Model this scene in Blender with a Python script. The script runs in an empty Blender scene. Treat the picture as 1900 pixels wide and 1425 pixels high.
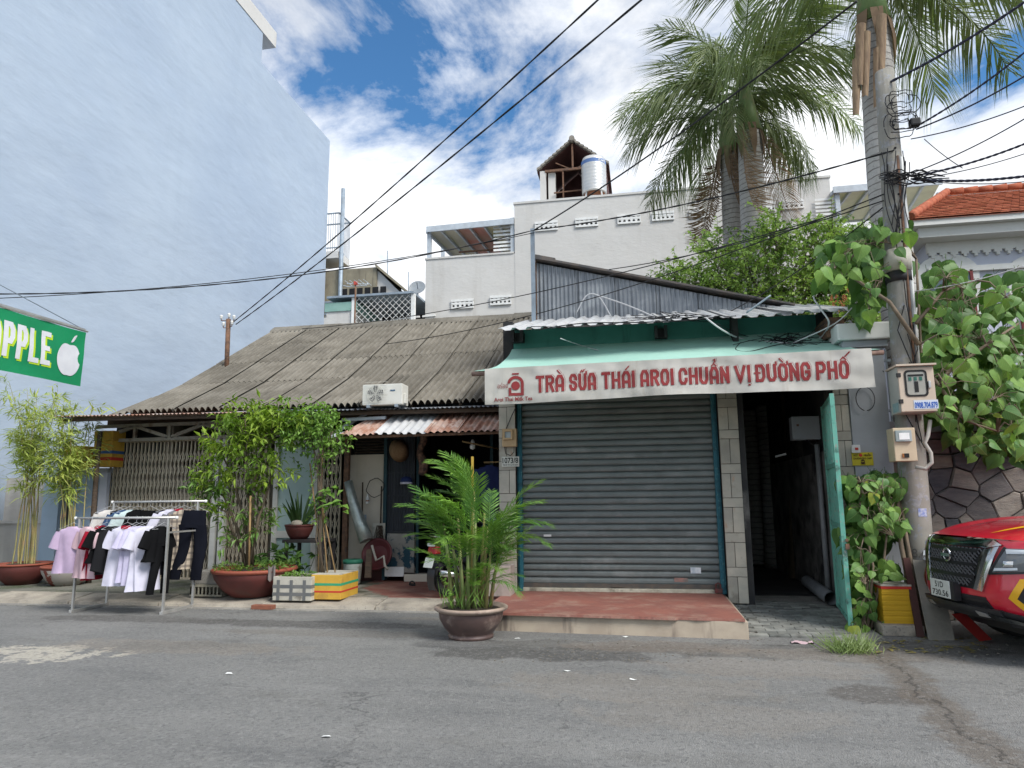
import bpy, bmesh, math, random
from math import radians as R, sin, cos, pi
from mathutils import Vector as V, Matrix, noise
random.seed(7)
SC = bpy.context.scene
COL = SC.collection

# ---------------------------------------------------------------- camera
F_PX, CX, CY, CAM_H = 1310.0, 950.0, 712.5, 1.5        # pixels of the 1900x1425 photograph
yaw, pit, rol = R(10.4), R(9.2), R(0.6)
FW = V((-sin(yaw) * cos(pit), cos(yaw) * cos(pit), sin(pit)))
r0 = V((cos(yaw), sin(yaw), 0)); u0 = r0.cross(FW)
RT = r0 * cos(rol) - u0 * sin(rol); UP = u0 * cos(rol) + r0 * sin(rol)
CAM = V((0, 0, CAM_H))
cd = bpy.data.cameras.new('camera'); cam = bpy.data.objects.new('camera', cd); COL.objects.link(cam)
cd.sensor_fit = 'HORIZONTAL'; cd.sensor_width = 36; cd.lens = 36 * F_PX / 1900
cd.clip_start = .05; cd.clip_end = 3000
cam.matrix_world = Matrix(((RT.x, UP.x, -FW.x, 0), (RT.y, UP.y, -FW.y, 0), (RT.z, UP.z, -FW.z, CAM_H), (0, 0, 0, 1)))
SC.camera = cam

# ---------------------------------------------------------------- light
SUN_DIR = V((.8, -.55, 1.0)).normalized()              # towards the sun: high, behind the viewer
SUN_EL = math.asin(SUN_DIR.z); SUN_AZ = math.atan2(SUN_DIR.x, SUN_DIR.y)
sd = bpy.data.lights.new('sun', 'SUN'); sd.energy = 1.25; sd.angle = R(22); sd.color = (1, .965, .91)
so = bpy.data.objects.new('sun', sd); COL.objects.link(so)
so.rotation_euler = SUN_DIR.to_track_quat('Z', 'Y').to_euler()
SC.view_settings.view_transform = 'Standard'; SC.view_settings.look = 'None'
SC.view_settings.exposure = 1.75; SC.view_settings.gamma = 1
SC.cycles.use_adaptive_sampling = True; SC.cycles.adaptive_threshold = .015; SC.cycles.max_bounces = 6; SC.cycles.diffuse_bounces = 3; SC.cycles.glossy_bounces = 3; SC.cycles.transmission_bounces = 3; SC.cycles.caustics_reflective = False; SC.cycles.caustics_refractive = False

W = bpy.data.worlds.new('World'); SC.world = W; W.use_nodes = True
nt = W.node_tree; nt.nodes.clear()
def wn(t, **k):
    n = nt.nodes.new(t)
    for a, b in k.items(): setattr(n, a, b)
    return n
out = wn('ShaderNodeOutputWorld'); bg = wn('ShaderNodeBackground')
sky = wn('ShaderNodeTexSky', sky_type='NISHITA', sun_disc=False, sun_elevation=SUN_EL, sun_rotation=SUN_AZ,
         air_density=1.0, dust_density=.6, ozone_density=1.6)
tc = wn('ShaderNodeTexCoord'); sep = wn('ShaderNodeSeparateXYZ'); nt.links.new(tc.outputs['Generated'], sep.inputs[0])
zz = wn('ShaderNodeMath', operation='MAXIMUM'); nt.links.new(sep.outputs['Z'], zz.inputs[0]); zz.inputs[1].default_value = .0
za = wn('ShaderNodeMath', operation='ADD'); nt.links.new(zz.outputs[0], za.inputs[0]); za.inputs[1].default_value = .28
dv = wn('ShaderNodeVectorMath', operation='DIVIDE'); cb = wn('ShaderNodeCombineXYZ')
for i in range(3): nt.links.new(za.outputs[0], cb.inputs[i])
nt.links.new(tc.outputs['Generated'], dv.inputs[0]); nt.links.new(cb.outputs[0], dv.inputs[1])
mp = wn('ShaderNodeMapping'); nt.links.new(dv.outputs[0], mp.inputs[0]); mp.inputs['Location'].default_value = (-7.9456, 4.1244, 0)
mp.inputs['Scale'].default_value = (1, 1, .25)
def wnoise(sc, det, ro, dist=0):
    n = wn('ShaderNodeTexNoise'); nt.links.new(mp.outputs[0], n.inputs['Vector'])
    n.inputs['Scale'].default_value = sc; n.inputs['Detail'].default_value = det; n.inputs['Roughness'].default_value = ro
    n.inputs['Distortion'].default_value = dist
    return n
def wramp(src, stops):
    r = wn('ShaderNodeValToRGB'); nt.links.new(src, r.inputs[0]); cr = r.color_ramp
    while len(cr.elements) < len(stops): cr.elements.new(.5)
    for e, (p, c) in zip(cr.elements, stops): e.position = p; e.color = (c, c, c, 1)
    return r
n1 = wnoise(1.9, 9, .62, .3)
mask = wramp(n1.outputs['Fac'], [(.385, 0), (.47, .6), (.56, 1)])
n2 = wnoise(2.6, 8, .55)
shade = wramp(n2.outputs['Fac'], [(.32, 2.3), (.6, 3.45)])
mx = wn('ShaderNodeMix', data_type='RGBA')
nt.links.new(mask.outputs[0], mx.inputs['Factor']); 
skg = wn('ShaderNodeMix', data_type='RGBA', blend_type='MULTIPLY'); skg.inputs['Factor'].default_value = 1
nt.links.new(sky.outputs[0], skg.inputs['A']); skg.inputs['B'].default_value = (.215, .375, .47, 1)
nt.links.new(skg.outputs['Result'], mx.inputs['A'])
tint = wn('ShaderNodeMix', data_type='RGBA', blend_type='MULTIPLY'); tint.inputs['Factor'].default_value = 1
nt.links.new(shade.outputs[0], tint.inputs['A']); tint.inputs['B'].default_value = (.98, 1.0, 1.03, 1)
nt.links.new(tint.outputs['Result'], mx.inputs['B'])
nt.links.new(mx.outputs['Result'], bg.inputs[0]); bg.inputs[1].default_value = .112
nt.links.new(bg.outputs[0], out.inputs[0])

# ---------------------------------------------------------------- pixel helpers: a pixel is a direction, the plane gives the distance
def ray(x, y): return FW + RT * ((x - CX) / F_PX) + UP * ((CY - y) / F_PX)
def PZ(x, y, z=0.0): d = ray(x, y); return CAM + d * ((z - CAM_H) / d.z)
def PY(x, y, Y): d = ray(x, y); return CAM + d * (Y / d.y)
def PX(x, y, X): d = ray(x, y); return CAM + d * (X / d.x)

# ---------------------------------------------------------------- mesh builder
class MB:
    def __init__(s): s.v = []; s.f = []; s.m = []; s.s = []; s.cm = 0; s.smooth = False
    def add(s, vs, fs, smooth=None):
        b = len(s.v); s.v += [tuple(p) for p in vs]
        for f in fs:
            s.f.append([b + i for i in f]); s.m.append(s.cm); s.s.append(s.smooth if smooth is None else smooth)
        return s
    def box(s, x0, x1, y0, y1, z0, z1):
        return s.add([(x, y, z) for z in (z0, z1) for y in (y0, y1) for x in (x0, x1)],
                     [(0, 2, 3, 1), (4, 5, 7, 6), (0, 1, 5, 4), (2, 6, 7, 3), (0, 4, 6, 2), (1, 3, 7, 5)])
    def hexa(s, p): return s.add(p, [(0, 3, 2, 1), (4, 5, 6, 7), (0, 1, 5, 4), (1, 2, 6, 5), (2, 3, 7, 6), (3, 0, 4, 7)])
    def bar(s, p, q, w, h=None, up=(0, 0, 1)):
        p, q = V(p), V(q); h = h or w; d = (q - p).normalized(); u = V(up)
        if abs(d.dot(u)) > .97: u = V((0, 1, 0))
        a = d.cross(u).normalized() * w / 2; b = a.cross(d).normalized() * h / 2
        return s.hexa([p - a - b, p + a - b, p + a + b, p - a + b, q - a - b, q + a - b, q + a + b, q - a + b])
    def tube(s, pts, r, n=6, cap=True):
        pts = [V(p) for p in pts]; k = len(pts); rs = r if isinstance(r, (list, tuple)) else [r] * k
        vs = []; ref = None
        for i, p in enumerate(pts):
            d = (pts[min(i + 1, k - 1)] - pts[max(i - 1, 0)]).normalized()
            if ref is None: ref = V((0, 0, 1)) if abs(d.z) < .9 else V((1, 0, 0))
            a = d.cross(ref).normalized(); b = a.cross(d); ref = b
            vs += [p + (a * cos(2 * pi * j / n) + b * sin(2 * pi * j / n)) * rs[i] for j in range(n)]
        fs = [(i * n + j, i * n + (j + 1) % n, (i + 1) * n + (j + 1) % n, (i + 1) * n + j) for i in range(k - 1) for j in range(n)]
        s.add(vs, fs, n > 4)
        if cap: b = len(s.v) - len(vs); s.f += [[b + j for j in reversed(range(n))], [b + (k - 1) * n + j for j in range(n)]]; s.m += [s.cm] * 2; s.s += [False] * 2
        return s
    def lathe(s, prof, n=20, c=(0, 0, 0), close=True, wob=0, seed=0):
        c = V(c); k = len(prof); vs = []
        for r, z in prof:
            for j in range(n):
                a = 2 * pi * j / n; rr = r * (1 + wob * noise.noise(V((cos(a) * 2 + seed, sin(a) * 2, z * 3))))
                vs.append(c + V((rr * cos(a), rr * sin(a), z)))
        fs = [(i * n + j, i * n + (j + 1) % n, (i + 1) * n + (j + 1) % n, (i + 1) * n + j) for i in range(k - 1) for j in range(n)]
        s.add(vs, fs, True)
        if close: b = len(s.v) - len(vs); s.f += [[b + j for j in reversed(range(n))], [b + (k - 1) * n + j for j in range(n)]]; s.m += [s.cm] * 2; s.s += [False] * 2
        return s
    def prism(s, poly, ext):
        ext = V(ext); n = len(poly); a = [V(p) for p in poly]; b = [p + ext for p in a]
        return s.add(a + b, [list(range(n - 1, -1, -1)), list(range(n, 2 * n))] + [(i, (i + 1) % n, n + (i + 1) % n, n + i) for i in range(n)], False)
    def grid(s, fn, nu, nv, smooth=True):
        return s.add([fn(i / nu, j / nv) for j in range(nv + 1) for i in range(nu + 1)],
                     [(j * (nu + 1) + i, j * (nu + 1) + i + 1, (j + 1) * (nu + 1) + i + 1, (j + 1) * (nu + 1) + i) for j in range(nv) for i in range(nu)], smooth)
    def mesh(s, name, mats, bev=0, fixn=True):
        me = bpy.data.meshes.new(name); me.from_pydata(s.v, [], s.f)
        for m in (mats if isinstance(mats, (list, tuple)) else [mats]): me.materials.append(m)
        me.polygons.foreach_set('material_index', s.m); me.polygons.foreach_set('use_smooth', s.s)
        if fixn or bev:
            bm = bmesh.new(); bm.from_mesh(me)
            if fixn: bmesh.ops.recalc_face_normals(bm, faces=bm.faces)
            if bev:
                e = [e for e in bm.edges if len(e.link_faces) == 2 and e.calc_face_angle(0) > .6]
                bmesh.ops.bevel(bm, geom=e, offset=bev, segments=2, profile=.6, affect='EDGES', clamp_overlap=True)
            bm.to_mesh(me); bm.free()
        me.update(); return me

def wm(o):
    m = o.matrix_basis
    return (wm(o.parent) @ o.matrix_parent_inverse @ m) if o.parent else m.copy()
def tag(o, label=None, cat=None, group=None, kind=None):
    for k, v in (('label', label), ('category', cat), ('group', group), ('kind', kind)):
        if v: o[k] = v
    return o
def link(name, me, parent=None, local=False, **t):
    o = bpy.data.objects.new(name, me); COL.objects.link(o)
    if parent:
        o.parent = parent
        if not local: o.matrix_parent_inverse = wm(parent).inverted()
    return tag(o, **t)
def obj(name, mb, mat, parent=None, local=False, bev=0, fixn=True, **t):
    return link(name, mb.mesh(name, mat, bev, fixn), parent, local, **t)
def thing(name, label, cat, loc=(0, 0, 0), rz=0, group=None):
    o = link(name, None, label=label, cat=cat, group=group); o.location = loc; o.rotation_euler.z = rz; o.empty_display_size = .1
    return o
def struct(name, mb, mat, **k): return obj(name, mb, mat, kind='structure', **k)
def dup(o, parent=None):
    c = o.copy(); COL.objects.link(c); c.parent = parent
    for ch in list(o.children): dup(ch, c)
    return c
def bx(name, parent, mat, x0, x1, y0, y1, z0, z1, bev=0, **t): return obj(name, MB().box(x0, x1, y0, y1, z0, z1), mat, parent, bev=bev, **t)

# ---------------------------------------------------------------- materials
MATS = {}
class NT:
    def __init__(s, name):
        s.m = bpy.data.materials.new(name); s.m.use_nodes = True; s.t = s.m.node_tree; s.n = s.t.nodes; s.n.clear()
        s.out = s.new('ShaderNodeOutputMaterial'); s.p = s.new('ShaderNodeBsdfPrincipled'); s.l(s.p.outputs[0], s.out.inputs[0])
        tcn = s.new('ShaderNodeTexCoord'); s.co = tcn.outputs['Object']
    def new(s, t, **k):
        n = s.n.new(t)
        for a, b in k.items(): setattr(n, a, b)
        return n
    def l(s, a, b): s.t.links.new(a, b)
    def setin(s, sock, v):
        if isinstance(v, bpy.types.NodeSocket): s.l(v, sock)
        elif isinstance(v, (tuple, list)) and len(v) == 3 and sock.type == 'RGBA': sock.default_value = (*v, 1)
        else: sock.default_value = v
    def mapv(s, scale=(1, 1, 1), loc=(0, 0, 0), rot=(0, 0, 0), src=None):
        n = s.new('ShaderNodeMapping'); s.l(src or s.co, n.inputs[0]); n.inputs['Scale'].default_value = scale
        n.inputs['Location'].default_value = loc; n.inputs['Rotation'].default_value = rot; return n.outputs[0]
    def noise(s, scale, det=4, rough=.55, vec=None, dist=0):
        n = s.new('ShaderNodeTexNoise'); s.l(vec or s.co, n.inputs['Vector']); n.inputs['Scale'].default_value = scale
        n.inputs['Detail'].default_value = det; n.inputs['Roughness'].default_value = rough; n.inputs['Distortion'].default_value = dist
        return n.outputs['Fac']
    def voro(s, scale, vec=None, out='Distance', feature='F1'):
        n = s.new('ShaderNodeTexVoronoi', feature=feature); s.l(vec or s.co, n.inputs['Vector']); n.inputs['Scale'].default_value = scale; return n.outputs[out]
    def ramp(s, src, a, b):
        n = s.new('ShaderNodeMapRange'); s.l(src, n.inputs[0]); n.inputs[1].default_value = a; n.inputs[2].default_value = b; n.interpolation_type = 'SMOOTHSTEP'
        return n.outputs[0]
    def math(s, op, a, b=0.0):
        n = s.new('ShaderNodeMath', operation=op); s.setin(n.inputs[0], a); s.setin(n.inputs[1], b); return n.outputs[0]
    def mix(s, f, a, b, mode='MIX'):
        n = s.new('ShaderNodeMix', data_type='RGBA', blend_type=mode); s.setin(n.inputs['Factor'], f); s.setin(n.inputs['A'], a); s.setin(n.inputs['B'], b)
        return n.outputs['Result']
    def bump(s, h, st=.3, d=.01):
        n = s.new('ShaderNodeBump'); s.l(h, n.inputs['Height']); n.inputs['Strength'].default_value = st; n.inputs['Distance'].default_value = d
        s.l(n.outputs[0], s.p.inputs['Normal'])
    def xyz(s):
        n = s.new('ShaderNodeSeparateXYZ'); s.l(s.co, n.inputs[0]); return n.outputs
    def rnd(s):
        n = s.new('ShaderNodeObjectInfo'); return n.outputs['Random']
    def done(s, col, rough=.8, metal=0, spec=.3):
        s.setin(s.p.inputs['Base Color'], col); s.setin(s.p.inputs['Roughness'], rough); s.setin(s.p.inputs['Metallic'], metal)
        s.p.inputs['Specular IOR Level'].default_value = spec; return s.m
def mat(name, c, c2=None, scale=4, rough=.8, bump=0, bscale=60, bd=.01, metal=0, spec=.3, rnd=0, dirt=None, dscale=3, damt=(.5, .7), stretch=(1, 1, 1),
        streak=None, sscale=(6, 6, .5), samt=(.55, .75), transl=0, thr=(.35, .65), speck=None):
    """two tones by noise, a dirt layer, vertical streaks, per-object variation, bump"""
    if name in MATS: return MATS[name]
    t = NT(name); col = c
    if rnd:
        off = t.new('ShaderNodeVectorMath', operation='ADD'); cbn = t.new('ShaderNodeCombineXYZ'); k = t.math('MULTIPLY', t.rnd(), 37.0)
        for i in range(3): t.l(k, cbn.inputs[i])
        t.l(t.co, off.inputs[0]); t.l(cbn.outputs[0], off.inputs[1]); t.co = off.outputs[0]
    vec = t.mapv(stretch)
    if c2: col = t.mix(t.ramp(t.noise(scale, 6, .6, vec), *thr), c, c2)
    if dirt: col = t.mix(t.ramp(t.noise(dscale, 8, .65, t.mapv(stretch, (5, 3, 1))), *damt), col, dirt)
    if streak: col = t.mix(t.ramp(t.noise(1, 6, .6, t.mapv(sscale)), *samt), col, streak)
    if speck: col = t.mix(t.ramp(t.noise(speck[1], 2, .5), .55, .75), col, speck[0])
    if rnd: 
        h = t.new('ShaderNodeHueSaturation'); t.setin(h.inputs['Color'], col); t.setin(h.inputs['Value'], t.math('ADD', t.math('MULTIPLY', t.rnd(), 2 * rnd), 1 - rnd)); col = h.outputs[0]
    if bump: t.bump(t.noise(bscale, 5, .6, vec), bump, bd)
    m = t.done(col, rough, metal, spec)
    if transl:
        tr = t.new('ShaderNodeBsdfTranslucent'); t.setin(tr.inputs[0], t.mix(1, col, (.9, 1.0, .45), 'MULTIPLY') if not isinstance(col, tuple) else tuple(min(1, a * b * 1.3) for a, b in zip(col, (.95, 1, .5))))
        ms = t.new('ShaderNodeMixShader'); ms.inputs[0].default_value = transl
        t.l(t.p.outputs[0], ms.inputs[1]); t.l(tr.outputs[0], ms.inputs[2]); t.l(ms.outputs[0], t.out.inputs[0])
    MATS[name] = m; return m

# ---------------------------------------------------------------- lettering: flat print, a thin mesh laid on its surface
def glyphs(body, bold=.0, res=3):
    c = bpy.data.curves.new('t', 'FONT'); c.body = body; c.offset = bold; c.resolution_u = res; c.fill_mode = 'FRONT'
    o = bpy.data.objects.new('t', c); COL.objects.link(o); bpy.context.view_layer.update()
    me = bpy.data.meshes.new_from_object(o); bpy.data.objects.remove(o); bpy.data.curves.remove(c)
    vs = [v.co.copy() for v in me.vertices]; fs = [list(p.vertices) for p in me.polygons]; bpy.data.meshes.remove(me)
    return vs, fs
def lettering(name, body, m, parent, fn, x0, x1, y0, y1, bold=0.0, cap=None, shear=0):
    """fit the text into [x0,x1]x[y0,y1] (baseline y0, capital height y1) and map each vertex with fn(x, y)"""
    vs, fs = glyphs(body, bold)
    ax, bx_ = min(v.x for v in vs), max(v.x for v in vs); ch = cap or .73
    out = []
    for v in vs:
        yy = y0 + v.y / ch * (y1 - y0); out.append(fn(x0 + (v.x - ax) / (bx_ - ax) * (x1 - x0) + shear * (yy - y0), yy))
    me = bpy.data.meshes.new(name); me.from_pydata([tuple(p) for p in out], [], fs); me.materials.append(m); me.update()
    return link(name, me, parent)
SF = dict(T=[[(0, 1), (1, 1)], [(.5, .95), (.5, 0)]], R=[[(0, 0), (0, 1), (.7, 1), (1, .86), (1, .64), (.7, .5), (.05, .5)], [(.55, .5), (1, 0)]], A=[[(0, 0), (0, .74), (.26, 1), (.74, 1), (1, .74), (1, 0)], [(.05, .33), (.95, .33)]],
    S=[[(1, .74), (1, .82), (.76, 1), (.24, 1), (0, .82), (0, .66), (.24, .52), (.76, .48), (1, .34), (1, .18), (.76, 0), (.24, 0), (0, .18), (0, .26)]], U=[[(0, 1), (0, .22), (.26, 0), (.74, 0), (1, .22), (1, 1)]], H=[[(0, 0), (0, 1)], [(1, 0), (1, 1)], [(.05, .5), (.95, .5)]], I=[[(.5, 0), (.5, 1)]],
    O=[[(.5, 0), (.26, 0), (0, .22), (0, .78), (.26, 1), (.74, 1), (1, .78), (1, .22), (.74, 0), (.5, 0)]], C=[[(1, .7), (1, .8), (.74, 1), (.26, 1), (0, .8), (0, .2), (.26, 0), (.74, 0), (1, .2), (1, .3)]], N=[[(0, 0), (0, 1)], [(1, 0), (1, 1)], [(.02, .96), (.98, .04)]], V=[[(0, 1), (.5, 0), (1, 1)]],
    D=[[(0, .02), (0, 1), (.7, 1), (1, .76), (1, .24), (.7, 0), (-.04, 0)]], G=[[(1, .72), (1, .8), (.74, 1), (.26, 1), (0, .8), (0, .2), (.26, 0), (.74, 0), (1, .2), (1, .46), (.6, .46)]], P=[[(0, 0), (0, 1), (.72, 1), (1, .84), (1, .6), (.72, .44), (.05, .44)]], L=[[(0, 1), (0, 0), (1, 0)]], E=[[(1, 1), (0, 1), (0, 0), (1, 0)], [(.05, .5), (.85, .5)]])
AC = {'grave': [(.1, 1.42), (.55, 1.2)], 'acute': [(.45, 1.2), (.95, 1.42)], 'tilde': [(.15, 1.2), (.35, 1.32), (.6, 1.22), (.85, 1.36)], 'circ': [(.15, 1.16), (.5, 1.32), (.85, 1.16)], 'hook': [(.45, 1.56), (.7, 1.6), (.72, 1.46), (.55, 1.4)], 'horn': [(.98, .95), (1.24, 1.04), (1.22, 1.2)], 'dot': [(.45, -.26), (.55, -.26)], 'bar': [(-.3, .52), (.4, .52)], 'acute2': [(.8, 1.36), (1.4, 1.62)]}
COMP = {'À': ('A', 'grave'), 'Ữ': ('U', 'horn', 'tilde'), 'Á': ('A', 'acute'), 'Ẩ': ('A', 'circ', 'hook'), 'Ị': ('I', 'dot'), 'Đ': ('D', 'bar'), 'Ư': ('U', 'horn'), 'Ờ': ('O', 'horn', 'grave'), 'Ố': ('O', 'circ', 'acute2')}
def strokes(name, word, m_, parent, fn, x0, x1, y0, y1, th, dx=0, dy=0, step=.0002):
    """heavy condensed capitals drawn as flat mitred strokes; fn(x, y, lift) puts a point on the surface"""
    wid = {'I': .0, 'Ị': .0}; n = len(word); gap = th * .38; u = (x1 - x0 - gap * (n - 1) - n * th) / max(1, sum(wid.get(c, 1) for c in word)); m = MB(); x = x0; k = 0
    for c in word:
        w = u * wid.get(c, 1); base, *acc = COMP.get(c, (c,)); fl_ = [(q, th) for q in SF[base]] + [(AC[a], th * (.42 if a not in ('bar', 'horn', 'dot') else .6)) for a in acc]
        for poly, t_ in fl_:
            P_ = [V((x + th / 2 + (w if w else th * 1.2) * (a if w else a - .5), y0 + th / 2 + (y1 - y0 - th) * b, 0)) for a, b in poly]; L_, R_ = [], []; P_ = [P_[i].lerp(P_[i + 1], j / max(1, int((P_[i + 1] - P_[i]).length / .018))) for i in range(len(P_) - 1) for j in range(max(1, int((P_[i + 1] - P_[i]).length / .018)))] + [P_[-1]]
            for i, p in enumerate(P_):
                d0 = (p - P_[i - 1]).normalized() if i else None; d1 = (P_[i + 1] - p).normalized() if i < len(P_) - 1 else None
                if i == 0 and (P_[0] - P_[-1]).length < 1e-6: d0 = (P_[0] - P_[-2]).normalized()
                if i == len(P_) - 1 and (P_[0] - P_[-1]).length < 1e-6: d1 = (P_[1] - P_[0]).normalized()
                a, b = d0 or d1, d1 or d0; tn = (a + b).normalized(); nn_ = V((-tn.y, tn.x, 0)); s_ = t_ / 2 / max(.5, nn_.dot(V((-a.y, a.x, 0)))); e = V((0, 0, 0)); 
                if d0 is None: e = -tn * t_ / 2
                if d1 is None: e = tn * t_ / 2
                L_.append(p + nn_ * s_ + e); R_.append(p - nn_ * s_ + e)
            k += 1; nn2 = len(P_); vs = []
            for q in L_ + R_: vs.append(fn(q.x + dx, q.y + dy, k * step))
            m.add(vs, [(i, i + 1, nn2 + i + 1, nn2 + i) for i in range(nn2 - 1)], False)
        x += w + th + gap
    return link(name, m.mesh(name, m_, fixn=False), parent)
def plane_fn(o, ax, ay, off=.003):
    o, ax, ay = V(o), V(ax).normalized(), V(ay).normalized(); n = ax.cross(ay)
    return lambda x, y: o + ax * x + ay * y + n * off
# ================================================================ setting: ground, road, kerb, pavement
def masks(t):
    o = t.xyz(); X_, Y_ = o[0], o[1]; nz = [t.math('SUBTRACT', t.noise(k, 6, .65), .5) for k in (2.4, 3.4)]
    def ell(p, a, b, rag=.6, sc=2.2, e0=.75, e1=1.05):
        dx = t.math('DIVIDE', t.math('SUBTRACT', X_, p[0]), a); dy = t.math('DIVIDE', t.math('SUBTRACT', Y_, p[1]), b)
        d = t.math('SQRT', t.math('ADD', t.math('MULTIPLY', dx, dx), t.math('MULTIPLY', dy, dy)))
        d = t.math('ADD', d, t.math('MULTIPLY', nz[sc > 3.0], 2 * rag))
        return t.math('SUBTRACT', 1.0, t.ramp(d, e0, e1))
    return ell
def asphalt():
    t = NT('asphalt'); ell = masks(t)
    col = t.mix(t.ramp(t.noise(.4, 6, .62), .34, .66), (.19, .188, .18), (.265, .26, .245))
    col = t.mix(t.math('MULTIPLY', t.ramp(t.noise(2.3, 6, .7), .5, .7), .55), col, (.22, .214, .2))
    col = t.mix(t.math('MULTIPLY', t.ramp(t.noise(1.1, 5, .7, t.mapv((.5, 1.6, 1), (7, 2, 0))), .52, .68), .6), col, (.12, .12, .12))
    grit = t.voro(95); g2 = t.voro(210); fine = t.noise(420, 2, .5)
    col = t.mix(t.math('MULTIPLY', t.ramp(t.voro(95, out='Color'), .35, .9), .4), col, (.26, .26, .25))
    col = t.mix(t.math('MULTIPLY', t.ramp(g2, .25, .55), .45), col, (.09, .09, .092))
    col = t.mix(t.math('MULTIPLY', t.ramp(fine, .5, .75), .35), col, (.36, .35, .33))
    p = PZ(70, 1212); col = t.mix(t.math('MULTIPLY', ell(p, .95, .5, 1.5, 3.2, .7, .8), t.ramp(t.noise(7, 6, .7), .38, .5)), col, (.44, .405, .34))          # cement patch
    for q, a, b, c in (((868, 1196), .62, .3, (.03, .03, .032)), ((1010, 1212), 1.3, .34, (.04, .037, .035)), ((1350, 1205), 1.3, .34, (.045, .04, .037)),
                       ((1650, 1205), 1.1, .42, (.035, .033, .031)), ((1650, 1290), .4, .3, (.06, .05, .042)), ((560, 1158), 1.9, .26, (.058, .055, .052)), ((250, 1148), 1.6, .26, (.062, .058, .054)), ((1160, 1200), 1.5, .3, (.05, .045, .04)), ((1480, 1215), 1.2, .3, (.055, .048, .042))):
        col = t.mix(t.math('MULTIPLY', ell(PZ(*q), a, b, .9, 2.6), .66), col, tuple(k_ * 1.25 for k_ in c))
    for q, a, b, c in (((1230, 1200), 1.1, .3, (.20, .155, .12)), ((1560, 1215), 1.2, .3, (.24, .205, .17)), ((1180, 1275), 1.2, .5, (.22, .195, .165)), ((1420, 1240), 1.0, .4, (.23, .2, .17)), ((320, 1200), 1.6, .35, (.24, .21, .175)), ((1330, 1330), 1.0, .4, (.22, .2, .175)), ((620, 1175), 1.6, .22, (.155, .135, .112)), ((800, 1148), .7, .1, (.24, .21, .17))):
        col = t.mix(t.math('MULTIPLY', ell(PZ(*q), a, b, .85, 3.5), .5), col, c)
    lane = t.ramp(t.noise(1, 6, .62, t.mapv((.12, 1.1, 1), (2, .3, 0))), .42, .66); col = t.mix(t.math('MULTIPLY', lane, .35), col, (.29, .285, .27))
    col = t.mix(t.math('MULTIPLY', t.ramp(t.noise(1, 7, .72, t.mapv((.35, .8, 1), (9, 4, 0))), .55, .66), .45), col, (.13, .124, .114))
    ce = t.new('ShaderNodeTexVoronoi', feature='DISTANCE_TO_EDGE'); wv = t.new('ShaderNodeVectorMath', operation='ADD'); cbv = t.new('ShaderNodeCombineXYZ'); nzc = t.math('MULTIPLY', t.noise(2.2, 5, .6), .9)
    t.l(nzc, cbv.inputs[0]); t.l(nzc, cbv.inputs[1]); t.l(t.co, wv.inputs[0]); t.l(cbv.outputs[0], wv.inputs[1]); t.l(wv.outputs[0], ce.inputs['Vector']); ce.inputs['Scale'].default_value = .42
    ck = t.math('MULTIPLY', t.math('SUBTRACT', 1.0, t.ramp(ce.outputs['Distance'], .0, .008)), t.ramp(t.noise(.7, 4, .6), .48, .6)); col = t.mix(t.math('MULTIPLY', ck, .6), col, (.04, .04, .04))
    # ragged trench seam that runs from the gate to the lower right
    a, b = PZ(1610, 1195), PZ(1850, 1405); d = (b - a); d.z = 0; L = d.length; d.normalize(); o = t.xyz()
    rx = t.math('SUBTRACT', o[0], a.x); ry = t.math('SUBTRACT', o[1], a.y)
    al = t.math('ADD', t.math('MULTIPLY', rx, d.x), t.math('MULTIPLY', ry, d.y))
    cr = t.math('ADD', t.math('ABSOLUTE', t.math('ADD', t.math('SUBTRACT', t.math('MULTIPLY', rx, d.y), t.math('MULTIPLY', ry, d.x)), t.math('MULTIPLY', t.math('SUBTRACT', t.noise(1.6, 6, .7), .5), .7))), 0)
    seam = t.math('MULTIPLY', t.math('SUBTRACT', 1.0, t.ramp(cr, .1, .22)), t.ramp(al, -.1, .3))
    col = t.mix(t.math('MULTIPLY', seam, .7), col, t.mix(t.noise(5, 6, .7), (.2, .165, .13), (.06, .05, .042)))
    crack = t.math('MULTIPLY', t.math('SUBTRACT', 1.0, t.ramp(cr, .0, .03)), t.ramp(al, -.1, .3))
    col = t.mix(t.math('MULTIPLY', crack, .6), col, (.02, .018, .016))
    sp_c = t.voro(38, out='Color'); col = t.mix(t.math('MULTIPLY', t.ramp(sp_c, .55, .95), .35), col, (.31, .305, .29)); col = t.mix(t.math('MULTIPLY', t.ramp(t.voro(52, out='Color'), .62, .9), .38), col, (.06, .061, .064))
    h = t.math('ADD', t.math('ADD', grit, t.math('MULTIPLY', g2, .6)), t.math('MULTIPLY', t.noise(9, 6, .6), .8))
    t.bump(h, .8, .008)
    return t.done(col, .82, 0, .35)
M_asphalt = asphalt()
M_conc = mat('concrete', (.30, .285, .255), (.20, .19, .175), 3, .9, .35, 90, .006, dirt=(.10, .098, .085), dscale=1.6, damt=(.5, .7), speck=((.42, .40, .36), 60))
M_conc_k = mat('kerb_concrete', (.37, .33, .27), (.27, .24, .2), 2.5, .9, .3, 70, .006, dirt=(.13, .115, .095), dscale=2.2, damt=(.52, .72), speck=((.2, .18, .16), 45), rnd=.12)
M_pave = mat('pavement_dirt', (.165, .16, .135), (.10, .105, .08), 2.2, .95, .5, 60, .012, dirt=(.06, .075, .04), dscale=1.5, damt=(.5, .68), speck=((.25, .24, .21), 50))
M_earth = mat('earth', (.12, .105, .08), (.07, .075, .045), 1, .95, .5, 12, .05)
struct('ground', MB().add([(-900, -900, -.06), (900, -900, -.06), (900, 900, -.06), (-900, 900, -.06)], [(0, 1, 2, 3)]), M_earth)
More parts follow.
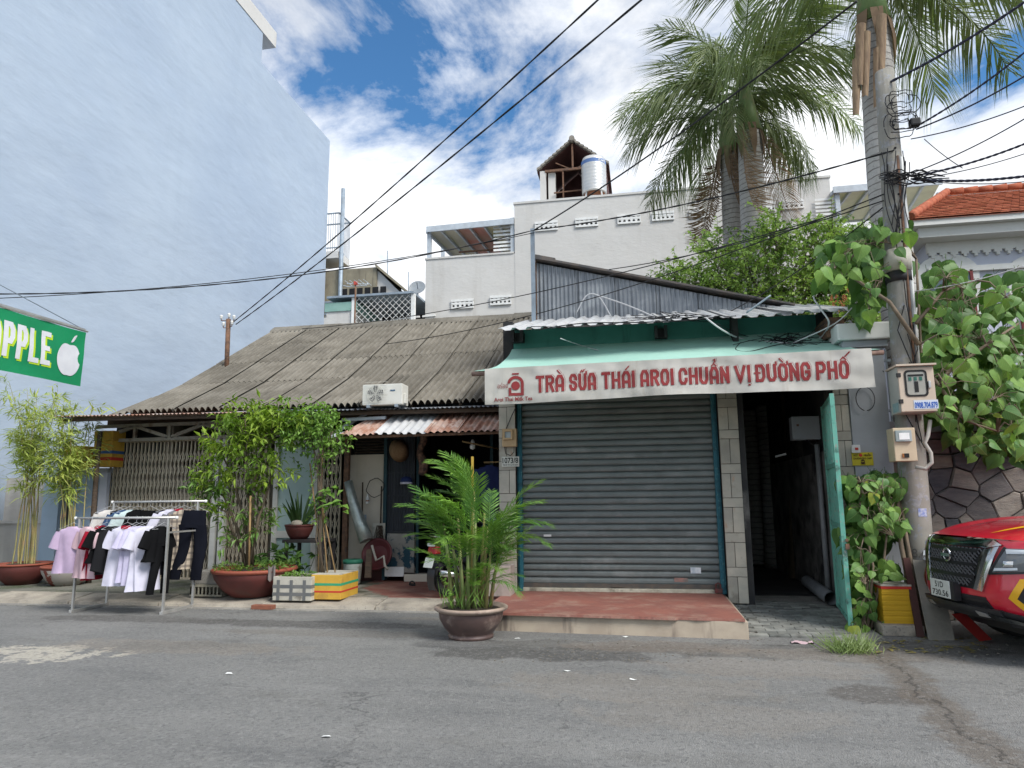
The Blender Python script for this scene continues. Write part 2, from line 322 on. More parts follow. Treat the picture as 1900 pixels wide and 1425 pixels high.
struct('road', MB().add([(-70, -40, 0), (70, -40, 0), (70, 9.7, 0), (-70, 9.7, 0)], [(0, 1, 2, 3)]), M_asphalt)
# kerb: gutter strip and sloped cast pieces
kb = struct('kerb', MB().box(-24, -1.96, 9.36, 9.52, -.02, .012), M_conc)
x = -24.0
while x < -2.0:
    L = min(random.choice((1.5, 1.72, 1.25, 1.6)), -1.965 - x); j = random.uniform(-.006, .006)
    m = MB().hexa([(x + .008, 9.5, -.02), (x + L - .008, 9.5, -.02), (x + L - .008, 10.02, -.02), (x + .008, 10.02, -.02),
                   (x + .008, 9.53 + j, .055), (x + L - .008, 9.53 - j, .055), (x + L - .008, 10.02, .118 + j), (x + .008, 10.02, .118 + j)])
    obj('kerb_stone', m, M_conc_k, kb, bev=.008); x += L
struct('pavement', MB().box(-24, -4.66, 10.0, 13.4, -.02, .112), M_pave)
def red_cement():
    t = NT('red_cement'); o = t.xyz()
    col = t.mix(t.ramp(t.noise(2.2, 6, .6), .3, .7), (.27, .105, .078), (.205, .085, .068))
    col = t.mix(t.math('MULTIPLY', t.ramp(t.noise(3, 7, .7), .46, .68), .7), col, (.33, .215, .165))
    col = t.mix(t.math('MULTIPLY', t.ramp(t.noise(14, 7, .7), .55, .75), .6), col, (.11, .06, .05))
    e = t.math('ADD', t.math('ADD', o[0], t.math('MULTIPLY', o[1], .55)), t.math('MULTIPLY', t.math('SUBTRACT', t.noise(1.6, 6, .65), .5), 1.7))
    bare = t.math('SUBTRACT', 1.0, t.ramp(e, 1.75, 1.83))
    bare = t.math('MULTIPLY', bare, t.math('LESS_THAN', o[0], -2.0))
    col = t.mix(bare, col, t.mix(t.ramp(t.noise(3, 6, .7), .4, .6), (.27, .25, .21), (.09, .09, .06)))
    t.bump(t.noise(30, 6, .6), .25, .005)
    return t.done(col, t.math('ADD', .45, t.math('MULTIPLY', t.noise(5, 5, .6), .4)), 0, .4)
M_red = red_cement()
struct('terrace', MB().box(-4.66, -1.96, 10.0, 13.6, -.02, .118), M_red)
# paver ramp in front of the alley
M_paver = mat('grey_paver', (.235, .235, .215), (.155, .16, .15), 5, .88, .4, 50, .006, rnd=.22, dirt=(.07, .068, .06), dscale=3, damt=(.5, .7))
rp = struct('ramp', MB().hexa([(1.04, 8.36, -.02), (2.42, 8.2, -.02), (2.42, 10.9, -.02), (1.04, 10.9, -.02), (1.04, 8.36, .004), (2.42, 8.2, .004), (2.42, 10.9, .1), (1.04, 10.9, .1)]), M_conc)
pm = MB().box(-.107, .107, -.05, .05, -.02, .024).mesh('paver', M_paver, .006)
for r in range(19):
    for c in range(7):
        xx = 1.15 + c * .22 + (.11 if r % 2 else 0); yy = 8.33 + r * .108
        if xx > 2.33 or (xx > 2.05 and r < 3 and random.random() < .5): continue
        o = link('paver', pm, rp); o.location = (xx, yy, .0 + (yy - 8.3) * .037 + random.uniform(-.004, .004)); o.rotation_euler = (.037 + random.uniform(-.02, .02), random.uniform(-.02, .02), random.uniform(-.03, .03))

# ================================================================ tall pale blue building on the left
def plaster(name, c, c2, streak, wav=.5, sc=.35, st=(.6, .85)):
    t = NT(name); col = t.mix(t.ramp(t.noise(sc, 5, .6), .3, .7), c, c2)
    col = t.mix(t.math('MULTIPLY', t.ramp(t.noise(1, 7, .65, t.mapv((1.1, 1.1, .09))), *st), .55), col, streak)
    col = t.mix(t.math('MULTIPLY', t.ramp(t.noise(3.5, 7, .7), .5, .8), .3), col, streak)
    h = t.math('ADD', t.noise(.8, 4, .5, t.mapv((1, .6, 1.3), rot=(.5, 0, 0))), t.math('MULTIPLY', t.noise(9, 5, .6, t.mapv((.7, .7, 1.5))), .25))
    t.bump(h, wav, .12); return t.done(col, .9, 0, .2)
def bluewall():
    t = NT('blue_plaster'); col = t.mix(t.ramp(t.noise(.22, 5, .6), .3, .7), (.365, .435, .535), (.415, .485, .575))
    col = t.mix(t.math('MULTIPLY', t.ramp(t.noise(1, 7, .65, t.mapv((.9, .9, .05))), .5, .75), .3), col, (.325, .39, .48))
    col = t.mix(t.math('MULTIPLY', t.ramp(t.noise(1, 6, .7, t.mapv((.5, .5, .9), (3, 1, 2), (.6, 0, 0))), .52, .7), .3), col, (.45, .52, .605))
    col = t.mix(t.math('MULTIPLY', t.ramp(t.noise(2.6, 7, .7), .56, .8), .3), col, (.28, .35, .44))
    o = t.xyz(); low = t.math('SUBTRACT', 1.0, t.ramp(t.math('ADD', o[2], t.math('MULTIPLY', t.noise(1.2, 6, .7), 2.0)), 1.4, 3.2)); col = t.mix(t.math('MULTIPLY', low, .5), col, (.33, .33, .32))
    h = t.math('ADD', t.noise(.5, 3, .5, t.mapv((1, .7, 1.5), rot=(.75, 0, 0))), t.math('MULTIPLY', t.noise(2.2, 5, .6, t.mapv((1, .5, 1.6), rot=(.6, 0, 0))), .22)); t.bump(h, .38, .16); return t.done(col, .9, 0, .2)
M_blue = bluewall()
M_white = plaster('white_plaster', (.62, .605, .58), (.57, .555, .53), (.40, .375, .33), .2, .4, (.5, .75))
M_steel = mat('grey_steel', (.30, .36, .42), (.24, .28, .32), 4, .5, metal=.2)
M_ironrust = mat('rusty_iron', (.13, .075, .05), (.22, .12, .075), 14, .8, .3, 80, .004, dirt=(.07, .055, .05), dscale=9)
XB = -12.4
tb = thing('tall_building', 'tall pale blue plaster apartment block with a blank windowless side wall', 'building', (XB, 18, 0))
bx('wall', tb, M_blue, XB - 9, XB, 7.5, 25.8, -.05, 16.4)
bx('upper_wall', tb, M_blue, XB - 9, XB - .003, 7.5, 20.35, 16.39, 17.56)
bx('roof_slab', tb, M_white, XB - 9, XB + .02, 7.5, 21.2, 17.555, 18.15)
M_dark = mat('dark_void', (.012, .012, .014))
for i, (py_t, py_f) in enumerate(((360, 452), (532, 580))):
    zt, zf = PX(618, py_t + 22, XB + .55).z, PX(618, py_f + 4, XB + .55).z
    b = obj('balcony', MB().box(XB - 1.5, XB + .5, 25.803, 27.0, zf - .3, zf), M_white, tb)
    m = MB().bar((XB + .5, 25.82, zt), (XB + .5, 26.95, zt), .05).bar((XB - 1, 26.95, zt), (XB + .5, 26.95, zt), .05).bar((XB - .02, 25.84, zt), (XB + .5, 25.84, zt), .05).bar((XB - .02, 25.84, zf + .15), (XB + .5, 25.84, zf + .15), .04)
    for k in range(10): m.bar((XB + .5, 25.85 + k * .12, zf), (XB + .5, 25.85 + k * .12, zt), .02)
    for k in range(5): m.bar((XB + .05 + k * .1, 25.84, zf), (XB + .05 + k * .1, 25.84, zt), .018)
    obj('railing', m, M_steel, b)
pz = PX(627, 340, XB + .62).z
obj('drain_pipe', MB().tube([(XB + .62, 25.9, 2), (XB + .62, 25.9, pz)], .085, 10), M_steel, tb)

# ================================================================ pale building behind, with its roof stair hut and canopies
YW = 22.0
def xw(px, py=450, Y=YW): return PY(px, py, Y).x
def zw(px, py, Y=YW): return PY(px, py, Y).z
zl = zw(790, 482); zr = zw(950, 380); xl = xw(790); xm = xw(955); xr = xw(1545, 400)
wb = thing('white_building', 'grey white flat roofed building with rows of white vent blocks behind the shop', 'building', ((xl + xr) / 2, YW, 0))
bx('wall', wb, M_white, xl, xm, YW + .01, 31, -.05, zl)
bx('wall', wb, M_white, xm, xr, YW - .0, 31, -.05, zr)
zb2 = zw(1545, 470)
bx('wall', wb, M_white, xr - .01, xr + 3.7, YW + .004, 31, -.05, zb2)
bx('coping', wb, M_white, xm - .03, xr + .03, YW - .03, 31, zr, zr + .07)
bx('coping', wb, M_white, xl - .03, xm - .031, YW - .02, 31, zl, zl + .06)
M_vent = mat('vent_white', (.80, .80, .78), (.70, .70, .68), 6, .8)
def vent(px0, px1, py0, py1):
    a, b = PY(px0, py1, YW), PY(px1, py0 + 3, YW); x0, x1 = a.x, b.x; z0 = a.z; z1 = PY(px0, py0, YW).z
    v = bx('vent_block', wb, M_vent, x0, x1, YW - .06, YW - .02, z1 - .06, z1 + .02)
    m = MB(); w = (x1 - x0) / 5; hgt = (z1 - z0) / 2
    for r in range(2):
        zc = z0 + hgt * r
        m.box(x0, x1, YW - .05, YW - .005, zc, zc + hgt * .42)
        for k in range(6): m.box(x0 + k * w - .035 if k else x0, x0 + k * w + (.035 if k < 5 else 0), YW - .048, YW - .006, zc + hgt * .42, zc + hgt * .97)
        for k in range(5):
            for s in (0, 1):
                xa = x0 + k * w + .035 if s == 0 else x0 + (k + 1) * w - .035; sg = 1 if s == 0 else -1
                m.prism([(xa, YW - .047, zc + hgt * .97), (xa + sg * .05, YW - .047, zc + hgt * .97), (xa, YW - .047, zc + hgt * .75)], (0, .04, 0))
    obj('block_grid', m, M_vent, v); obj('dark_backing', MB().box(x0 + .01, x1 - .01, YW - .012, YW - .002, z0 + .01, z1 - .02), M_dark, v)  # near-black panel paints the shade inside the holes; the wall is uncut
for a in ((993, 1035, 414, 430), (1068, 1110, 407, 423), (1146, 1189, 401, 417), (1210, 1251, 396, 411), (1279, 1316, 391, 406), (1345, 1385, 384, 399), (1400, 1438, 380, 395), (1446, 1491, 375, 390),
          (838, 879, 558, 574), (910, 949, 551, 567)): vent(*a)
M_canopy = mat('canopy_sheet', (.62, .56, .55), (.50, .46, .47), 1.2, .6, stretch=(1, .2, 1), transl=.25)
M_canopy_r = mat('canopy_sheet_pink', (.55, .27, .25), (.5, .33, .31), 1.2, .6, transl=.25)
M_lightsteel = mat('light_steel', (.52, .57, .62), (.44, .48, .52), 5, .5)
def canopy(name, label, fl, fr, bl, br, posts, pal):
    t = thing(name, label, 'canopy', (fl + fr) / 2); n = 6
    for i in range(n):
        q = [fl.lerp(fr, i / n), fl.lerp(fr, (i + 1) / n - .004), bl.lerp(br, (i + 1) / n - .004), bl.lerp(br, i / n)]
        obj('roof_sheet', MB().prism(q, (0, 0, .02)), pal[i % len(pal)], t)
        obj('rafter', MB().bar(q[0] - V((0, 0, .06)), q[3] - V((0, 0, .06)), .06, .1), M_lightsteel, t)
    obj('beam', MB().bar(fl + V((0, -.05, .0)), fr + V((0, -.05, .0)), .06, .2), M_lightsteel, t)
    obj('beam', MB().bar(bl, br, .06, .14), M_lightsteel, t)
    for p, z0 in posts: obj('post', MB().bar((p.x, p.y, z0), p, .13), M_lightsteel, t)
    return t
fl, fr = PY(792, 427, YW), PY(968, 399, YW); bl, br = PY(845, 478, YW + 3.6), PY(985, 455, YW + 3.6); br.x = xm - .02; br.z = bl.z; fr.x = xm + .3; fr.z = fl.z + .1
fr = V((xm - .02, YW, fl.z + .05))
t = canopy('terrace_canopy', 'lean to canopy over the low roof terrace beside the higher block', fl, fr, bl, br, ((PY(797, 432, YW + .12), zl), (PY(951, 405, YW + .12), zl), (PY(822, 460, YW + 3.0), zl)), [M_canopy, M_canopy, M_canopy_r, M_canopy_r, M_canopy, M_canopy])
m = MB(); z0 = zl + .06
for k in range(7): m.bar((xm - .75, YW + .15, z0 + .15 + k * .13), (xm - .03, YW + .15, z0 + .15 + k * .13), .012, .07)
obj('louvre', m, M_vent, t); obj('rail', MB().bar((xl + .9, YW + 1, zl + .55), (xm - .9, YW + 1, zl + .55), .05), M_ironrust, t)
fl, fr = PY(1545, 354, YW - .2), PY(1748, 349, YW - .2); fr.z = fl.z; bl, br = V((xr, YW + 3.5, zw(1535, 412, YW + 3.5))), V((xr + 3.9, YW + 3.5, zw(1535, 412, YW + 3.5)))
t = canopy('balcony_canopy', 'cream canopy on white posts over the balcony behind the pole', fl, fr, bl, br, ((PY(1552, 358, YW - .1), zb2), (PY(1742, 358, YW - .1), zb2), (PY(1650, 358, YW - .1), zb2)), [mat('canopy_cream', (.66, .63, .55), (.58, .55, .48), 1.5, .6, transl=.25)])
m = MB()
for k in range(8): m.bar((xr - .5, YW - .07, zw(1530, 420) + k * .12), (xr + .12, YW - .07, zw(1530, 420) + k * .12), .012, .07)
obj('louvre', m, M_vent, t); obj('rail', MB().bar((xr, YW - .08, zb2 + .12), (xr + 3.6, YW - .08, zb2 + .12), .06), M_vent, t)
# stair hut on the roof
YS = 23.2
hut = thing('roof_hut', 'small open gabled stair hut on top of the white building', 'hut', PY(1063, 370, YS))
hx0, hx1 = PY(1001, 340, YS).x, PY(1127, 340, YS).x; hz0 = zr - .1; hze = PY(1001, 318, YS).z; hzt = PY(1062, 262, YS).z; hxc = (hx0 + hx1) / 2
M_hutroof = mat('hut_tile', (.33, .30, .26), (.24, .22, .19), 6, .9, .3, 30)
M_maroon = mat('maroon_board', (.075, .032, .032), (.1, .045, .04), 3, .8)
bx('wall', hut, M_white, hx0 + .02, hx0 + .22, YS, YS + .25, hz0, hze); bx('wall', hut, M_white, hx0 + .3, hx0 + .55, YS + .1, YS + .3, hz0, hze - .05)
bx('wall', hut, M_maroon, hx0 + .03, hx1 - .03, YS + 2.4, YS + 2.5, hz0, hze); bx('wall', hut, M_maroon, hx1 - .12, hx1 - .02, YS + .02, YS + 2.4, hz0, hze); bx('wall', hut, M_maroon, hx0 + .05, hx0 + .12, YS + .26, YS + 2.4, hz0, hze)
obj('gable', MB().prism([(hx0 + .1, YS + 2.35, hze), (hx1 - .1, YS + 2.35, hze), (hxc, YS + 2.35, hzt - .12)], (0, .06, 0)), M_maroon, hut)
for s, xe in ((0, hx0 - .08), (1, hx1 + .08)):
    zE = hze - .03
    obj('soffit', MB().hexa([(xe, YS + .05, zE), (hxc, YS + .05, hzt - .06), (hxc, YS + 2.5, hzt - .06), (xe, YS + 2.5, zE), (xe, YS + .05, zE + .03), (hxc, YS + .05, hzt - .03), (hxc, YS + 2.5, hzt - .03), (xe, YS + 2.5, zE + .03)]), M_maroon, hut)
    n = 9
    for k in range(n):
        a, b = k / n, (k + 1) / n + .03; p, q = V((xe, YS - .1, zE)).lerp(V((hxc, YS - .1, hzt)), a), V((xe, YS - .1, zE)).lerp(V((hxc, YS - .1, hzt)), b)
        obj('roof_tile', MB().hexa([p + V((0, 0, .04)), q + V((0, 0, -.0)), q + V((0, 2.7, 0)), p + V((0, 2.7, .04)), p + V((0, 0, .12)), q + V((0, 0, .07)), q + V((0, 2.7, .07)), p + V((0, 2.7, .12))]), M_hutroof, hut)
obj('ridge_tile', MB().tube([(hxc, YS - .14, hzt + .06), (hxc, YS + 2.7, hzt + .06)], .1, 8), M_hutroof, hut)
fm = lambda a, b, w=.05: obj('frame_bar', MB().bar(a, b, w), M_ironrust, hut)
fm((hx0 + .2, YS + .02, hze - .02), (hx1, YS + .02, hze - .02), .08); fm((hxc, YS + .02, hze), (hxc, YS + .02, hzt - .1), .06); fm((hxc - .35, YS + .03, hz0), (hxc - .35, YS + .03, hze), .05); fm((hx0 + .5, YS + .03, (hz0 + hze) / 2 + .05), (hx1, YS + .03, (hz0 + hze) / 2 + .1), .04)
fm((hxc - .6, YS + .02, hzt - .75), (hxc - .1, YS + .02, hze), .03); fm((hxc + .6, YS + .02, hzt - .75), (hxc + .15, YS + .02, hze), .03)
# steel water tank
YT = 22.7; tp = PY(1103, 362, YT); tr = (PY(1126, 330, YT).x - PY(1080, 330, YT).x) / 2; th = PY(1103, 294, YT).z - tp.z; zt0 = zr + .07
tk = thing('water_tank', 'upright stainless steel water tank with a blue band on the roof', 'water tank', (tp.x, YT, zt0))
M_tank = mat('tank_steel', (.66, .65, .62), (.58, .58, .57), 3, .42, metal=.55)
sh = tp.z + .02; prof = [(tr * .95, sh), (tr, sh + .03)]
for k in range(9): z = sh + .05 + k * (th - .25) / 9; prof += [(tr, z), (tr * .985, z + .03), (tr, z + .06)]
prof += [(tr, sh + th - .2), (tr * .9, sh + th - .06), (tr * .4, sh + th), (.05, sh + th + .02)]
obj('shell', MB().lathe(prof, 28, (tp.x, YT, 0)), M_tank, tk)
zb_ = sh + th * .76
bnd = obj('band', MB().lathe([(tr * 1.004, zb_), (tr * 1.006, zb_ + .13)], 28, (tp.x, YT, 0), close=False), mat('tank_blue', (.10, .19, .42), (.13, .22, .45), 5, .5), tk)
lettering('lettering', 'DAI', M_vent, tk, lambda x, y: V((tp.x + tr * 1.02 * sin(x / tr), YT - tr * 1.02 * cos(x / tr), y)), .2, .48, zb_ + .02, zb_ + .11, .02)
obj('base', MB().lathe([(tr * .55, sh - .12), (tr * .9, sh + .02)], 20, (tp.x, YT, 0)), mat('tank_base', (.33, .13, .06), (.25, .12, .07), 6, .8), tk)
for k in range(4):
    a = pi / 4 + k * pi / 2; obj('leg', MB().bar((tp.x + tr * .98 * cos(a), YT + tr * .98 * sin(a), zt0), (tp.x + tr * .8 * cos(a), YT + tr * .8 * sin(a), sh + .1), .05), M_tank, tk)
obj('stand_ring', MB().lathe([(tr * .95, zt0 + .1), (tr * 1.0, zt0 + .1), (tr * 1.0, zt0 + .15), (tr * .95, zt0 + .15)], 20, (tp.x, YT, 0), close=False), M_tank, tk)

# ================================================================ low buildings between the blue block and the white one
YL = 21.0
lb = thing('lattice_terrace', 'dark covered terrace screened by a white diagonal lattice', 'building', PY(720, 600, YL))
lx0, lx1 = PY(657, 580, YL).x, xl - .02; lz1 = PY(720, 549, YL).z; lz0 = 5.2
bx('wall', lb, M_dark, lx0, lx1, YL + 2.5, YL + 2.6, 0, lz1); bx('wall', lb, M_white, lx0, lx1, YL, YL + 2.5, 0, lz0)
bx('roof', lb, M_steel, lx0 - .9, lx1 - .01, YL - .15, YL + 2.7, lz1, lz1 + .07)
bx('side_wall', lb, M_white, lx0 - .95, lx0, YL - .02, YL + 2.5, 0, PY(630, 578, YL).z); bx('fascia', lb, mat('teal_fascia', (.22, .38, .33), (.26, .42, .37), 3, .7), lx0 - 1.0, lx0 + .1, YL - .06, YL + 2, PY(630, 578, YL).z, PY(630, 562, YL).z)
for x in (lx0, lx1 - .05): obj('post', MB().box(x - .06, x + .06, YL - .08, YL + .04, lz0, lz1), M_vent, lb)
h = lz1 - lz0; st = .21; k = -h
while k < lx1 - lx0:
    for s in (1, -1):
        a0, a1 = max(k, 0), min(k + h, lx1 - lx0)
        if a1 - a0 > .05:
            z = (lambda a: lz0 + (a - k)) if s > 0 else (lambda a: lz1 - (a - k))
            obj('lattice_strip', MB().bar((lx0 + a0, YL - .03 + .012 * s, z(a0)), (lx0 + a1, YL - .03 + .012 * s, z(a1)), .012, .035, up=(0, 1, 0)), M_vent, lb)
    k += st
for i in range(3): obj('ceiling_lamp', MB().bar((lx0 + .9 + i * .55, YL + 1, lz1 - .52 + i * .02), (lx0 + 1.35 + i * .55, YL + 1, lz1 - .5 + i * .02), .06), M_vent, lb)
YO = 26.0
ob = thing('old_concrete_house', 'stained bare concrete gable house between the blue block and white lattice', 'house', PY(670, 560, YO))
M_stain = mat('stained_concrete', (.30, .265, .19), (.21, .185, .135), 1.2, .9, .4, 20, .02, streak=(.12, .105, .08))
ox0, ox1, ox2 = PY(600, 540, YO).x, PY(698, 540, YO).x, PY(745, 540, YO).x; oz1 = PY(650, 499, YO).z
obj('front_wall', MB().box(ox0 - 2, ox1, YO, YO + 3, 0, oz1), M_stain, ob)
obj('gable_wall', MB().prism([(ox1 + .002, YO + .1, 0), (ox2, YO + .1, 0), (ox2, YO + .1, PY(745, 545, YO).z), (ox1 + .002, YO + .1, oz1 - .1)], (0, 3, 0)), M_white, ob)
obj('roof', MB().prism([(ox1 - .03, YO - .1, oz1), (ox2 + .25, YO - .1, PY(745, 540, YO).z - .1), (ox2 + .25, YO - .1, PY(745, 540, YO).z), (ox1 - .03, YO - .1, oz1 + .12)], (0, 3.3, 0)), M_stain, ob)
for k in range(6): bx('vent_dark_panel', ob, M_dark, PY(634, 543, YO).x + k * .33, PY(634, 543, YO).x + k * .33 + .24, YO - .01, YO + .02, PY(650, 547, YO).z, PY(650, 547, YO).z + .26)  # near-black panels on the solid wall, painted shade of the vents
for px, py, lb_ in ((637, 470, 'thin lightning rod beside the grey drain pipe of the blue block'), (719, 465, 'tall thin lightning rod behind the concrete gable house'), (758, 505, 'short thin lightning rod next to the satellite dish')): tag(obj('lightning_rod', MB().tube([PY(px, 560, 29), PY(px, py, 29)], .025, 5), M_steel), lb_, 'rod', 'thin rooftop rods')
an = thing('tv_antenna', 'old fishbone television antenna on a rusty mast behind the grey roof', 'antenna', PY(660, 600, 17.2))
ap = PY(660, 525, 17.2); obj('mast', MB().tube([(ap.x, 17.2, 5.2), (ap.x, 17.2, ap.z + .05)], .022, 6), M_ironrust, an)
m = MB().bar((ap.x - .25, 17.2, ap.z), (ap.x + .35, 17.25, ap.z - .04), .02); 
for k in range(5): m.bar((ap.x - .2 + k * .13, 16.95, ap.z), (ap.x - .2 + k * .13, 17.5, ap.z), .012)
m.tube([(ap.x - .35, 17.2, ap.z - .05), (ap.x - .2, 17.2, ap.z - .09), (ap.x + .3, 17.2, ap.z - .09), (ap.x + .35, 17.2, ap.z - .02)], .012, 5)
obj('element', m, M_lightsteel, an); obj('balun', MB().box(ap.x - .04, ap.x + .04, 17.16, 17.24, ap.z - .06, ap.z + .04), mat('red_plastic', (.5, .08, .06), rough=.5), an)
ds = PY(775, 536, 23); dt = thing('satellite_dish', 'pale satellite dish on the roof left of the white building', 'satellite dish', ds)
obj('dish', MB().lathe([(.02, 0), (.14, .015), (.24, .05), (.29, .09), (.28, .1), (.23, .06), (.13, .03), (.01, .02)], 20), M_vent, dt, local=True).rotation_euler = (1.15, .2, 0)
obj('arm', MB().tube([(0, 0, -.5), (0, 0, 0)], .03, 6).tube([(0, 0, 0), (.1, -.4, .1)], .015, 5), M_steel, dt, local=True)
# ================================================================ house with the red tiled roof on the right
YR = 16.0
M_tile = mat('terracotta', (.40, .125, .07), (.31, .10, .06), 5, .85, .2, 40, spec=.1, dirt=(.46, .18, .10), dscale=4)
M_lav = plaster('lavender_plaster', (.50, .52, .60), (.46, .48, .56), (.38, .38, .42), .15)
M_trim = plaster('cream_trim', (.66, .66, .64), (.60, .60, .58), (.42, .41, .38), .1)
ez = PY(1705, 414, YR).z; ex0 = PY(1700, 414, YR).x
rh = thing('red_roof_house', 'pale lavender villa with an orange red tiled hip roof and scalloped frieze', 'house', (ex0 + 4, YR + .5, 0))
bx('wall', rh, M_lav, ex0 + .35, ex0 + 12, YR + .5, YR + 8, 0, ez - .25)
bx('gutter', rh, M_trim, ex0 - .1, ex0 + 12.4, YR - .12, YR + 8.3, ez - .1, ez + .03); bx('cornice', rh, M_trim, ex0 + .05, ex0 + 12.2, YR + .04, YR + 8.2, ez - .32, ez - .102)
fz1 = PY(1760, 452, YR + .45).z; fz0 = PY(1760, 468, YR + .45).z
bx('frieze', rh, M_trim, ex0 + .33, ex0 + 12.02, YR + .44, YR + .52, fz0, ez - .3)
k = 0; x = ex0 + .36
while x < ex0 + 4.6:
    w = .075
    obj('dentil', MB().prism([(x, YR + .43, fz0 + .01), (x, YR + .43, fz0 - .06), (x + w * .6, YR + .43, fz0 - .06), (x + w * .6, YR + .43, fz0 - .12), (x + w * 1.4, YR + .43, fz0 - .12), (x + w * 1.4, YR + .43, fz0 - .06), (x + w * 2, YR + .43, fz0 - .06), (x + w * 2, YR + .43, fz0 + .01)], (0, .06, 0)), M_trim, rh); x += w * 2.9
# roof planes, tiles as overlapping courses
rz = PY(1757, 363, YR + 2.6).z; rx = PY(1757, 363, YR + 2.6).x
def tiled(a, b, c, d, nu, nv, name):
    m = MB()
    for j in range(nv):
        for i in range(nu):
            def pt(u, v): return a.lerp(b, u).lerp(d.lerp(c, u), v)
            u0, u1, v0, v1 = i / nu, (i + .94) / nu, j / nv, (j + 1.18) / nv
            n = V((0, 0, 1)); jt = random.uniform(0, .012)
            p = [pt(u0, v0) + n * (.045 + jt), pt(u1, v0) + n * (.045 + jt), pt(u1, min(v1, 1)) + n * .012, pt(u0, min(v1, 1)) + n * .012]; q = [w - n * .02 for w in p]
            md = (p[0] + p[1]) / 2 - V((0, 0, .0)) ; m.hexa(q + p)
    return obj(name, m, M_tile, rh, kind='stuff')
tiled(V((ex0 - .15, YR - .15, ez + .03)), V((ex0 + 9, YR - .15, ez + .03)), V((ex0 + 9, YR + 2.6, rz)), V((rx, YR + 2.6, rz)), 52, 15, 'roof_tiles')
tiled(V((ex0 - .15, YR + 8, ez + .03)), V((ex0 - .15, YR - .15, ez + .03)), V((rx, YR + 2.6, rz)), V((rx, YR + 5.5, rz)), 30, 15, 'roof_tiles')
def ridge(p, q, n):
    for k in range(n):
        a, b = p.lerp(q, k / n), p.lerp(q, (k + 1.12) / n); obj('ridge_tile', MB().tube([a + V((0, 0, .03)), b + V((0, 0, .045))], [.085, .1], 8), M_tile, rh)
obj('roof_deck', MB().add([(ex0 - .15, YR - .15, ez + .02), (ex0 + 9, YR - .15, ez + .02), (ex0 + 9, YR + 2.6, rz - .01), (rx, YR + 2.6, rz - .01), (rx, YR + 5.5, rz - .01), (ex0 - .15, YR + 8, ez + .02)], [(0, 1, 2, 3), (0, 3, 4, 5)]), M_tile, rh, fixn=False)
ridge(V((ex0 - .15, YR - .15, ez + .08)), V((rx, YR + 2.6, rz + .05)), 11); ridge(V((rx, YR + 2.6, rz + .05)), V((ex0 + 9, YR + 2.6, rz + .05)), 22)
bz = PY(1852, 372, YR + 5).z; b0 = PY(1845, 372, YR + 5).x
tiled(V((b0, YR + 4.2, bz - .4)), V((b0 + 6, YR + 4.2, bz - .4)), V((b0 + 6, YR + 6, bz + .55)), V((b0 + 1.1, YR + 6, bz + .55)), 30, 8, 'roof_tiles')
M_maroonp = mat('maroon_paint', (.19, .03, .03), (.15, .028, .028), 6, .5)
M_glass = mat('window_glass', (.10, .12, .13), rough=.08, spec=.6)
def rwin(px, py0, py1, w):
    p, q = PY(px, py0, YR + .5), PY(px, py1, YR + .5); x0 = p.x - w / 2; z0, z1 = q.z, p.z
    o = bx('window', rh, M_trim, x0 - .14, x0 + w + .14, YR + .44, YR + .505, z0 - .12, z1)
    obj('arch', MB().prism([(p.x + (w / 2 + .16) * cos(a), YR + .455, z1 - .05 + (w / 2 - .02) * sin(a)) for a in [pi * k / 12 for k in range(13)]], (0, .05, 0)), M_trim, o)
    obj('pane', MB().box(x0 + .05, x0 + w - .05, YR + .42, YR + .43, z0 + .05, z1 - .02), M_glass, o)
    m = MB()
    for xx in (x0, x0 + w / 2 - .025, x0 + w - .06): m.box(xx, xx + .06, YR + .4, YR + .45, z0, z1)
    for zz in (z0, z0 + (z1 - z0) * .62, z1 - .06): m.box(x0 + .001, x0 + w - .001, YR + .402, YR + .45, zz, zz + .06)
    obj('frame', m, M_maroonp, o)
rwin(1757, 505, 620, .95); rwin(1925, 505, 620, .95)
bx('string_course', rh, M_trim, ex0 + .3, ex0 + 12.05, YR + .4, YR + .52, PY(1800, 495, YR + .5).z - .12, PY(1800, 495, YR + .5).z)

# ================================================================ stone garden wall, pillar, railing
M_stone = [mat('stone_%d' % i, c, c2, 5, .9, .6, 26, .012, rnd=.22, stretch=(1, 1, 3)) for i, (c, c2) in enumerate((((.165, .145, .14), (.115, .104, .106)), ((.235, .2, .172), (.17, .146, .132)), ((.125, .118, .128), (.088, .086, .098)), ((.28, .24, .205), (.2, .172, .15))))]
M_mortar = mat('mortar', (.075, .07, .066), (.05, .048, .046), 9, .95)
YSW = 9.62; sw0, sw1, szt = 3.06, 9.0, 2.26
sw = thing('stone_wall', 'dark crazy paved stone garden wall behind the red truck', 'wall', (6, YSW, 0))
bx('mortar_bed', sw, M_mortar, sw0, sw1, YSW, YSW + .2, -.05, szt); bx('coping', sw, mat('grey_render', (.34, .34, .345), (.29, .29, .30), 3, .9, .15, 40, dirt=(.2, .2, .19)), sw0 - .2, sw1, YSW - .1, YSW + .3, szt, szt + .14)
rs = random.Random(3); pts = []
while len(pts) < 210:
    p = (rs.uniform(sw0 - .2, 7.6), rs.uniform(-.1, szt + .1))
    if all((p[0] - q[0]) ** 2 + (p[1] - q[1]) ** 2 > rs.choice((.1, .17, .24, .3)) ** 2 for q in pts): pts.append(p)
    elif rs.random() < .0005: break
def clip(poly, a, b, c):
    o = []
    for i in range(len(poly)):
        p, q = poly[i], poly[(i + 1) % len(poly)]; fp, fq = a * p[0] + b * p[1] - c, a * q[0] + b * q[1] - c
        if fp <= 0: o.append(p)
        if fp * fq < 0: s_ = fp / (fp - fq); o.append((p[0] + (q[0] - p[0]) * s_, p[1] + (q[1] - p[1]) * s_))
    return o
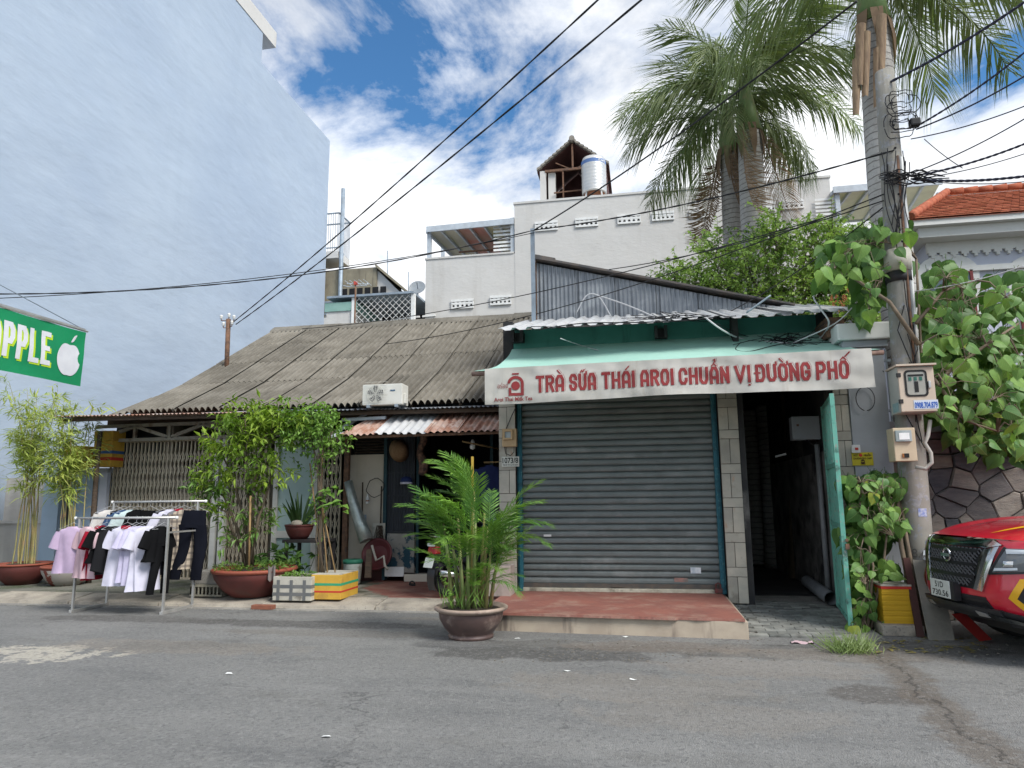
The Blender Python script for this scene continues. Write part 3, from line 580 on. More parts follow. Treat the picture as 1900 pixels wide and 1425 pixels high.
for i, p in enumerate(pts):
    poly = [(sw0 + .002, .0), (sw1, .0), (sw1, szt - .004), (sw0 + .002, szt - .004)]
    for j, q in enumerate(pts):
        if i == j: continue
        dx, dy = q[0] - p[0], q[1] - p[1]; d = math.hypot(dx, dy)
        if d > 1.2: continue
        dx /= d; dy /= d; poly = clip(poly, dx, dy, (p[0] * dx + p[1] * dy + d / 2) - .0045)
        if len(poly) < 3: break
    if len(poly) < 3: continue
    # drop hair-thin edges, tilt the face a little
    q = [poly[k] for k in range(len(poly)) if math.dist(poly[k], poly[k - 1]) > .03]
    if len(q) < 3: continue
    cx_, cy_ = sum(a for a, b in q) / len(q), sum(b for a, b in q) / len(q); d0 = rs.uniform(.02, .05); tx, ty = rs.uniform(-.06, .06), rs.uniform(-.06, .06)
    n = len(q); fr_ = [(cx_ + (a - cx_) * .93, YSW - d0 - (a - cx_) * tx - (b - cy_) * ty, cy_ + (b - cy_) * .93) for a, b in q]
    mid = [(a, YSW - d0 * .55, b) for a, b in q]; bk = [(a, YSW + .01, b) for a, b in q]
    obj('stone', MB().add(fr_ + mid + bk, [list(range(n))] + [(k, (k + 1) % n, n + (k + 1) % n, n + k) for k in range(n)] + [(n + k, n + (k + 1) % n, 2 * n + (k + 1) % n, 2 * n + k) for k in range(n)]), M_stone[rs.choice((0, 0, 1, 1, 2, 3))], sw)
M_pillar = plaster('grey_pillar', (.36, .38, .405), (.33, .345, .37), (.24, .25, .255), .1)
gp = thing('gate_pillar', 'plain grey rendered gate pillar with a stepped cap right of the alley', 'pillar', (2.83, 9.75, 0))
bx('shaft', gp, M_pillar, 2.6, 3.05, 9.5, 9.95, 0, 3.35, .006); bx('base', gp, M_pillar, 2.57, 3.08, 9.46, 9.98, -.02, .45, .006)
bx('cap', gp, M_pillar, 2.56, 3.1, 9.45, 10.0, 3.351, 3.44, .01); bx('cap', gp, M_trim, 2.5, 3.16, 9.39, 10.06, 3.441, 3.66, .02)
fr_ = thing('garden_railing', 'thin painted iron railing on top of the stone wall', 'railing', (6, 9.7, szt + .14))
for z in (szt + .3, szt + .95): obj('rail', MB().bar((3.1, 9.72, z), (9, 9.72, z), .03), M_lightsteel, fr_)
for k in range(44): obj('baluster', MB().bar((3.15 + k * .135, 9.72, szt + .13), (3.15 + k * .135, 9.72, szt + 1.1), .018), M_lightsteel, fr_)

# ================================================================ the tea shop
sh_ = thing('tea_shop', 'small single storey shop with a roller shutter, stone clad piers and red cement step', 'shop', (-.4, 10.2, 0))
M_stepf = mat('step_concrete', (.46, .385, .30), (.36, .295, .23), 2.2, .9, .25, 60, .005, streak=(.15, .12, .10), sscale=(5, 5, .8), samt=(.52, .72), dirt=(.45, .38, .30), dscale=2.6, damt=(.56, .72))
obj('step', MB().hexa([(-1.95, 8.3, -.02), (1.03, 8.12, -.02), (1.03, 10.3, -.02), (-1.95, 10.3, -.02), (-1.95, 8.31, .178), (1.03, 8.13, .178), (1.03, 10.3, .178), (-1.95, 10.3, .178)]), M_stepf, sh_, bev=.008)
def step_top():
    n = 90; f_, b_ = [], []
    for i in range(n + 1):
        u = i / n; x = -1.955 + u * 2.955; chip = .03 * max(0, noise.noise(V((x * 3.1, 0, 7))) - .12) + .012 * max(0, noise.noise(V((x * 11, 3, 0)))) + (.035 + .02 * noise.noise(V((x * 5, 1, 1))) if x > .28 else 0)
        f_.append((x, 8.265 - .18 * u + chip + .004 * noise.noise(V((x * 30, 0, 0)))))
    b_ = [(x - .02 * i / n, 10.3) for i, (x, y) in enumerate(f_)]; lo = [(x, y, .179) for x, y in f_] + [(x, y, .179) for x, y in b_]; hi = [(x, y + .004, .204 + .003 * noise.noise(V((x * 4, y, 0)))) for x, y in f_] + [(x, y, .206) for x, y in b_]; k = n + 1; m = MB()
    m.add(hi, [(i, i + 1, k + i + 1, k + i) for i in range(n)]); m.add(lo[:k] + hi[:k], [(i, i + 1, k + i + 1, k + i) for i in range(n)]); m.add([lo[n], lo[k + n], hi[k + n], hi[n]], [(0, 1, 2, 3)])
    return m
obj('step_top', step_top(), M_red, sh_, fixn=False)
M_slat = mat('shutter_slat', (.18, .205, .2), (.15, .172, .168), 2.2, .55, .1, 30, .004, spec=.35, rnd=.05, streak=(.13, .135, .13), sscale=(2, 3, 6), samt=(.52, .8), dirt=(.27, .285, .275), dscale=1.3, damt=(.52, .75))
M_teal = mat('teal_jamb', (.022, .12, .16), (.03, .15, .195), 5, .55, .25, 30, .004, dirt=(.02, .065, .085), dscale=6, speck=((.08, .22, .24), 22))
x0, x1, ys = -1.735, .965, 10.26
shut = obj('shutter', MB().box(x0, x1, ys + .02, ys + .025, .3, 3.1), M_slat, sh_)
ph = .0915; pf = [(.0, .0), (-.018, .004), (-.026, .02), (-.027, .05), (-.02, .068), (-.004, .074), (.004, .080), (-.008, .086), (.004, ph)]
m = MB(); n = len(pf); vs = [(xx, a, b) for xx in (x0, x1) for a, b in pf]; m.add(vs, [(k, k + 1, n + k + 1, n + k) for k in range(n - 1)], False); slm = m.mesh('slat', M_slat)
for k in range(30): o = link('slat', slm, shut); o.location = (0, ys + random.uniform(-.003, .003), .31 + k * ph + random.uniform(-.001, .001)); o.rotation_euler = (random.uniform(-.05, .05), random.uniform(-.0012, .0012), random.uniform(-.0012, .0012))
obj('bottom_bar', MB().box(x0, x1, ys - .05, ys + .01, .255, .315).box(x0 + 1.25, x0 + 1.4, ys - .07, ys - .05, .27, .3), mat('bottom_bar', (.13, .105, .085), (.085, .08, .075), 6, .7), shut)
obj('sill', MB().box(x0 - .03, x1 + .03, ys - .09, ys + .1, .2, .254), mat('sill_paint', (.55, .52, .42), (.40, .37, .29), 8, .8, dirt=(.2, .18, .14), dscale=7), sh_, bev=.012)
obj('sticker', MB().box(.58, .72, ys - .032, ys - .028, .46, .54), mat('sticker_white', (.7, .72, .74), (.45, .52, .58), 12, .5), shut)
obj('sticker', MB().box(.36, .54, ys - .032, ys - .028, .345, .40), mat('sticker_red', (.38, .2, .17), (.2, .17, .15), 16, .6), shut)
obj('sticker', MB().box(-1.44, -1.33, ys - .032, ys - .028, .955, .985), M_vent, shut)
obj('padlock', MB().tube([(.9, ys - .1, .27 + .0), (.9, ys - .1, .33), (.93, ys - .1, .345), (.96, ys - .1, .33), (.96, ys - .1, .27)], .012, 6).box(.88, .98, ys - .13, ys - .08, .215, .275), mat('padlock', (.16, .035, .03), (.1, .05, .045), 20, .5), shut, bev=.006)
for xa, xb in ((-1.80, -1.735), (.965, 1.035)):
    obj('jamb', MB().box(xa, xb, ys - .10, ys + .06, .2, 3.2).box((xa + xb) / 2 - .012, (xa + xb) / 2 + .012, ys - .115, ys - .10, .2, 3.2), M_teal, sh_, bev=.004)
M_clad = mat('stone_tile', (.47, .435, .365), (.37, .35, .30), 3.2, .75, .2, 25, .006, rnd=.13, dirt=(.27, .24, .20), dscale=3, damt=(.55, .72), streak=(.42, .30, .22), sscale=(7, 7, 3), samt=(.64, .74))
def pier(xa, xb, yf, z0, z1, side=0):
    p = bx('pier', sh_, M_mortar, xa + .006, xb - .006, yf + .012, yf + .35, z0, z1); z = z0; k = 0
    while z < z1 - .05:
        hh = (.33, .125)[k % 2] * random.uniform(.94, 1.05)
        if k % 2 == 0:
            s = random.choice((.5, .5, .62, .45)); cells = ((xa, xa + (xb - xa) * s), (xa + (xb - xa) * s, xb))
        else: cells = ((xa, xb),)
        for a, b in cells:
            d = random.uniform(0, .012)
            obj('stone_tile', MB().box(a + .003, b - .003, yf - d, yf + .02, z + .003, min(z + hh, z1) - .003), M_clad, p, bev=.005)
        if side: obj('stone_tile', MB().box(xb - .008 if side > 0 else xa - .012, xb + .012 if side > 0 else xa + .008, yf + .022, yf + .348, z + .003, min(z + hh, z1) - .003), M_clad, p)
        z += hh; k += 1
    return p
pier(-2.05, -1.805, 10.06, .2, 3.1); pier(1.04, 1.30, 10.02, .1, 3.1, 1); pier(2.415, 2.597, 9.52, .05, 3.1)
M_tealw = mat('teal_wall', (.06, .21, .175), (.05, .18, .15), 2.5, .8, .15, 20, .01, streak=(.035, .12, .10), sscale=(5, 5, .7), samt=(.55, .78))
bx('fascia', sh_, M_tealw, -1.86, 2.5, 10.3, 10.45, 3.05, 4.02)
for xa in (-.15, .92): bx('fascia_joint', sh_, M_tealw, xa, xa + .03, 10.28, 10.3, 3.6, 4.0)
M_darkw = mat('dark_wall', (.05, .048, .047), (.028, .028, .03), 1.6, .95, .3, 14, .02, dirt=(.16, .155, .145), dscale=1.1, damt=(.55, .68))  # near-black with paler blotches, for shop side walls, ceiling and alley floor
M_sidew = mat('stained_side_wall', (.26, .25, .235), (.11, .105, .10), 2.4, .95, .3, 14, .02, dirt=(.03, .03, .03), dscale=1.8, damt=(.46, .66))
bx('side_wall', sh_, M_darkw, 1.30, 1.38, 10.04, 17, 0, 4.0); bx('side_wall', sh_, M_darkw, -2.05, -1.9, 10.45, 17, 0, 4.2); bx('rear_wall', sh_, M_darkw, -2.05, 2.8, 17.0, 17.2, 0, 4.4)
bx('side_wall', sh_, M_sidew, 2.46, 2.62, 9.99, 17, 0, 2.1); bx('side_wall', sh_, M_darkw, 2.47, 2.62, 9.992, 17, 2.1, 4.0)
bx('ceiling', sh_, M_darkw, -1.9, 2.6, 10.46, 17, 3.3, 3.36); bx('alley_floor', sh_, M_darkw, 1.38, 2.46, 10.85, 17, -.02, .112)
# tin roof over the fascia and the taller zinc gable behind
M_zinc = mat('zinc', (.27, .285, .305), (.21, .225, .245), 3.2, .45, .12, 40, .006, metal=.35, rnd=.08, streak=(.15, .165, .185), sscale=(16, 16, .7), samt=(.5, .7), dirt=(.36, .375, .39), dscale=2.5)
M_tin = mat('white_tin', (.58, .585, .59), (.50, .50, .50), 4, .5, .1, 40, .005, metal=.15, rnd=.07, dirt=(.36, .34, .31), dscale=3, damt=(.55, .75))
M_rust = mat('rust_tin', (.42, .30, .25), (.30, .15, .10), 4, .75, .2, 40, .006, rnd=.1, streak=(.20, .085, .055), sscale=(9, 2.2, 2.2), samt=(.5, .66), dirt=(.50, .44, .40), dscale=3, damt=(.5, .7))
def corr(name, parent, m_, a, b, c, d, pitch, amp, seg=6, trap=False, rag=0, nv=3, th=.004):
    """corrugated sheet a-b (upper edge) to d-c (lower edge), waves run from the upper to the lower edge"""
    a, b, c, d = map(V, (a, b, c, d)); nrm = (b - a).cross(d - a).normalized()
    if nrm.z < 0 or (abs(nrm.z) < .05 and nrm.y > 0): nrm = -nrm
    L = max((b - a).length, (c - d).length); nw = max(1, round(L / pitch)); nu = nw * seg
    def prof(u):
        w = (u * nw) % 1
        if trap: return amp if w < .3 else (amp - (w - .3) / .12 * 2 * amp if w < .42 else (-amp if w < .88 else -amp + (w - .88) / .12 * 2 * amp))
        return amp * cos(2 * pi * w)
    rg = [random.uniform(-rag, rag) for _ in range(nu + 1)]; sd_ = random.random() * 50
    def f(u, v):
        p = a.lerp(b, u).lerp(d.lerp(c, u), v); p = p + nrm * prof(u)
        if v == 1 and rag: p = p + (c - b).normalized() * (rg[int(round(u * nu))] * .3 + noise.noise(V((u * nw * .5, sd_, 0))) * rag)
        return p
    m = MB(); m.grid(f, nu, nv)
    m.grid(lambda u, v: f(u, v) - nrm * th, nu, nv)
    me = m.mesh(name, m_, fixn=False)
    return link(name, me, parent)
zf, zb = 3.86, 4.62; xs = [-1.95 + k * .78 for k in range(7)]
for k in range(6):
    j = random.uniform(-.03, .03)
    corr('roof_sheet', sh_, M_tin, (xs[k], 12.1, zb + .012 * (k % 2)), (xs[k + 1] + .06, 12.1, zb + .012 * (k % 2)), (xs[k + 1] + .06, 9.55 + j, zf + .012 * (k % 2)), (xs[k], 9.55 + j, zf + .012 * (k % 2)), .19, .017, 8, True, .03)
bx('eave_block', sh_, M_ironrust, 2.45, 2.68, 9.7, 10.6, 3.55, 3.82)
gx0, gx1, gz0, gz1 = -1.76, 2.45, 4.6, 5.72
n = 6
for k in range(n):
    u0_, u1_ = k / n, (k + 1) / n; xa, xb = gx0 + (gx1 - gx0) * u0_, gx0 + (gx1 - gx0) * u1_ + .04
    za_, zb_ = gz1 - (gz1 - gz0) * u0_ - .03, gz1 - (gz1 - gz0) * min(1, u1_ + .01) - .03
    if zb_ < gz0 + .01: zb_ = gz0 + .01
    corr('zinc_sheet', sh_, M_zinc, (xa, 12.12 + .006 * (k % 2), za_), (xb, 12.12 + .006 * (k % 2), zb_), (xb, 12.12 + .006 * (k % 2), gz0 - .1), (xa, 12.12 + .006 * (k % 2), gz0 - .1), .076, .012, 6)
obj('gable_cap', MB().prism([(gx0 - .02, 12.0, gz1 + .02), (gx0 + .35, 12.0, gz1 - .07), (gx1 + .25, 12.0, gz0 - .02), (gx1 + .25, 12.0, gz0 + .01), (gx0 + .35, 12.0, gz1 - .03), (gx0 + .36, 12.0, gz1 + .0), (gx0 - .02, 12.0, gz1 + .1)], (0, .35, 0)), mat('dark_flashing', (.10, .098, .10), (.17, .14, .12), 5, .7), sh_)
obj('gable_roof', MB().hexa([(gx0, 12.2, gz1 - .05), (gx1, 12.2, gz0 - .05), (gx1, 17, gz0 - .05), (gx0, 17, gz1 - .05), (gx0, 12.2, gz1), (gx1, 12.2, gz0), (gx1, 17, gz0), (gx0, 17, gz1)]), M_zinc, sh_)
bx('gable_side', sh_, M_ironrust, gx0 - .05, gx0 + .01, 12.05, 17, 4.0, gz1)
for px, py in ((1226, 618), (961, 626)):
    p = PY(px, py, 10.2); b = obj('bracket', MB().box(p.x - .09, p.x + .09, 10.2, 10.3, p.z - .07, p.z + .07).box(p.x - .09, p.x - .045, 10.1, 10.2, p.z - .09, p.z + .09).box(p.x + .045, p.x + .09, 10.1, 10.2, p.z - .09, p.z + .09), mat('black_iron', (.02, .02, .022), (.035, .03, .03), 8, .6), sh_)
pp = PY(988, 425, 11.95); tag(obj('steel_post', MB().bar((pp.x, 11.95, 4.4), (pp.x, 11.95, pp.z), .07), M_steel), 'slim grey steel post rising beside the zinc gable', 'post')
# ------------------------------------------------ awning with the printed valance
M_awn = mat('awning_cloth', (.38, .62, .53), (.34, .57, .49), 1.6, .75, .15, 6, .03, dirt=(.37, .58, .50), dscale=3, damt=(.5, .75), transl=.12, streak=(.17, .37, .31), sscale=(3, 1, 1), samt=(.62, .8))
M_val = mat('valance_cloth', (.55, .53, .49), (.48, .46, .42), 2.2, .8, .1, 40, .004, streak=(.42, .39, .33), sscale=(9, 9, .9), samt=(.56, .8), dirt=(.46, .42, .36), dscale=5, damt=(.58, .8), transl=.1)
M_print = mat('print_red', (.25, .032, .034), (.215, .035, .036), 9, .8, dirt=(.31, .085, .08), dscale=8, damt=(.55, .8))
aw = thing('awning', 'mint green drop awning with a white printed valance above the shutter', 'awning', (.35, 10, 2.7))
AT, AB, VX0, VX1 = 3.75, 3.165, -1.97, 2.70
YA = 8.8
def aw_pt(u, v):
    xl_ = -1.88 + (-2.12 + 1.88) * v ** 2.2; xr_ = 2.60 + (2.80 - 2.60) * v ** 2.2
    y = 10.28 + (YA - 10.28) * v; z = AT + (AB - AT) * v - .10 * sin(pi * v) * (.8 + .2 * sin(u * 9)) + .012 * noise.noise(V((u * 7, v * 4, 2)))
    return V((xl_ + (xr_ - xl_) * u, y, z + .05 * (u - .5)))
m = MB().grid(aw_pt, 60, 14); m.grid(lambda u, v: aw_pt(u, v) - V((0, 0, .004)), 60, 14)
link('canopy', m.mesh('canopy', M_awn, fixn=False), aw)
def val_pt(x, z):          # z: 0 at the bottom, .45 at the seam
    u = (x - VX0) / (VX1 - VX0); t_ = 1 - z / .45
    return V((x, YA - .01 - .012 * t_ * sin(x * 5.1 + 1.2 * z) - .03 * t_ * noise.noise(V((x * 1.3, z * 2, 0))) - .016 * noise.noise(V((x * 3.2, z * 7 + x, 4))) - .008 * noise.noise(V((x * 9, z * 5 - x * 3, 9))), 2.70 + .045 * u + z + .012 * (t_) * sin(x * 1.7 + 1)))
m = MB().grid(lambda u, v: val_pt(VX0 + (VX1 - VX0) * u, .46 * v), 200, 16); val = link('valance', m.mesh('valance', M_val, fixn=False), aw)
obj('rod', MB().tube([(-2.15, YA + .03, AB - .06), (2.84, YA + .03, AB - .01)], .03, 8), mat('awning_rod', (.16, .10, .085), (.24, .16, .13), 9, .7), aw)
obj('arm', MB().bar((-1.85, 10.2, 3.1), (-1.9, YA + .05, AB - .1), .04), M_steel, aw); obj('arm', MB().bar((2.4, 10.2, 3.1), (2.6, YA + .05, AB - .06), .04), M_steel, aw)
vf = lambda off: (lambda x, z: val_pt(x, z) + V((0, -off, 0)))
def px_to_val(px, py): p = PY(px, py, YA - .01); u = (p.x - VX0) / (VX1 - VX0); return p.x, p.z - 2.70 - .045 * u
words = (('TRÀ', 994, 1047), ('SỮA', 1056, 1106), ('THÁI', 1116, 1178), ('AROI', 1188, 1250), ('CHUẨN', 1259, 1354), ('VỊ', 1363, 1393), ('ĐƯỜNG', 1402, 1505), ('PHỐ', 1515, 1577))
for wd, pa, pb in words:
    (xa, _), (xb, _) = px_to_val(pa, 700), px_to_val(pb, 700)
    vs_ = lambda o_: (lambda x, z, k: val_pt(x, z) + V((0, -o_ - k, 0))); th_ = .037
    strokes('lettering_outline', wd, M_print, val, vs_(.002), xa, xb, .12, .335, th_ + .002, .013, .009, .00005); strokes('lettering_inline', wd, M_val, val, vs_(.0035), xa, xb, .12, .335, th_ + .001, .009, .006, .00005); strokes('lettering', wd, M_print, val, vs_(.005), xa, xb, .12, .335, th_)
def poly_on(name, pts, m_, parent, fn): 
    me = bpy.data.meshes.new(name); me.from_pydata([tuple(fn(*p)) for p in pts], [], [list(range(len(pts)))]); me.materials.append(m_); me.update(); return link(name, me, parent)
# logo: arch with a dot, roof bar and open foot
cxl, zl0 = px_to_val(957, 732)[0], .11; a = .075; g = vf(.008)
ring = [(cxl + .105 * cos(t), .255 + .095 * sin(t)) for t in [pi * k / 14 for k in range(15)]]; inn = [(cxl + .068 * cos(t), .255 + .058 * sin(t)) for t in [pi * k / 14 for k in range(15)]]
me = MB()
def quadstrip(o_, i_):
    for k in range(len(o_) - 1): me.add([g(*o_[k]), g(*o_[k + 1]), g(*i_[k + 1]), g(*i_[k])], [(0, 1, 2, 3)])
quadstrip(ring, inn)
for r_ in ((.068, .105, .10, .255), (-.09, .0682, .10, .135), (-.09, -.055, .1352, .20), (-.045, .045, .365, .385)):
    me.add([g(cxl + r_[0], r_[2]), g(cxl + r_[1], r_[2]), g(cxl + r_[1], r_[3]), g(cxl + r_[0], r_[3])], [(0, 1, 2, 3)])
me.add([g(cxl + .055 * cos(2 * pi * k / 20), .225 + .055 * sin(2 * pi * k / 20)) for k in range(20)], [list(range(20))])
me.add([g(cxl - .09, .2), g(cxl - .055, .2), g(cxl - .055, .19), g(cxl - .09, .175)], [(0, 1, 2, 3)])
link('logo', me.mesh('logo', M_print, fixn=False), val)
lettering('lettering', 'อร่อย', M_print, val, g, cxl - .235, cxl - .10, .2, .25, .0, .6)
lettering('lettering', 'Aroi Thai Milk Tea', M_print, val, g, px_to_val(917, 745)[0], px_to_val(988, 745)[0], .035, .085, .02)
# ================================================================ old house with the corrugated cement roof
oh = thing('old_house', 'old low house under a weathered grey corrugated cement roof', 'house', (-5.5, 12, 0))
def asbestos():
    t = NT('cement_sheet')
    off = t.new('ShaderNodeVectorMath', operation='ADD'); cb_ = t.new('ShaderNodeCombineXYZ'); k = t.math('MULTIPLY', t.rnd(), 31.0)
    for i in range(3): t.l(k, cb_.inputs[i])
    t.l(t.co, off.inputs[0]); t.l(cb_.outputs[0], off.inputs[1]); loc = t.co; t.co = off.outputs[0]
    col = t.mix(t.ramp(t.noise(2.0, 6, .65), .32, .68), (.135, .122, .10), (.205, .188, .158))
    z = t.new('ShaderNodeSeparateXYZ'); t.l(loc, z.inputs[0])
    col = t.mix(t.math('MULTIPLY', t.ramp(t.noise(1, 7, .7, t.mapv((9, .8, .8))), .5, .7), .5), col, (.07, .065, .056))
    col = t.mix(t.math('MULTIPLY', t.ramp(t.noise(22, 5, .7), .52, .7), .25), col, (.33, .31, .275))
    col = t.mix(t.math('MULTIPLY', t.ramp(t.noise(38, 4, .7), .58, .75), .35), col, (.07, .066, .056))
    hs = t.new('ShaderNodeHueSaturation'); t.setin(hs.inputs['Color'], col); t.setin(hs.inputs['Value'], t.math('ADD', t.math('MULTIPLY', t.rnd(), .3), .85))
    t.bump(t.noise(70, 5, .6), .2, .004); return t.done(hs.outputs[0], .92, 0, .15)
M_asb = asbestos()
RX0, RX1 = -8.98, -2.02; NC = 8; cw = (RX1 - RX0) / NC
rows = [((11.02, 3.08), (12.56, 3.80)), ((12.50, 3.775), (13.66, 4.42)), ((13.60, 4.39), (14.84, 5.08)), ((14.78, 5.05), (16.02, 5.74))]
def sheet_mesh(L, nw):
    m = MB(); w = cw + .06
    def f(u, v): return V((u * w, v * L, .040 * (2 * abs(cos(pi * u * nw)) ** .9 - 1)))
    m.grid(f, nw * 8, 3); m.grid(lambda u, v: f(u, v) - V((0, 0, .007)), nw * 8, 3)
    for v in (0, 1):
        k = len(m.v); m.grid(lambda u, t: f(u, v) - V((0, 0, .007 * t)), nw * 8, 1)
    return m.mesh('roof_sheet', M_asb, fixn=False)
for r, ((ya, za), (yb, zb)) in enumerate(rows):
    L = math.hypot(yb - ya, zb - za); sm = sheet_mesh(L, 8); sl = math.atan2(zb - za, yb - ya)
    for c in range(NC):
        o = link('roof_sheet', sm, oh); j = random.uniform(-.05, .04) if r == 0 else random.uniform(-.02, .02)
        o.location = (RX0 + c * cw, ya + j * cos(sl), za + j * sin(sl) + .006 * (c % 2) + r * .004 + random.uniform(0, .006)); o.rotation_euler = (sl + random.uniform(-.006, .006), 0, random.uniform(-.004, .004))
for k in range(8):
    x = RX0 - .05 + k * .88
    m = MB().prism([(x, 15.78, 5.64), (x, 15.82, 5.70), (x, 16.02, 5.83), (x, 16.22, 5.70), (x, 16.26, 5.64), (x, 16.02, 5.77)], (.92, 0, 0)); o = obj('ridge_cap', m, M_asb, oh); o.location.z = .008 * (k % 2) + random.uniform(-.008, .01)
obj('rear_roof', MB().hexa([(RX0, 16.02, 5.70), (RX1, 16.02, 5.70), (RX1, 20.5, 3.4), (RX0, 20.5, 3.4), (RX0, 16.02, 5.72), (RX1, 16.02, 5.72), (RX1, 20.5, 3.42), (RX0, 20.5, 3.42)]), M_asb, oh)
# broken edge sheet at the left end, rafters, dark wooden eave
corr('loose_sheet', oh, M_asb, (-9.5, 12.3, 3.52), (-8.95, 12.4, 3.7), (-8.9, 11.25, 3.16), (-9.55, 11.2, 3.03), .14, .026)
M_wood = mat('old_wood', (.10, .07, .05), (.06, .045, .035), 5, .9, .3, 30, stretch=(1, 6, 6))
for k in range(9):
    x = RX0 + .2 + k * .84; obj('rafter', MB().bar((x, 11.1, 3.03), (x, 13, 3.92), .05, .09), M_wood, oh)
for y, z in ((11.25, 3.1), (12.3, 3.58)): obj('purlin', MB().bar((RX0 - .1, y, z), (RX1, y, z), .06, .07), M_wood, oh)
M_cream = plaster('cream_wall', (.60, .54, .45), (.52, .46, .38), (.33, .28, .22), .15, 1.2, (.5, .72))
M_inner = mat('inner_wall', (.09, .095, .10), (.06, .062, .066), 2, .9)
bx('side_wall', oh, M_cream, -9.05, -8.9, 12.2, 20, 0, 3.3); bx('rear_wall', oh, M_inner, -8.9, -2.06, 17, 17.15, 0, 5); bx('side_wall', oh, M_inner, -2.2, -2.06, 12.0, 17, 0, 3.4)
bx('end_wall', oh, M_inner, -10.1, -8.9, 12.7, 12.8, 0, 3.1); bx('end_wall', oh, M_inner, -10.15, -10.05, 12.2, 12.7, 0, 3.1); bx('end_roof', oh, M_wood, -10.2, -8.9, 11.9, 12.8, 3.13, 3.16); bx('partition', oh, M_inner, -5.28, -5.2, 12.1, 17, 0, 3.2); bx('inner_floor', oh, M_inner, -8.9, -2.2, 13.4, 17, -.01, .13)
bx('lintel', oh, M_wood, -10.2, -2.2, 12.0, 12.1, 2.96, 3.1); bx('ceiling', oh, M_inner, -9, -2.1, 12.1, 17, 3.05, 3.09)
# thin tin canopy strip seen edge-on below the eave
for k in range(9):
    x = -10.2 + k * .93; rr = k in (0, 1, 2, 3)
    corr('canopy_sheet', oh, M_rust if rr else M_zinc, (x, 12.0, 3.12), (x + .96, 12.0, 3.12), (x + .96, 10.72 + .02 * (k % 2), 3.0 - .010 * k), (x, 10.72 + .02 * (k % 2), 3.01 - .010 * k), .076, .011, 6, False, .02)
obj('canopy_beam', MB().bar((-10.2, 10.85, 2.96), (-2.1, 10.85, 2.88), .04, .06), M_wood, oh)
# steel truss above the folding gate
M_bsteel = mat('beige_steel', (.33, .31, .265), (.25, .23, .195), 5, .7, .2, 40, .004, dirt=(.15, .1, .07), dscale=6)
zt_, zb_ = 2.93, 2.66; yt = 11.72; tz = lambda a, b: obj('truss_bar', MB().bar(a, b, .05, .06), M_bsteel, oh)
tz((-10.2, yt, zt_ - .01), (-5.3, yt, zt_ + .01)); tz((-10.1, yt, zb_ - .01), (-5.3, yt, zb_ + .02))
xs_ = (-9.35, -8.62, -7.92, -7.2, -6.5, -5.8)
for k, x in enumerate(xs_): tz((x, yt, zb_ + .03), (x, yt, zt_ - .03))
for a, b, s in ((-10.1, -9.38, 1), (-9.32, -8.65, 0), (-8.58, -7.95, 1), (-7.9, -7.23, 0), (-7.17, -6.53, 1)): tz((a, yt, zb_ + .03 if s else zt_ - .03), (b, yt, zt_ - .03 if s else zb_ + .03))
# ------------------------------------------------ folding gates
M_bar = mat('gate_bar', (.52, .46, .35), (.43, .37, .28), 4, .65, .2, 40, .004, streak=(.17, .10, .06), sscale=(30, 30, 1.2), samt=(.52, .72))
M_back = mat('gate_backing', (.22, .20, .165), (.16, .14, .115), 2, .8, .2, 30, streak=(.12, .08, .05), sscale=(12, 12, .7), samt=(.5, .7))
def folding_gate(label, x0, x1, y, z0, z1, zback):
    g_ = thing('folding_gate', label, 'gate', ((x0 + x1) / 2, y, z0)); sp = .08; n = int((x1 - x0) / sp)
    bm = MB().box(-.007, .007, -.012, .012, 0, z1 - z0).box(-.012, .012, -.03, -.012, 0, z1 - z0).mesh('bar', M_bar)
    for k in range(n + 1): o = link('bar', bm, g_, True); o.location = (x0 - (x0 + x1) / 2 + k * sp, 0, 0)
    m = MB(); c = (x0 + x1) / 2
    for k in range(n):
        xa = x0 - c + k * sp
        for r in range(9):
            za = .12 + r * (z1 - z0 - .3) / 9; s = 1 if r % 2 else 1
            hh = (z1 - z0 - .3) / 9
            m.bar((xa, -.035, za), (xa + sp, -.035, za + hh), .011, .004, up=(0, 1, 0)); m.bar((xa, -.04, za + hh), (xa + sp, -.04, za), .011, .004, up=(0, 1, 0))
    obj('lattice', m, M_bar, g_, True, kind='stuff', fixn=False)
    obj('rail', MB().bar((x0 - c, .0, z1 - z0 + .02), (x1 - c, 0, z1 - z0 + .02), .06), M_bar, g_, True); obj('rail', MB().bar((x0 - c, 0, -.01), (x1 - c, 0, -.01), .05), M_bar, g_, True)
    m = MB(); L = x1 - x0; m.grid(lambda u, v: V((-L / 2 + L * u, .05 + .012 * (1 if int(u * 120) % 4 < 2 else -1), v * (zback - z0))), 120, 1, False)
    obj('backing_sheet', m, M_back, g_, True, fixn=False); return g_
folding_gate('long beige folding lattice gate behind the clothes rack', -9.95, -6.6, 11.9, .13, 2.63, 1.98)
folding_gate('short folding lattice gate beside the pale green door pane', -5.72, -5.3, 11.95, .13, 2.6, .6)
for x in (-7.66, -7.5): obj('gate_post', MB().box(x - .05, x + .05, 11.75, 11.85, .1, 2.65), mat('white_paint_old', (.62, .61, .57), (.52, .51, .47), 4, .8, streak=(.36, .33, .27), sscale=(9, 9, .8), samt=(.55, .75)), oh)
M_oldwhite = MATS['white_paint_old']
wd = thing('pane_door', 'white framed door with a pale green pane behind the potted plants', 'door', (-6.1, 11.9, .13))
for x in (-6.52, -5.76): obj('stile', MB().box(x - .045, x + .045, 11.84, 11.92, .13, 2.6), M_oldwhite, wd, bev=.004)
for z in (.13, .85, 2.48): obj('rail', MB().box(-6.475, -5.805, 11.845, 11.915, z, z + .12), M_oldwhite, wd)
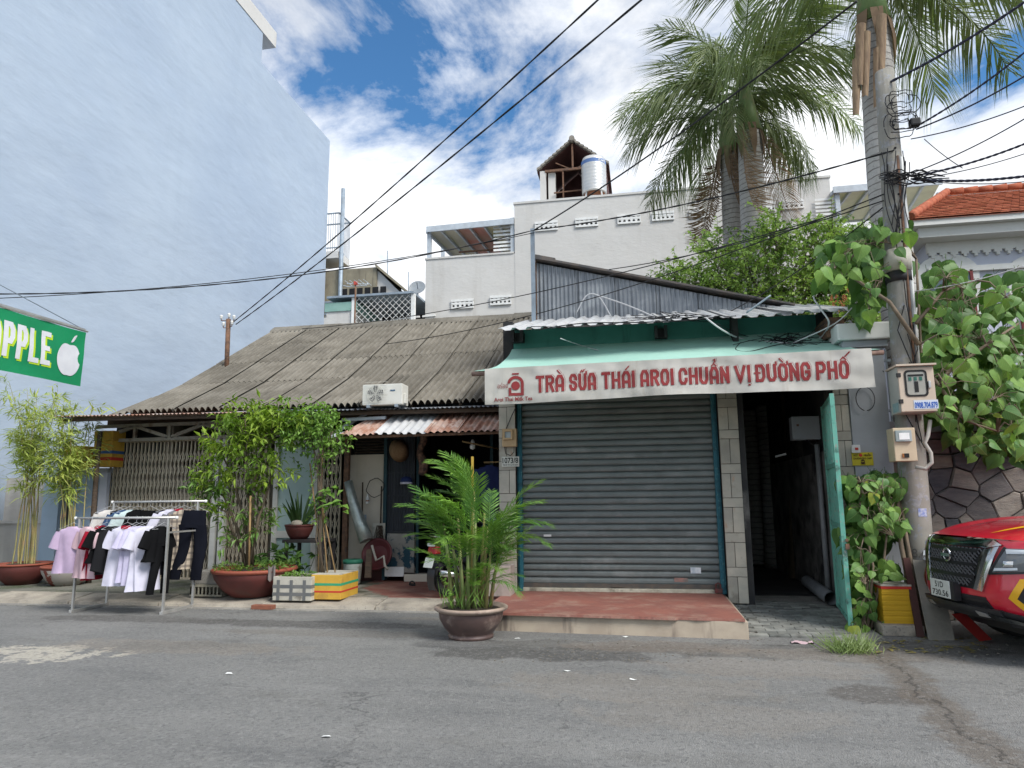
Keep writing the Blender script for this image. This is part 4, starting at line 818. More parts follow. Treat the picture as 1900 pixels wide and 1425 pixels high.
obj('pane', MB().box(-6.475, -5.805, 11.88, 11.886, .25, 2.48), mat('green_pane', (.36, .47, .45), (.30, .41, .40), 1.5, .35, spec=.5), wd)
# blue pier and low wall at the left
bp = thing('blue_pier', 'peeling pale blue gate pier with foam boxes on top', 'pier', (-10.3, 11.8, 0))
M_peel = NT('peeling_blue'); t = M_peel
col = t.mix(t.ramp(t.noise(1.5, 6, .6), .3, .7), (.32, .42, .54), (.27, .36, .47)); col = t.mix(t.ramp(t.noise(2.2, 7, .62, t.mapv((1, 1, 1.9), (3.1, 0, 1.2))), .60, .63), col, (.55, .48, .33)); t.bump(t.noise(25, 5, .6), .2, .01); M_peel = t.done(col, .85)
bx('panel', bp, M_peel, -10.72, -9.98, 11.82, 12.1, 0, 2.06, .006); bx('side_post', bp, plaster('blue_post', (.40, .50, .60), (.35, .45, .56), (.26, .32, .38), .1), -11.25, -10.9, 11.75, 12.1, 0, 2.2, .006)
bx('frame', bp, M_lav, -10.06, -9.9, 11.76, 11.84, 0, 2.12); bx('cap', bp, M_pillar, -10.78, -9.88, 11.7, 12.2, 2.061, 2.14, .01); bx('gap_panel', bp, M_inner, -10.9, -10.72, 11.95, 12.0, 0, 2.0)
lw = thing('low_wall', 'low dirty white front wall behind the bamboo pots', 'wall', (-13, 12, 0))
M_dirtyw = plaster('dirty_white', (.58, .55, .50), (.50, .47, .44), (.30, .27, .24), .25, 1.2, (.46, .68))
bx('wall', lw, M_dirtyw, -20, -11.25, 11.95, 12.15, -.02, 1.12); bx('upper_panel', lw, M_dirtyw, -20, -11.25, 12.05, 12.12, 1.12, 2.0); bx('coping', lw, M_dirtyw, -20, -11.25, 11.9, 12.2, 1.121, 1.18)
sp_ = thing('wooden_post', 'weathered crooked wooden post in front of the blue pier', 'post', (-9.95, 11.2, .1))
obj('stake', MB().tube([PY(173, 970, 11.2) + V((0, 0, -1.15)), PY(173, 960, 11.2), PY(180, 860, 11.2), PY(186, 800, 11.2)], [.05, .048, .043, .04], 7), M_wood, sp_)
M_foamy = mat('yellow_foam', (.60, .36, .05), (.54, .31, .045), 4, .75, .1, 60, .003, dirt=(.42, .24, .05), dscale=6, rnd=.05)
M_red_s = mat('stripe_red', (.52, .045, .03), rough=.7); M_blue_s = mat('stripe_blue', (.06, .13, .3), rough=.7); M_green_s = mat('stripe_green', (.04, .32, .16), rough=.7); M_navy = mat('stripe_navy', (.07, .08, .14), rough=.8)
def stripe(o, x0, x1, y0, y1, z0, z1, m_, name='stripe'): return obj(name, MB().box(x0 - .002, x1 + .002, y0 - .002, y1 + .002, z0, z1), m_, o)
def fbox(label, px0, px1, py0, py1, Y, dep, st, lid=True, grp=None):
    a, b = PY(px0, py1, Y), PY(px1, py1, Y); h = PY(px0, py0, Y).z - a.z; x0, x1, z0 = a.x, b.x, a.z
    o = thing('foam_box', label, 'box', ((x0 + x1) / 2, Y, z0), group=grp)
    obj('body', MB().box(x0, x1, Y, Y + dep, z0, z0 + h * (.72 if lid else 1)), M_foamy, o, bev=.008)
    if lid: obj('lid', MB().box(x0 - .008, x1 + .008, Y - .008, Y + dep + .008, z0 + h * .72 + .002, z0 + h), M_foamy, o, bev=.01)
    for f, w, m_ in st: stripe(o, x0, x1, Y, Y + dep, z0 + h * f, z0 + h * (f + w), m_)
    return x0, x1, z0, h
q = fbox('yellow foam box with red and blue stripes at the gate end of the pier', 171, 205, 800, 866, 11.55, .32, ((.17, .09, M_red_s), (.36, .08, M_blue_s)))
q = fbox('faded yellow foam box with a thin navy stripe, farther from the gate on the pier', 116, 151, 828, 868, 11.6, .3, ((.3, .1, M_navy), (.58, .08, M_red_s)), False)
# bay with the dark door
M_maroonw = mat('maroon_plinth', (.105, .038, .035), (.08, .035, .032), 3, .8)
wp = bx('wall', oh, M_cream, -5.2, -4.52, 12.0, 12.1, .42, 2.3); bx('plinth', oh, M_maroonw, -5.24, -4.5, 11.98, 12.1, .1, .42)
lv = bx('louvre', oh, M_dark, -5.1, -4.5, 12.06, 12.1, 2.3, 2.9)
for k in range(11): obj('louvre_slat', MB().hexa([(-5.1, 12.0, 2.33 + k * .05), (-4.52, 12.0, 2.33 + k * .05), (-4.52, 12.05, 2.36 + k * .05), (-5.1, 12.05, 2.36 + k * .05), (-5.1, 12.0, 2.338 + k * .05), (-4.52, 12.0, 2.338 + k * .05), (-4.52, 12.05, 2.368 + k * .05), (-5.1, 12.05, 2.368 + k * .05)]), M_wood, lv)
obj('porch_post', MB().box(-5.22, -5.13, 11.84, 11.92, .1, 2.75), M_ironrust, oh, bev=.004)
M_doorb = mat('black_door', (.030, .034, .042), (.022, .025, .032), 3, .5, .2, 20, .006, streak=(.055, .06, .066), sscale=(14, 14, .6), samt=(.55, .75))
mdr = thing('metal_door', 'black ribbed metal door leaf standing open beside the house entrance', 'door', (-4.2, 11.95, .3))
bx('frame', mdr, mat('dark_teal', (.018, .05, .062), (.025, .065, .08), 6, .6), -4.5, -4.44, 11.9, 12.0, .14, 2.75)
m = MB().grid(lambda u, v: V((-4.44 + .5 * u, 11.96 - .012 * (1 if int(u * 32 + .01) % 4 < 2 else 0), .95 + v * 1.8)), 32, 1, False); obj('sheet', m, M_doorb, mdr, fixn=False)
for z in (.93, 1.55, 1.95, 2.72): bx('rail', mdr, M_doorb, -4.44, -3.94, 11.925, 11.945, z, z + .03)
def stainpl():
    t = NT('blue_stained'); col = t.mix(t.ramp(t.noise(2, 6, .6), .3, .7), (.34, .32, .28), (.24, .225, .2)); col = t.mix(t.ramp(t.noise(2.6, 7, .7, t.mapv((1, 1, 1), (4, 0, 2))), .5, .56), col, (.022, .06, .085)); t.bump(t.noise(20, 5, .6), .3, .01); return t.done(col, .9)
bx('base_panel', mdr, stainpl(), -4.42, -3.92, 11.9, 12.0, .26, .92, .01); bx('threshold', mdr, M_cream, -4.1, -3.6, 11.9, 12.1, .1, .24, .01)
bx('notice', mdr, M_vent, -4.44, -4.1, 11.88, 11.899, .2, .36)
for x in (-3.93, -2.6): bx('door_post', oh, MATS['dark_teal'], x, x + .05, 12.0, 12.06, .1, 2.75)
# small rusty awning over the entrance
z0, z1 = 2.50, 2.97
sp = [(-4.62, -4.02, M_rust), (-4.06, -3.62, M_tin), (-3.66, -3.22, M_tin), (-3.26, -2.72, M_rust), (-2.76, -2.07, M_rust)]
for k, (a, b, m_) in enumerate(sp): corr('porch_sheet', oh, m_, (a + .28 * (k == 0), 11.35, z1), (b, 11.35, z1), (b, 10.3, z0 + .006 * (k % 2) + .002 * k), (a, 10.3, z0 + .006 * (k % 2)), .105 if m_ is M_rust else .15, .016, 6, m_ is M_tin, .025)
obj('porch_bar', MB().bar((-4.55, 10.4, z0 - .03), (-2.1, 10.4, z0 - .02), .03, .04), M_ironrust, oh)
for a, b in (((-4.9, 11.0, 2.82), (-4.1, 10.9, 2.82)), ((-4.95, 10.9, 2.62), (-4.6, 11.3, 2.95)), ((-5.0, 10.6, 2.5), (-4.6, 11.3, 2.7))): obj('porch_bar', MB().bar(a, b, .045, .05), M_lightsteel, oh)

# ------------------------------------------------ air conditioner on the canopy
p = PY(672, 750, 10.62); q = PY(746, 750, 10.62); ax0, ax1, az0 = p.x, q.x, p.z; az1 = PY(700, 713, 10.62).z
M_acw = mat('ac_white', (.66, .65, .60), (.60, .59, .54), 4, .5, dirt=(.48, .46, .4), dscale=3)
ac = thing('air_conditioner', 'white outdoor air conditioner unit standing on the tin canopy', 'air conditioner', ((ax0 + ax1) / 2, 10.75, az0))
obj('case', MB().box(ax0, ax1, 10.62, 10.92, az0 - .02, az1), M_acw, ac, bev=.012); fcx, fcz, fr = ax0 + .225, (az0 + az1) / 2, .155
obj('fan_hole', MB().lathe([(fr, 0), (fr, .004)], 28), mat('ac_dark', (.05, .055, .06)), ac).matrix_local = Matrix.Translation((fcx, 10.617, fcz)) @ Matrix.Rotation(pi / 2, 4, 'X')
for o in ac.children:
    if o.name.startswith('fan_hole'): o.matrix_parent_inverse = wm(ac).inverted()
m = MB()
for k in range(5):
    a = k * 2 * pi / 5; m.add([(fcx, 10.612, fcz), (fcx + fr * .85 * cos(a), 10.61, fcz + fr * .85 * sin(a)), (fcx + fr * .9 * cos(a + .5), 10.614, fcz + fr * .9 * sin(a + .5)), (fcx + fr * .6 * cos(a + .8), 10.615, fcz + fr * .6 * sin(a + .8))], [(0, 1, 2, 3)])
obj('fan', m, mat('ac_fan', (.10, .105, .11)), ac, fixn=False)
m = MB()
for k in range(1, 6): m.tube([(fcx + fr * k / 5.5 * cos(a), 10.606, fcz + fr * k / 5.5 * sin(a)) for a in [2 * pi * j / 24 for j in range(25)]], .003, 4, False)
for k in range(12): a = k * pi / 6; m.bar((fcx, 10.605, fcz), (fcx + fr * cos(a), 10.605, fcz + fr * sin(a)), .004)
for k in range(9): m.bar((ax0 + .04, 10.608, az0 + .03 + k * .04), (ax0 + .42, 10.608, az0 + .03 + k * .04), .003)
obj('grille', m, M_acw, ac, fixn=False); bx('badge', ac, mat('ac_badge', (.06, .12, .2)), ax1 - .2, ax1 - .12, 10.614, 10.619, fcz + .04, fcz + .06); obj('valve_cover', MB().box(ax1, ax1 + .035, 10.68, 10.8, az0, az0 + .16), M_acw, ac, bev=.01)
for x in (ax0 + .08, ax1 - .12): obj('foot', MB().box(x, x + .05, 10.6, 10.95, az0 - .06, az0 - .019), M_steel, ac)
# roof mast with insulators
p = PX(421, 680, -8.7); q = PX(424, 592, -8.7)
ms = thing('roof_mast', 'short rusty mast with white insulators on the left edge of the grey roof', 'mast', p)
obj('pole', MB().tube([p - V((0, 0, .35)), q], .05, 8), M_ironrust, ms); M_porc = mat('porcelain', (.7, .7, .68), rough=.3)
for dx, dz in ((-.16, .02), (.14, .0), (.1, -.12), (-.1, -.14), (.02, .05)):
    obj('bracket', MB().tube([q + V((0, 0, dz - .06)), q + V((dx, -.02, dz - .05)), q + V((dx, -.02, dz))], .01, 5), M_ironrust, ms)
    obj('insulator', MB().lathe([(.015, -.02), (.035, 0), (.02, .02), (.04, .035), (.025, .07), (.01, .075)], 10, q + V((dx, -.02, dz))), M_porc, ms)
# ================================================================ plants
def leafmat(name, c, c2, rnd=.12, tr=.35, rough=.45, scale=3): return mat(name, c, c2, scale, rough, spec=.35, rnd=rnd, transl=tr)
L_shrub = leafmat('leaf_shrub', (.34, .47, .06), (.15, .27, .035), scale=2.4)
L_dark = leafmat('leaf_dark', (.08, .15, .05), (.045, .1, .035), scale=4)
L_bush = leafmat('leaf_bush', (.52, .68, .2), (.36, .53, .14), scale=2)
L_bamboo = leafmat('leaf_bamboo', (.46, .50, .13), (.30, .39, .08), scale=3)
def heartmat():
    t = NT('leaf_heart'); o = t.xyz(); r_ = t.rnd(); ax = t.math('ABSOLUTE', o[0])
    col = t.mix(r_, (.095, .215, .06), (.25, .42, .085)); col = t.mix(t.math('MULTIPLY', t.ramp(t.noise(14, 4, .6), .4, .7), .35), col, (.06, .15, .04)); col = t.mix(t.math('GREATER_THAN', r_, .985), col, (.36, .42, .06))
    sv = t.math('FRACT', t.math('SUBTRACT', t.math('MULTIPLY', o[1], 34.0), t.math('MULTIPLY', ax, 26.0))); vein = t.math('MAXIMUM', t.math('LESS_THAN', ax, .0035), t.math('MULTIPLY', t.math('LESS_THAN', sv, .10), .6)); col = t.mix(t.math('MULTIPLY', vein, .5), col, (.36, .47, .16))
    t.bump(t.math('SUBTRACT', t.noise(25, 4, .6), vein), .5, .004); m = t.done(col, t.math('ADD', .38, t.math('MULTIPLY', r_, .25)), 0, .35)
    tr = t.new('ShaderNodeBsdfTranslucent'); t.l(t.mix(1.0, col, (.95, 1.0, .5), 'MULTIPLY'), tr.inputs[0]); ms = t.new('ShaderNodeMixShader'); ms.inputs[0].default_value = .33; t.l(t.p.outputs[0], ms.inputs[1]); t.l(tr.outputs[0], ms.inputs[2]); t.l(ms.outputs[0], t.out.inputs[0]); return m
L_heart = heartmat()
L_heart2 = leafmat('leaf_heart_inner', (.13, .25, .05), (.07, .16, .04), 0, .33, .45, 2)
L_areca = leafmat('leaf_areca', (.10, .23, .05), (.21, .37, .06), scale=1.6)
L_palm = leafmat('leaf_palm', (.24, .29, .13), (.135, .19, .075), .25, .3, .45, 1.2)
L_dead = mat('leaf_dead', (.27, .185, .12), (.19, .125, .08), 3, .8, rnd=.15, transl=.2)
L_herb = leafmat('leaf_herb', (.21, .34, .08), (.12, .24, .05), scale=5)
M_stem = mat('stem_brown', (.12, .09, .06), (.08, .065, .045), 8, .85, .3, 60)
M_cane = mat('cane', (.36, .30, .12), (.24, .24, .10), 5, .5, dirt=(.45, .26, .14), dscale=4)
M_soil = mat('soil', (.06, .045, .033), (.035, .028, .022), 14, .95, .8, 60, .02)
RR = random.Random(11)
def rv(s=1): return V((RR.uniform(-s, s), RR.uniform(-s, s), RR.uniform(-s, s)))
def leaf(m, p, d, n, L, W, fold=.25, droop=.15):
    d = d.normalized(); s = d.cross(n)
    if s.length < 1e-4: s = d.cross(V((1, 0, 0)))
    s.normalize(); n = s.cross(d); a = p + d * L * .42; t_ = p + d * L - n * L * droop
    m.add([p, a + s * W / 2 + n * W * fold, t_, a - s * W / 2 + n * W * fold, a], [(0, 4, 1), (1, 4, 2), (2, 4, 3), (3, 4, 0)], False)
def shoot(ml, mt, p, d, L, n, lL, lW, r=.006, droop=.3, per=2, start=.1):
    pts = [p.copy()]; d = d.normalized(); k = 6
    for i in range(k): d = (d + V((0, 0, -droop / k)) + rv(.08)).normalized(); pts.append(pts[-1] + d * L / k)
    if mt: mt.tube(pts, [r * (1 - .7 * i / k) for i in range(k + 1)], 4, False)
    for i in range(n):
        f = start + (1 - start) * (i + RR.random()) / n; j = min(int(f * k), k - 1); q = pts[j].lerp(pts[j + 1], f * k - j); ax = (pts[j + 1] - pts[j]).normalized()
        for _ in range(per):
            o = ax.cross(rv()).normalized(); dd = (o * .9 + ax * .6 + V((0, 0, -.1))).normalized(); leaf(ml, q, dd, V((0, 0, 1)) + rv(.5), lL * RR.uniform(.65, 1.15), lW * RR.uniform(.7, 1.1), droop=RR.uniform(.05, .4))
    return pts
# ---- pots
def terracotta(name, c, c2, patch):
    t = NT(name); col = t.mix(t.ramp(t.noise(4, 6, .6), .3, .7), c, c2); o = t.xyz()
    if patch: col = t.mix(t.math('MULTIPLY', t.ramp(t.noise(4.5, 6, .6), .46, .5), t.math('LESS_THAN', o[2], .27)), col, (.36, .33, .30))
    else: col = t.mix(t.math('MULTIPLY', t.ramp(t.noise(7, 7, .7), .52, .7), .6), col, (.08, .045, .04))
    t.bump(t.noise(40, 5, .6), .2, .005); return t.done(col, .6, 0, .35)
M_pot = terracotta('pot_red', (.13, .033, .028), (.10, .03, .026), False); M_potp = terracotta('pot_peeling', (.19, .045, .033), (.15, .04, .03), True)
M_rim = mat('pot_rim', (.29, .078, .046), (.24, .068, .042), 5, .6)
def bowl(t, R_, H, rb, M_, rim=M_rim, soil=True, lip=.03):
    obj('bowl', MB().lathe([(rb * .9, 0), (rb, .0), (rb + (R_ - rb) * .5, H * .28), (rb + (R_ - rb) * .86, H * .62), (R_ * .985, H - lip * 1.6), (R_ * .97, H - lip), (R_ * .9, H - lip), (R_ * .86, H * .7), (rb, H * .45)], 40, wob=.01), M_, t, True)
    obj('rim', MB().lathe([(R_ * .9, H - lip * 1.15), (R_ * 1.0, H - lip * 1.3), (R_ * 1.045, H - lip * .6), (R_ * 1.02, H), (R_ * .93, H), (R_ * .89, H - lip * .5)], 40), rim, t, True)
    if soil: obj('soil', MB().lathe([(.01, H - lip * .2), (R_ * .45, H - lip * .3), (R_ * .91, H - lip * 1.0)], 24, close=False, wob=.03), M_soil, t, True)
def bamboo(label, loc, R_, H, M_, seed, hmax, n, lx=(-.35, .35)):
    RR.seed(seed); t = thing('bamboo_pot', label, 'potted plant', loc); bowl(t, R_, H, R_ * .55, M_)
    for k in range(n):
        a = RR.uniform(0, 6.28); q = V((R_ * .55 * cos(a) * RR.random(), R_ * .4 * sin(a) * RR.random(), H - .04)); hh = hmax * RR.uniform(.6, 1); ln = V((RR.uniform(*lx), RR.uniform(-.3, .25), 0))
        mt, ml = MB(), MB(); pts = [q + ln * (f * f) * hh * .5 + V((0, 0, hh * f)) + rv(.012) for f in [i / 9 for i in range(10)]]
        mt.tube(pts, [.013 * (1 - .75 * i / 9) for i in range(10)], 6, False)
        for f in range(1, 9): mt.tube([pts[f] - V((0, 0, .006)), pts[f] + V((0, 0, .006))], .016 * (1 - .7 * f / 9), 6)
        c_ = obj('culm', mt, M_cane, t, True)
        for i in range(30):
            f = RR.uniform(.58, 1) * 9; j = min(int(f), 8); s = pts[j].lerp(pts[j + 1], f - j); d = V((RR.uniform(-1, .85), RR.uniform(-1, .8), RR.uniform(.0, .7))).normalized(); Lb = RR.uniform(.12, .42)
            e = s + d * Lb + V((0, 0, -.06)); mt2 = None; ml.tube([s, (s + e) / 2 + V((0, 0, .03)), e], .0022, 3, False)
            for _ in range(RR.randint(4, 6)):
                w = s.lerp(e, RR.uniform(.35, 1)); dd = (d * .7 + V((RR.uniform(-1, 1), RR.uniform(-1, 1), RR.uniform(-1.0, .35)))).normalized()
                leaf(ml, w, dd, V((0, -.3, 1)) + rv(.6), RR.uniform(.13, .27), RR.uniform(.02, .03), .1, RR.uniform(0, .3))
        obj('leaf_spray', ml, L_bamboo, c_, True, fixn=False, kind='stuff')
    ml = MB()
    for _ in range(60): a = RR.uniform(0, 6.28); leaf(ml, V((R_ * .7 * cos(a) * RR.random(), R_ * .7 * sin(a) * RR.random(), H - .03)), V((RR.uniform(-1, 1), RR.uniform(-1, 1), .8)), V((0, 0, 1)), .09, .007, .05, .3)
    obj('dry_grass', ml, L_dead, t, True, fixn=False, kind='stuff')
bamboo('bamboo in a flaking red glazed bowl beside the clothes rack', PZ(92, 1090, .112) + V((0, .35, 0)), .40, .33, M_potp, 3, 3.2, 12, (-.4, .02))
bamboo('bamboo in a plain red bowl farther from the clothes rack', PZ(8, 1088, .112) + V((0, .35, 0)), .44, .36, M_pot, 5, 3.2, 13)
# ---- big bowl with the bright green shrub
RR.seed(21)
bp_ = PZ(446, 1110, .112) + V((0, .36, 0)); Rb, Hb = .60, .40
t = thing('shrub_pot', 'large red bowl with a tall bright green leafy shrub', 'potted plant', bp_); bowl(t, Rb, Hb, .33, M_pot, lip=.045)
mt, ml, ml2 = MB(), MB(), MB()
def loc(px, py, Y): return PY(px, py, Y) - bp_
Yc = bp_.y
stems = [[(455, 1060), (452, 960), (430, 880), (405, 830)], [(458, 1060), (462, 950), (458, 860), (455, 780)], [(462, 1060), (480, 960), (500, 900), (505, 860)], [(450, 1060), (440, 980), (415, 920), (390, 905)], [(456, 1060), (470, 900), (490, 830), (520, 790)], [(448, 1060), (436, 1000), (420, 950), (400, 940)]]
tips = []
for s in stems:
    pts = [loc(a, b, Yc + RR.uniform(-.25, .25) * i / 3) for i, (a, b) in enumerate(s)]; pts[0] = V((RR.uniform(-.12, .12), RR.uniform(-.1, .1), Hb - .05)); mt.tube(pts, [.028, .022, .016, .008], 7)
    for i in range(1, 4): tips += [pts[i]] * 3
blobs = [(455, 775, 40, .30, 20), (420, 820, 34, .28, 14), (500, 800, 40, .28, 14), (460, 850, 50, .34, 13), (400, 880, 30, .26, 9), (385, 905, 22, .2, 6), (430, 930, 46, .3, 5), (500, 880, 40, .26, 7), (520, 780, 30, .22, 8), (440, 985, 36, .26, 3), (485, 965, 36, .26, 4), (550, 780, 22, .2, 6)]
for px, py, rpx, rd, n in blobs:
    for _ in range(int(n * 3.2)):
        a = RR.uniform(0, 6.28); f = RR.random() ** .5; p = loc(px + rpx * f * cos(a), py + rpx * .8 * f * sin(a), Yc + RR.uniform(-rd, rd)); d = V((cos(a) * .7, RR.uniform(-.9, .4), RR.uniform(-.2, .9)))
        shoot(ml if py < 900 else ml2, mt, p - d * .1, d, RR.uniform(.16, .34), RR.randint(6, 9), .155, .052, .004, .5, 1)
# twigs tie the clumps to the stems
for px, py, rpx, rd, n in blobs:
    p = loc(px, py, Yc); q = min(tips, key=lambda w: (w - p).length); mt.tube([q, (p + q) / 2 + rv(.03), p], [.009, .007, .005], 5)
obj('stem', mt, M_stem, t, True); obj('foliage', ml, L_shrub, t, True, fixn=False, kind='stuff'); obj('foliage', ml2, L_herb, t, True, fixn=False, kind='stuff')
mh = MB()
for _ in range(420): a = RR.uniform(0, 6.28); r = Rb * .98 * RR.random() ** .5; leaf(mh, V((r * cos(a), r * sin(a), Hb - .05 + RR.random() * .1)), V((cos(a) * .6 + RR.uniform(-.6, .6), sin(a) * .6 + RR.uniform(-.6, .6), RR.uniform(.0, .9))), V((0, 0, 1)) + rv(.3), RR.uniform(.04, .09), RR.uniform(.025, .05))
obj('ground_cover', mh, L_herb, t, True, fixn=False, kind='stuff'); obj('support_stake', MB().tube([V((.02, -.2, Hb - .1)), loc(465, 920, Yc - .2)], .016, 6), mat('bamboo_stick', (.33, .22, .10), (.25, .16, .08), 6, .7), t, True)
mw = MB()
for px, py in ((392, 940), (400, 955), (420, 945), (408, 915), (425, 965)):
    for k in range(4): leaf(mw, loc(px, py, Yc - .15), V((RR.uniform(-1, .4), -.3, RR.uniform(.1, .6))), V((0, -.3, 1)), RR.uniform(.2, .34), .05, .2, .25)
obj('broad_leaf', mw, L_shrub, t, True, fixn=False, kind='stuff')
obj('cloth_scrap', MB().grid(lambda u, v: V((.44 + .12 * u, -.4 - .03 * sin(u * 9), Hb + .06 - .2 * v + .02 * sin(u * 14))), 10, 6), mat('grey_rag', (.22, .19, .175), (.15, .13, .125), 9, .9), t, True, fixn=False)
# ---- white and grey foam planter with herbs, yellow planter with vine
def planter(name, label, x0, x1, y0, y1, z0, h, M_, th=.03):
    t = thing(name, label, 'planter', ((x0 + x1) / 2, (y0 + y1) / 2, z0)); m = MB(); m.box(x0, x1, y0, y0 + th, z0, z0 + h).box(x0, x1, y1 - th, y1, z0, z0 + h).box(x0, x0 + th, y0 + th, y1 - th, z0, z0 + h).box(x1 - th, x1, y0 + th, y1 - th, z0, z0 + h).box(x0 + th, x1 - th, y0 + th, y1 - th, z0, z0 + .03)
    obj('tub', m, M_, t, bev=.006); obj('soil', MB().box(x0 + th, x1 - th, y0 + th, y1 - th, z0 + .03, z0 + h - .05), M_soil, t); return t
M_foamw = mat('white_foam', (.50, .47, .40), (.40, .38, .32), 5, .8, .15, 60, .004, dirt=(.2, .18, .15), dscale=5, damt=(.54, .7))
a, b = PZ(489, 1117, .112), PZ(566, 1117, .112); fx0, fx1, fy, fh = a.x, b.x, 9.62, .33
t = planter('foam_planter', 'white foam box with grey tape checks growing low herbs', fx0, fx1, fy, fy + .5, .1, fh, M_foamw)
M_tape = mat('grey_tape', (.125, .13, .13), (.16, .16, .155), 6, .6)
for f in (.2, .52): bx('tape', t, M_tape, fx0 - .003, fx1 + .003, fy - .003, fy + .503, .1 + fh * f, .1 + fh * (f + .14))
for f in (.1, .44, .78): bx('tape', t, M_tape, fx0 + (fx1 - fx0) * f, fx0 + (fx1 - fx0) * (f + .08), fy - .0045, fy, .102, .1 + fh * .86)
mh = MB()
for _ in range(260): leaf(mh, V((RR.uniform(fx0 + .05, fx1 - .2), RR.uniform(fy + .05, fy + .45), .1 + fh - .05 + RR.random() * .08)), V((RR.uniform(-1, 1), RR.uniform(-1, 1), RR.uniform(.1, 1))), V((0, 0, 1)), RR.uniform(.03, .06), RR.uniform(.02, .035))
obj('herbs', mh, L_herb, t, fixn=False, kind='stuff')
a, b = PZ(570, 1116, .112), PZ(622, 1112, .112); yx0, yx1, yy0 = -4.735, -4.28, 9.72
t = planter('foam_planter', 'yellow foam box with green and red stripes holding a climbing vine', yx0, yx1, yy0, yy0 + .62, .11, .34, M_foamy)
bx('stripe', t, M_green_s, yx0 - .002, yx1 + .002, yy0 - .002, yy0 + .622, .11 + .34 * .56, .11 + .34 * .66); bx('stripe', t, M_red_s, yx0 - .002, yx1 + .002, yy0 - .002, yy0 + .622, .11 + .34 * .28, .11 + .34 * .35); bx('inner_liner', t, M_foamw, yx0 + .006, yx1 - .006, yy0 + .006, yy0 + .614, .447, .456)
mt, ml = MB(), MB(); sm = MATS['bamboo_stick']
for a_, b_ in (((608, 1070), (596, 930)), ((590, 1070), (600, 800)), ((600, 1075), (575, 860)), ((622, 1062), (590, 900))): obj('stake', MB().tube([PY(*a_, 9.95), PY(*b_, 10.2)], .011, 5), sm, t)
for k in range(5): mt.tube([PY(592 + k * 3, 1068, 9.95), PY(590 + RR.uniform(-6, 6), 1000, 10), PY(596 + RR.uniform(-6, 6), 920, 10.05), PY(590 + RR.uniform(-8, 8), 850, 10.1), PY(570 + k * 12, 800, 10.15)], .009, 5)
for _ in range(230):
    f = RR.random(); px = RR.choice((RR.gauss(560, 32), RR.gauss(600, 22), RR.uniform(530, 638))); py = 790 + 26 * RR.gauss(0, .8) + max(0, (px - 600)) * .35
    p = PY(px, py, 10.15 + RR.uniform(-.3, .3)); shoot(ml, mt, p, V((RR.uniform(-1, 1), RR.uniform(-1, .5), RR.uniform(-.7, .8))), RR.uniform(.12, .3), RR.randint(6, 10), .075, .058, .003, .9, 1)
for _ in range(26): px = RR.gauss(596, 8); p = PY(px, RR.uniform(840, 1000), 10.1); shoot(ml, mt, p, V((RR.uniform(-1, 1), RR.uniform(-1, .5), RR.uniform(-.8, .2))), RR.uniform(.1, .22), 5, .06, .045, .003, .9, 1)
for _ in range(9):
    p = PY(RR.uniform(540, 625), 800, 10.1); shoot(ml, mt, p, V((RR.uniform(-.3, .3), 0, -1)), RR.uniform(.35, .75), 9, .05, .04, .003, .5, 1)
for k in range(22): p = PY(612 + RR.uniform(-22, 26), 930 + RR.uniform(-26, 20), 10.0); leaf(ml, p, V((RR.uniform(-1, 1), -.4, RR.uniform(-.6, .3))), V((0, -.5, 1)), RR.uniform(.12, .2), RR.uniform(.07, .1))
obj('vine_stem', mt, M_stem, t); obj('vine_foliage', ml, leafmat('leaf_vine', (.26, .44, .08), (.15, .30, .055)), t, fixn=False, kind='stuff')
# ---- dark broad-leaved clump behind
t = thing('leafy_clump', 'low clump of dark broad leaved plants behind the shrub bowl', 'plant', PZ(520, 1062, .112)); ml = MB(); mt = MB()
for _ in range(46):
    p = PY(RR.uniform(478, 565), 1060, 10.9 + RR.uniform(-.2, .3)); p.z = .13; d = V((RR.uniform(-.5, .5), RR.uniform(-.6, .1), 1)); L_ = RR.uniform(.2, .62); q = p + d.normalized() * L_; mt.tube([p, q], .005, 4, False)
    for k in range(4): leaf(ml, q, V((RR.uniform(-1, 1), RR.uniform(-1, .4), RR.uniform(-.3, .5))), V((0, -.4, 1)) + rv(.3), RR.uniform(.13, .22), RR.uniform(.07, .11))
obj('stalk', mt, L_dark, t); obj('foliage', ml, leafmat('leaf_mid', (.13, .25, .06), (.075, .16, .04), scale=3), t, fixn=False, kind='stuff')
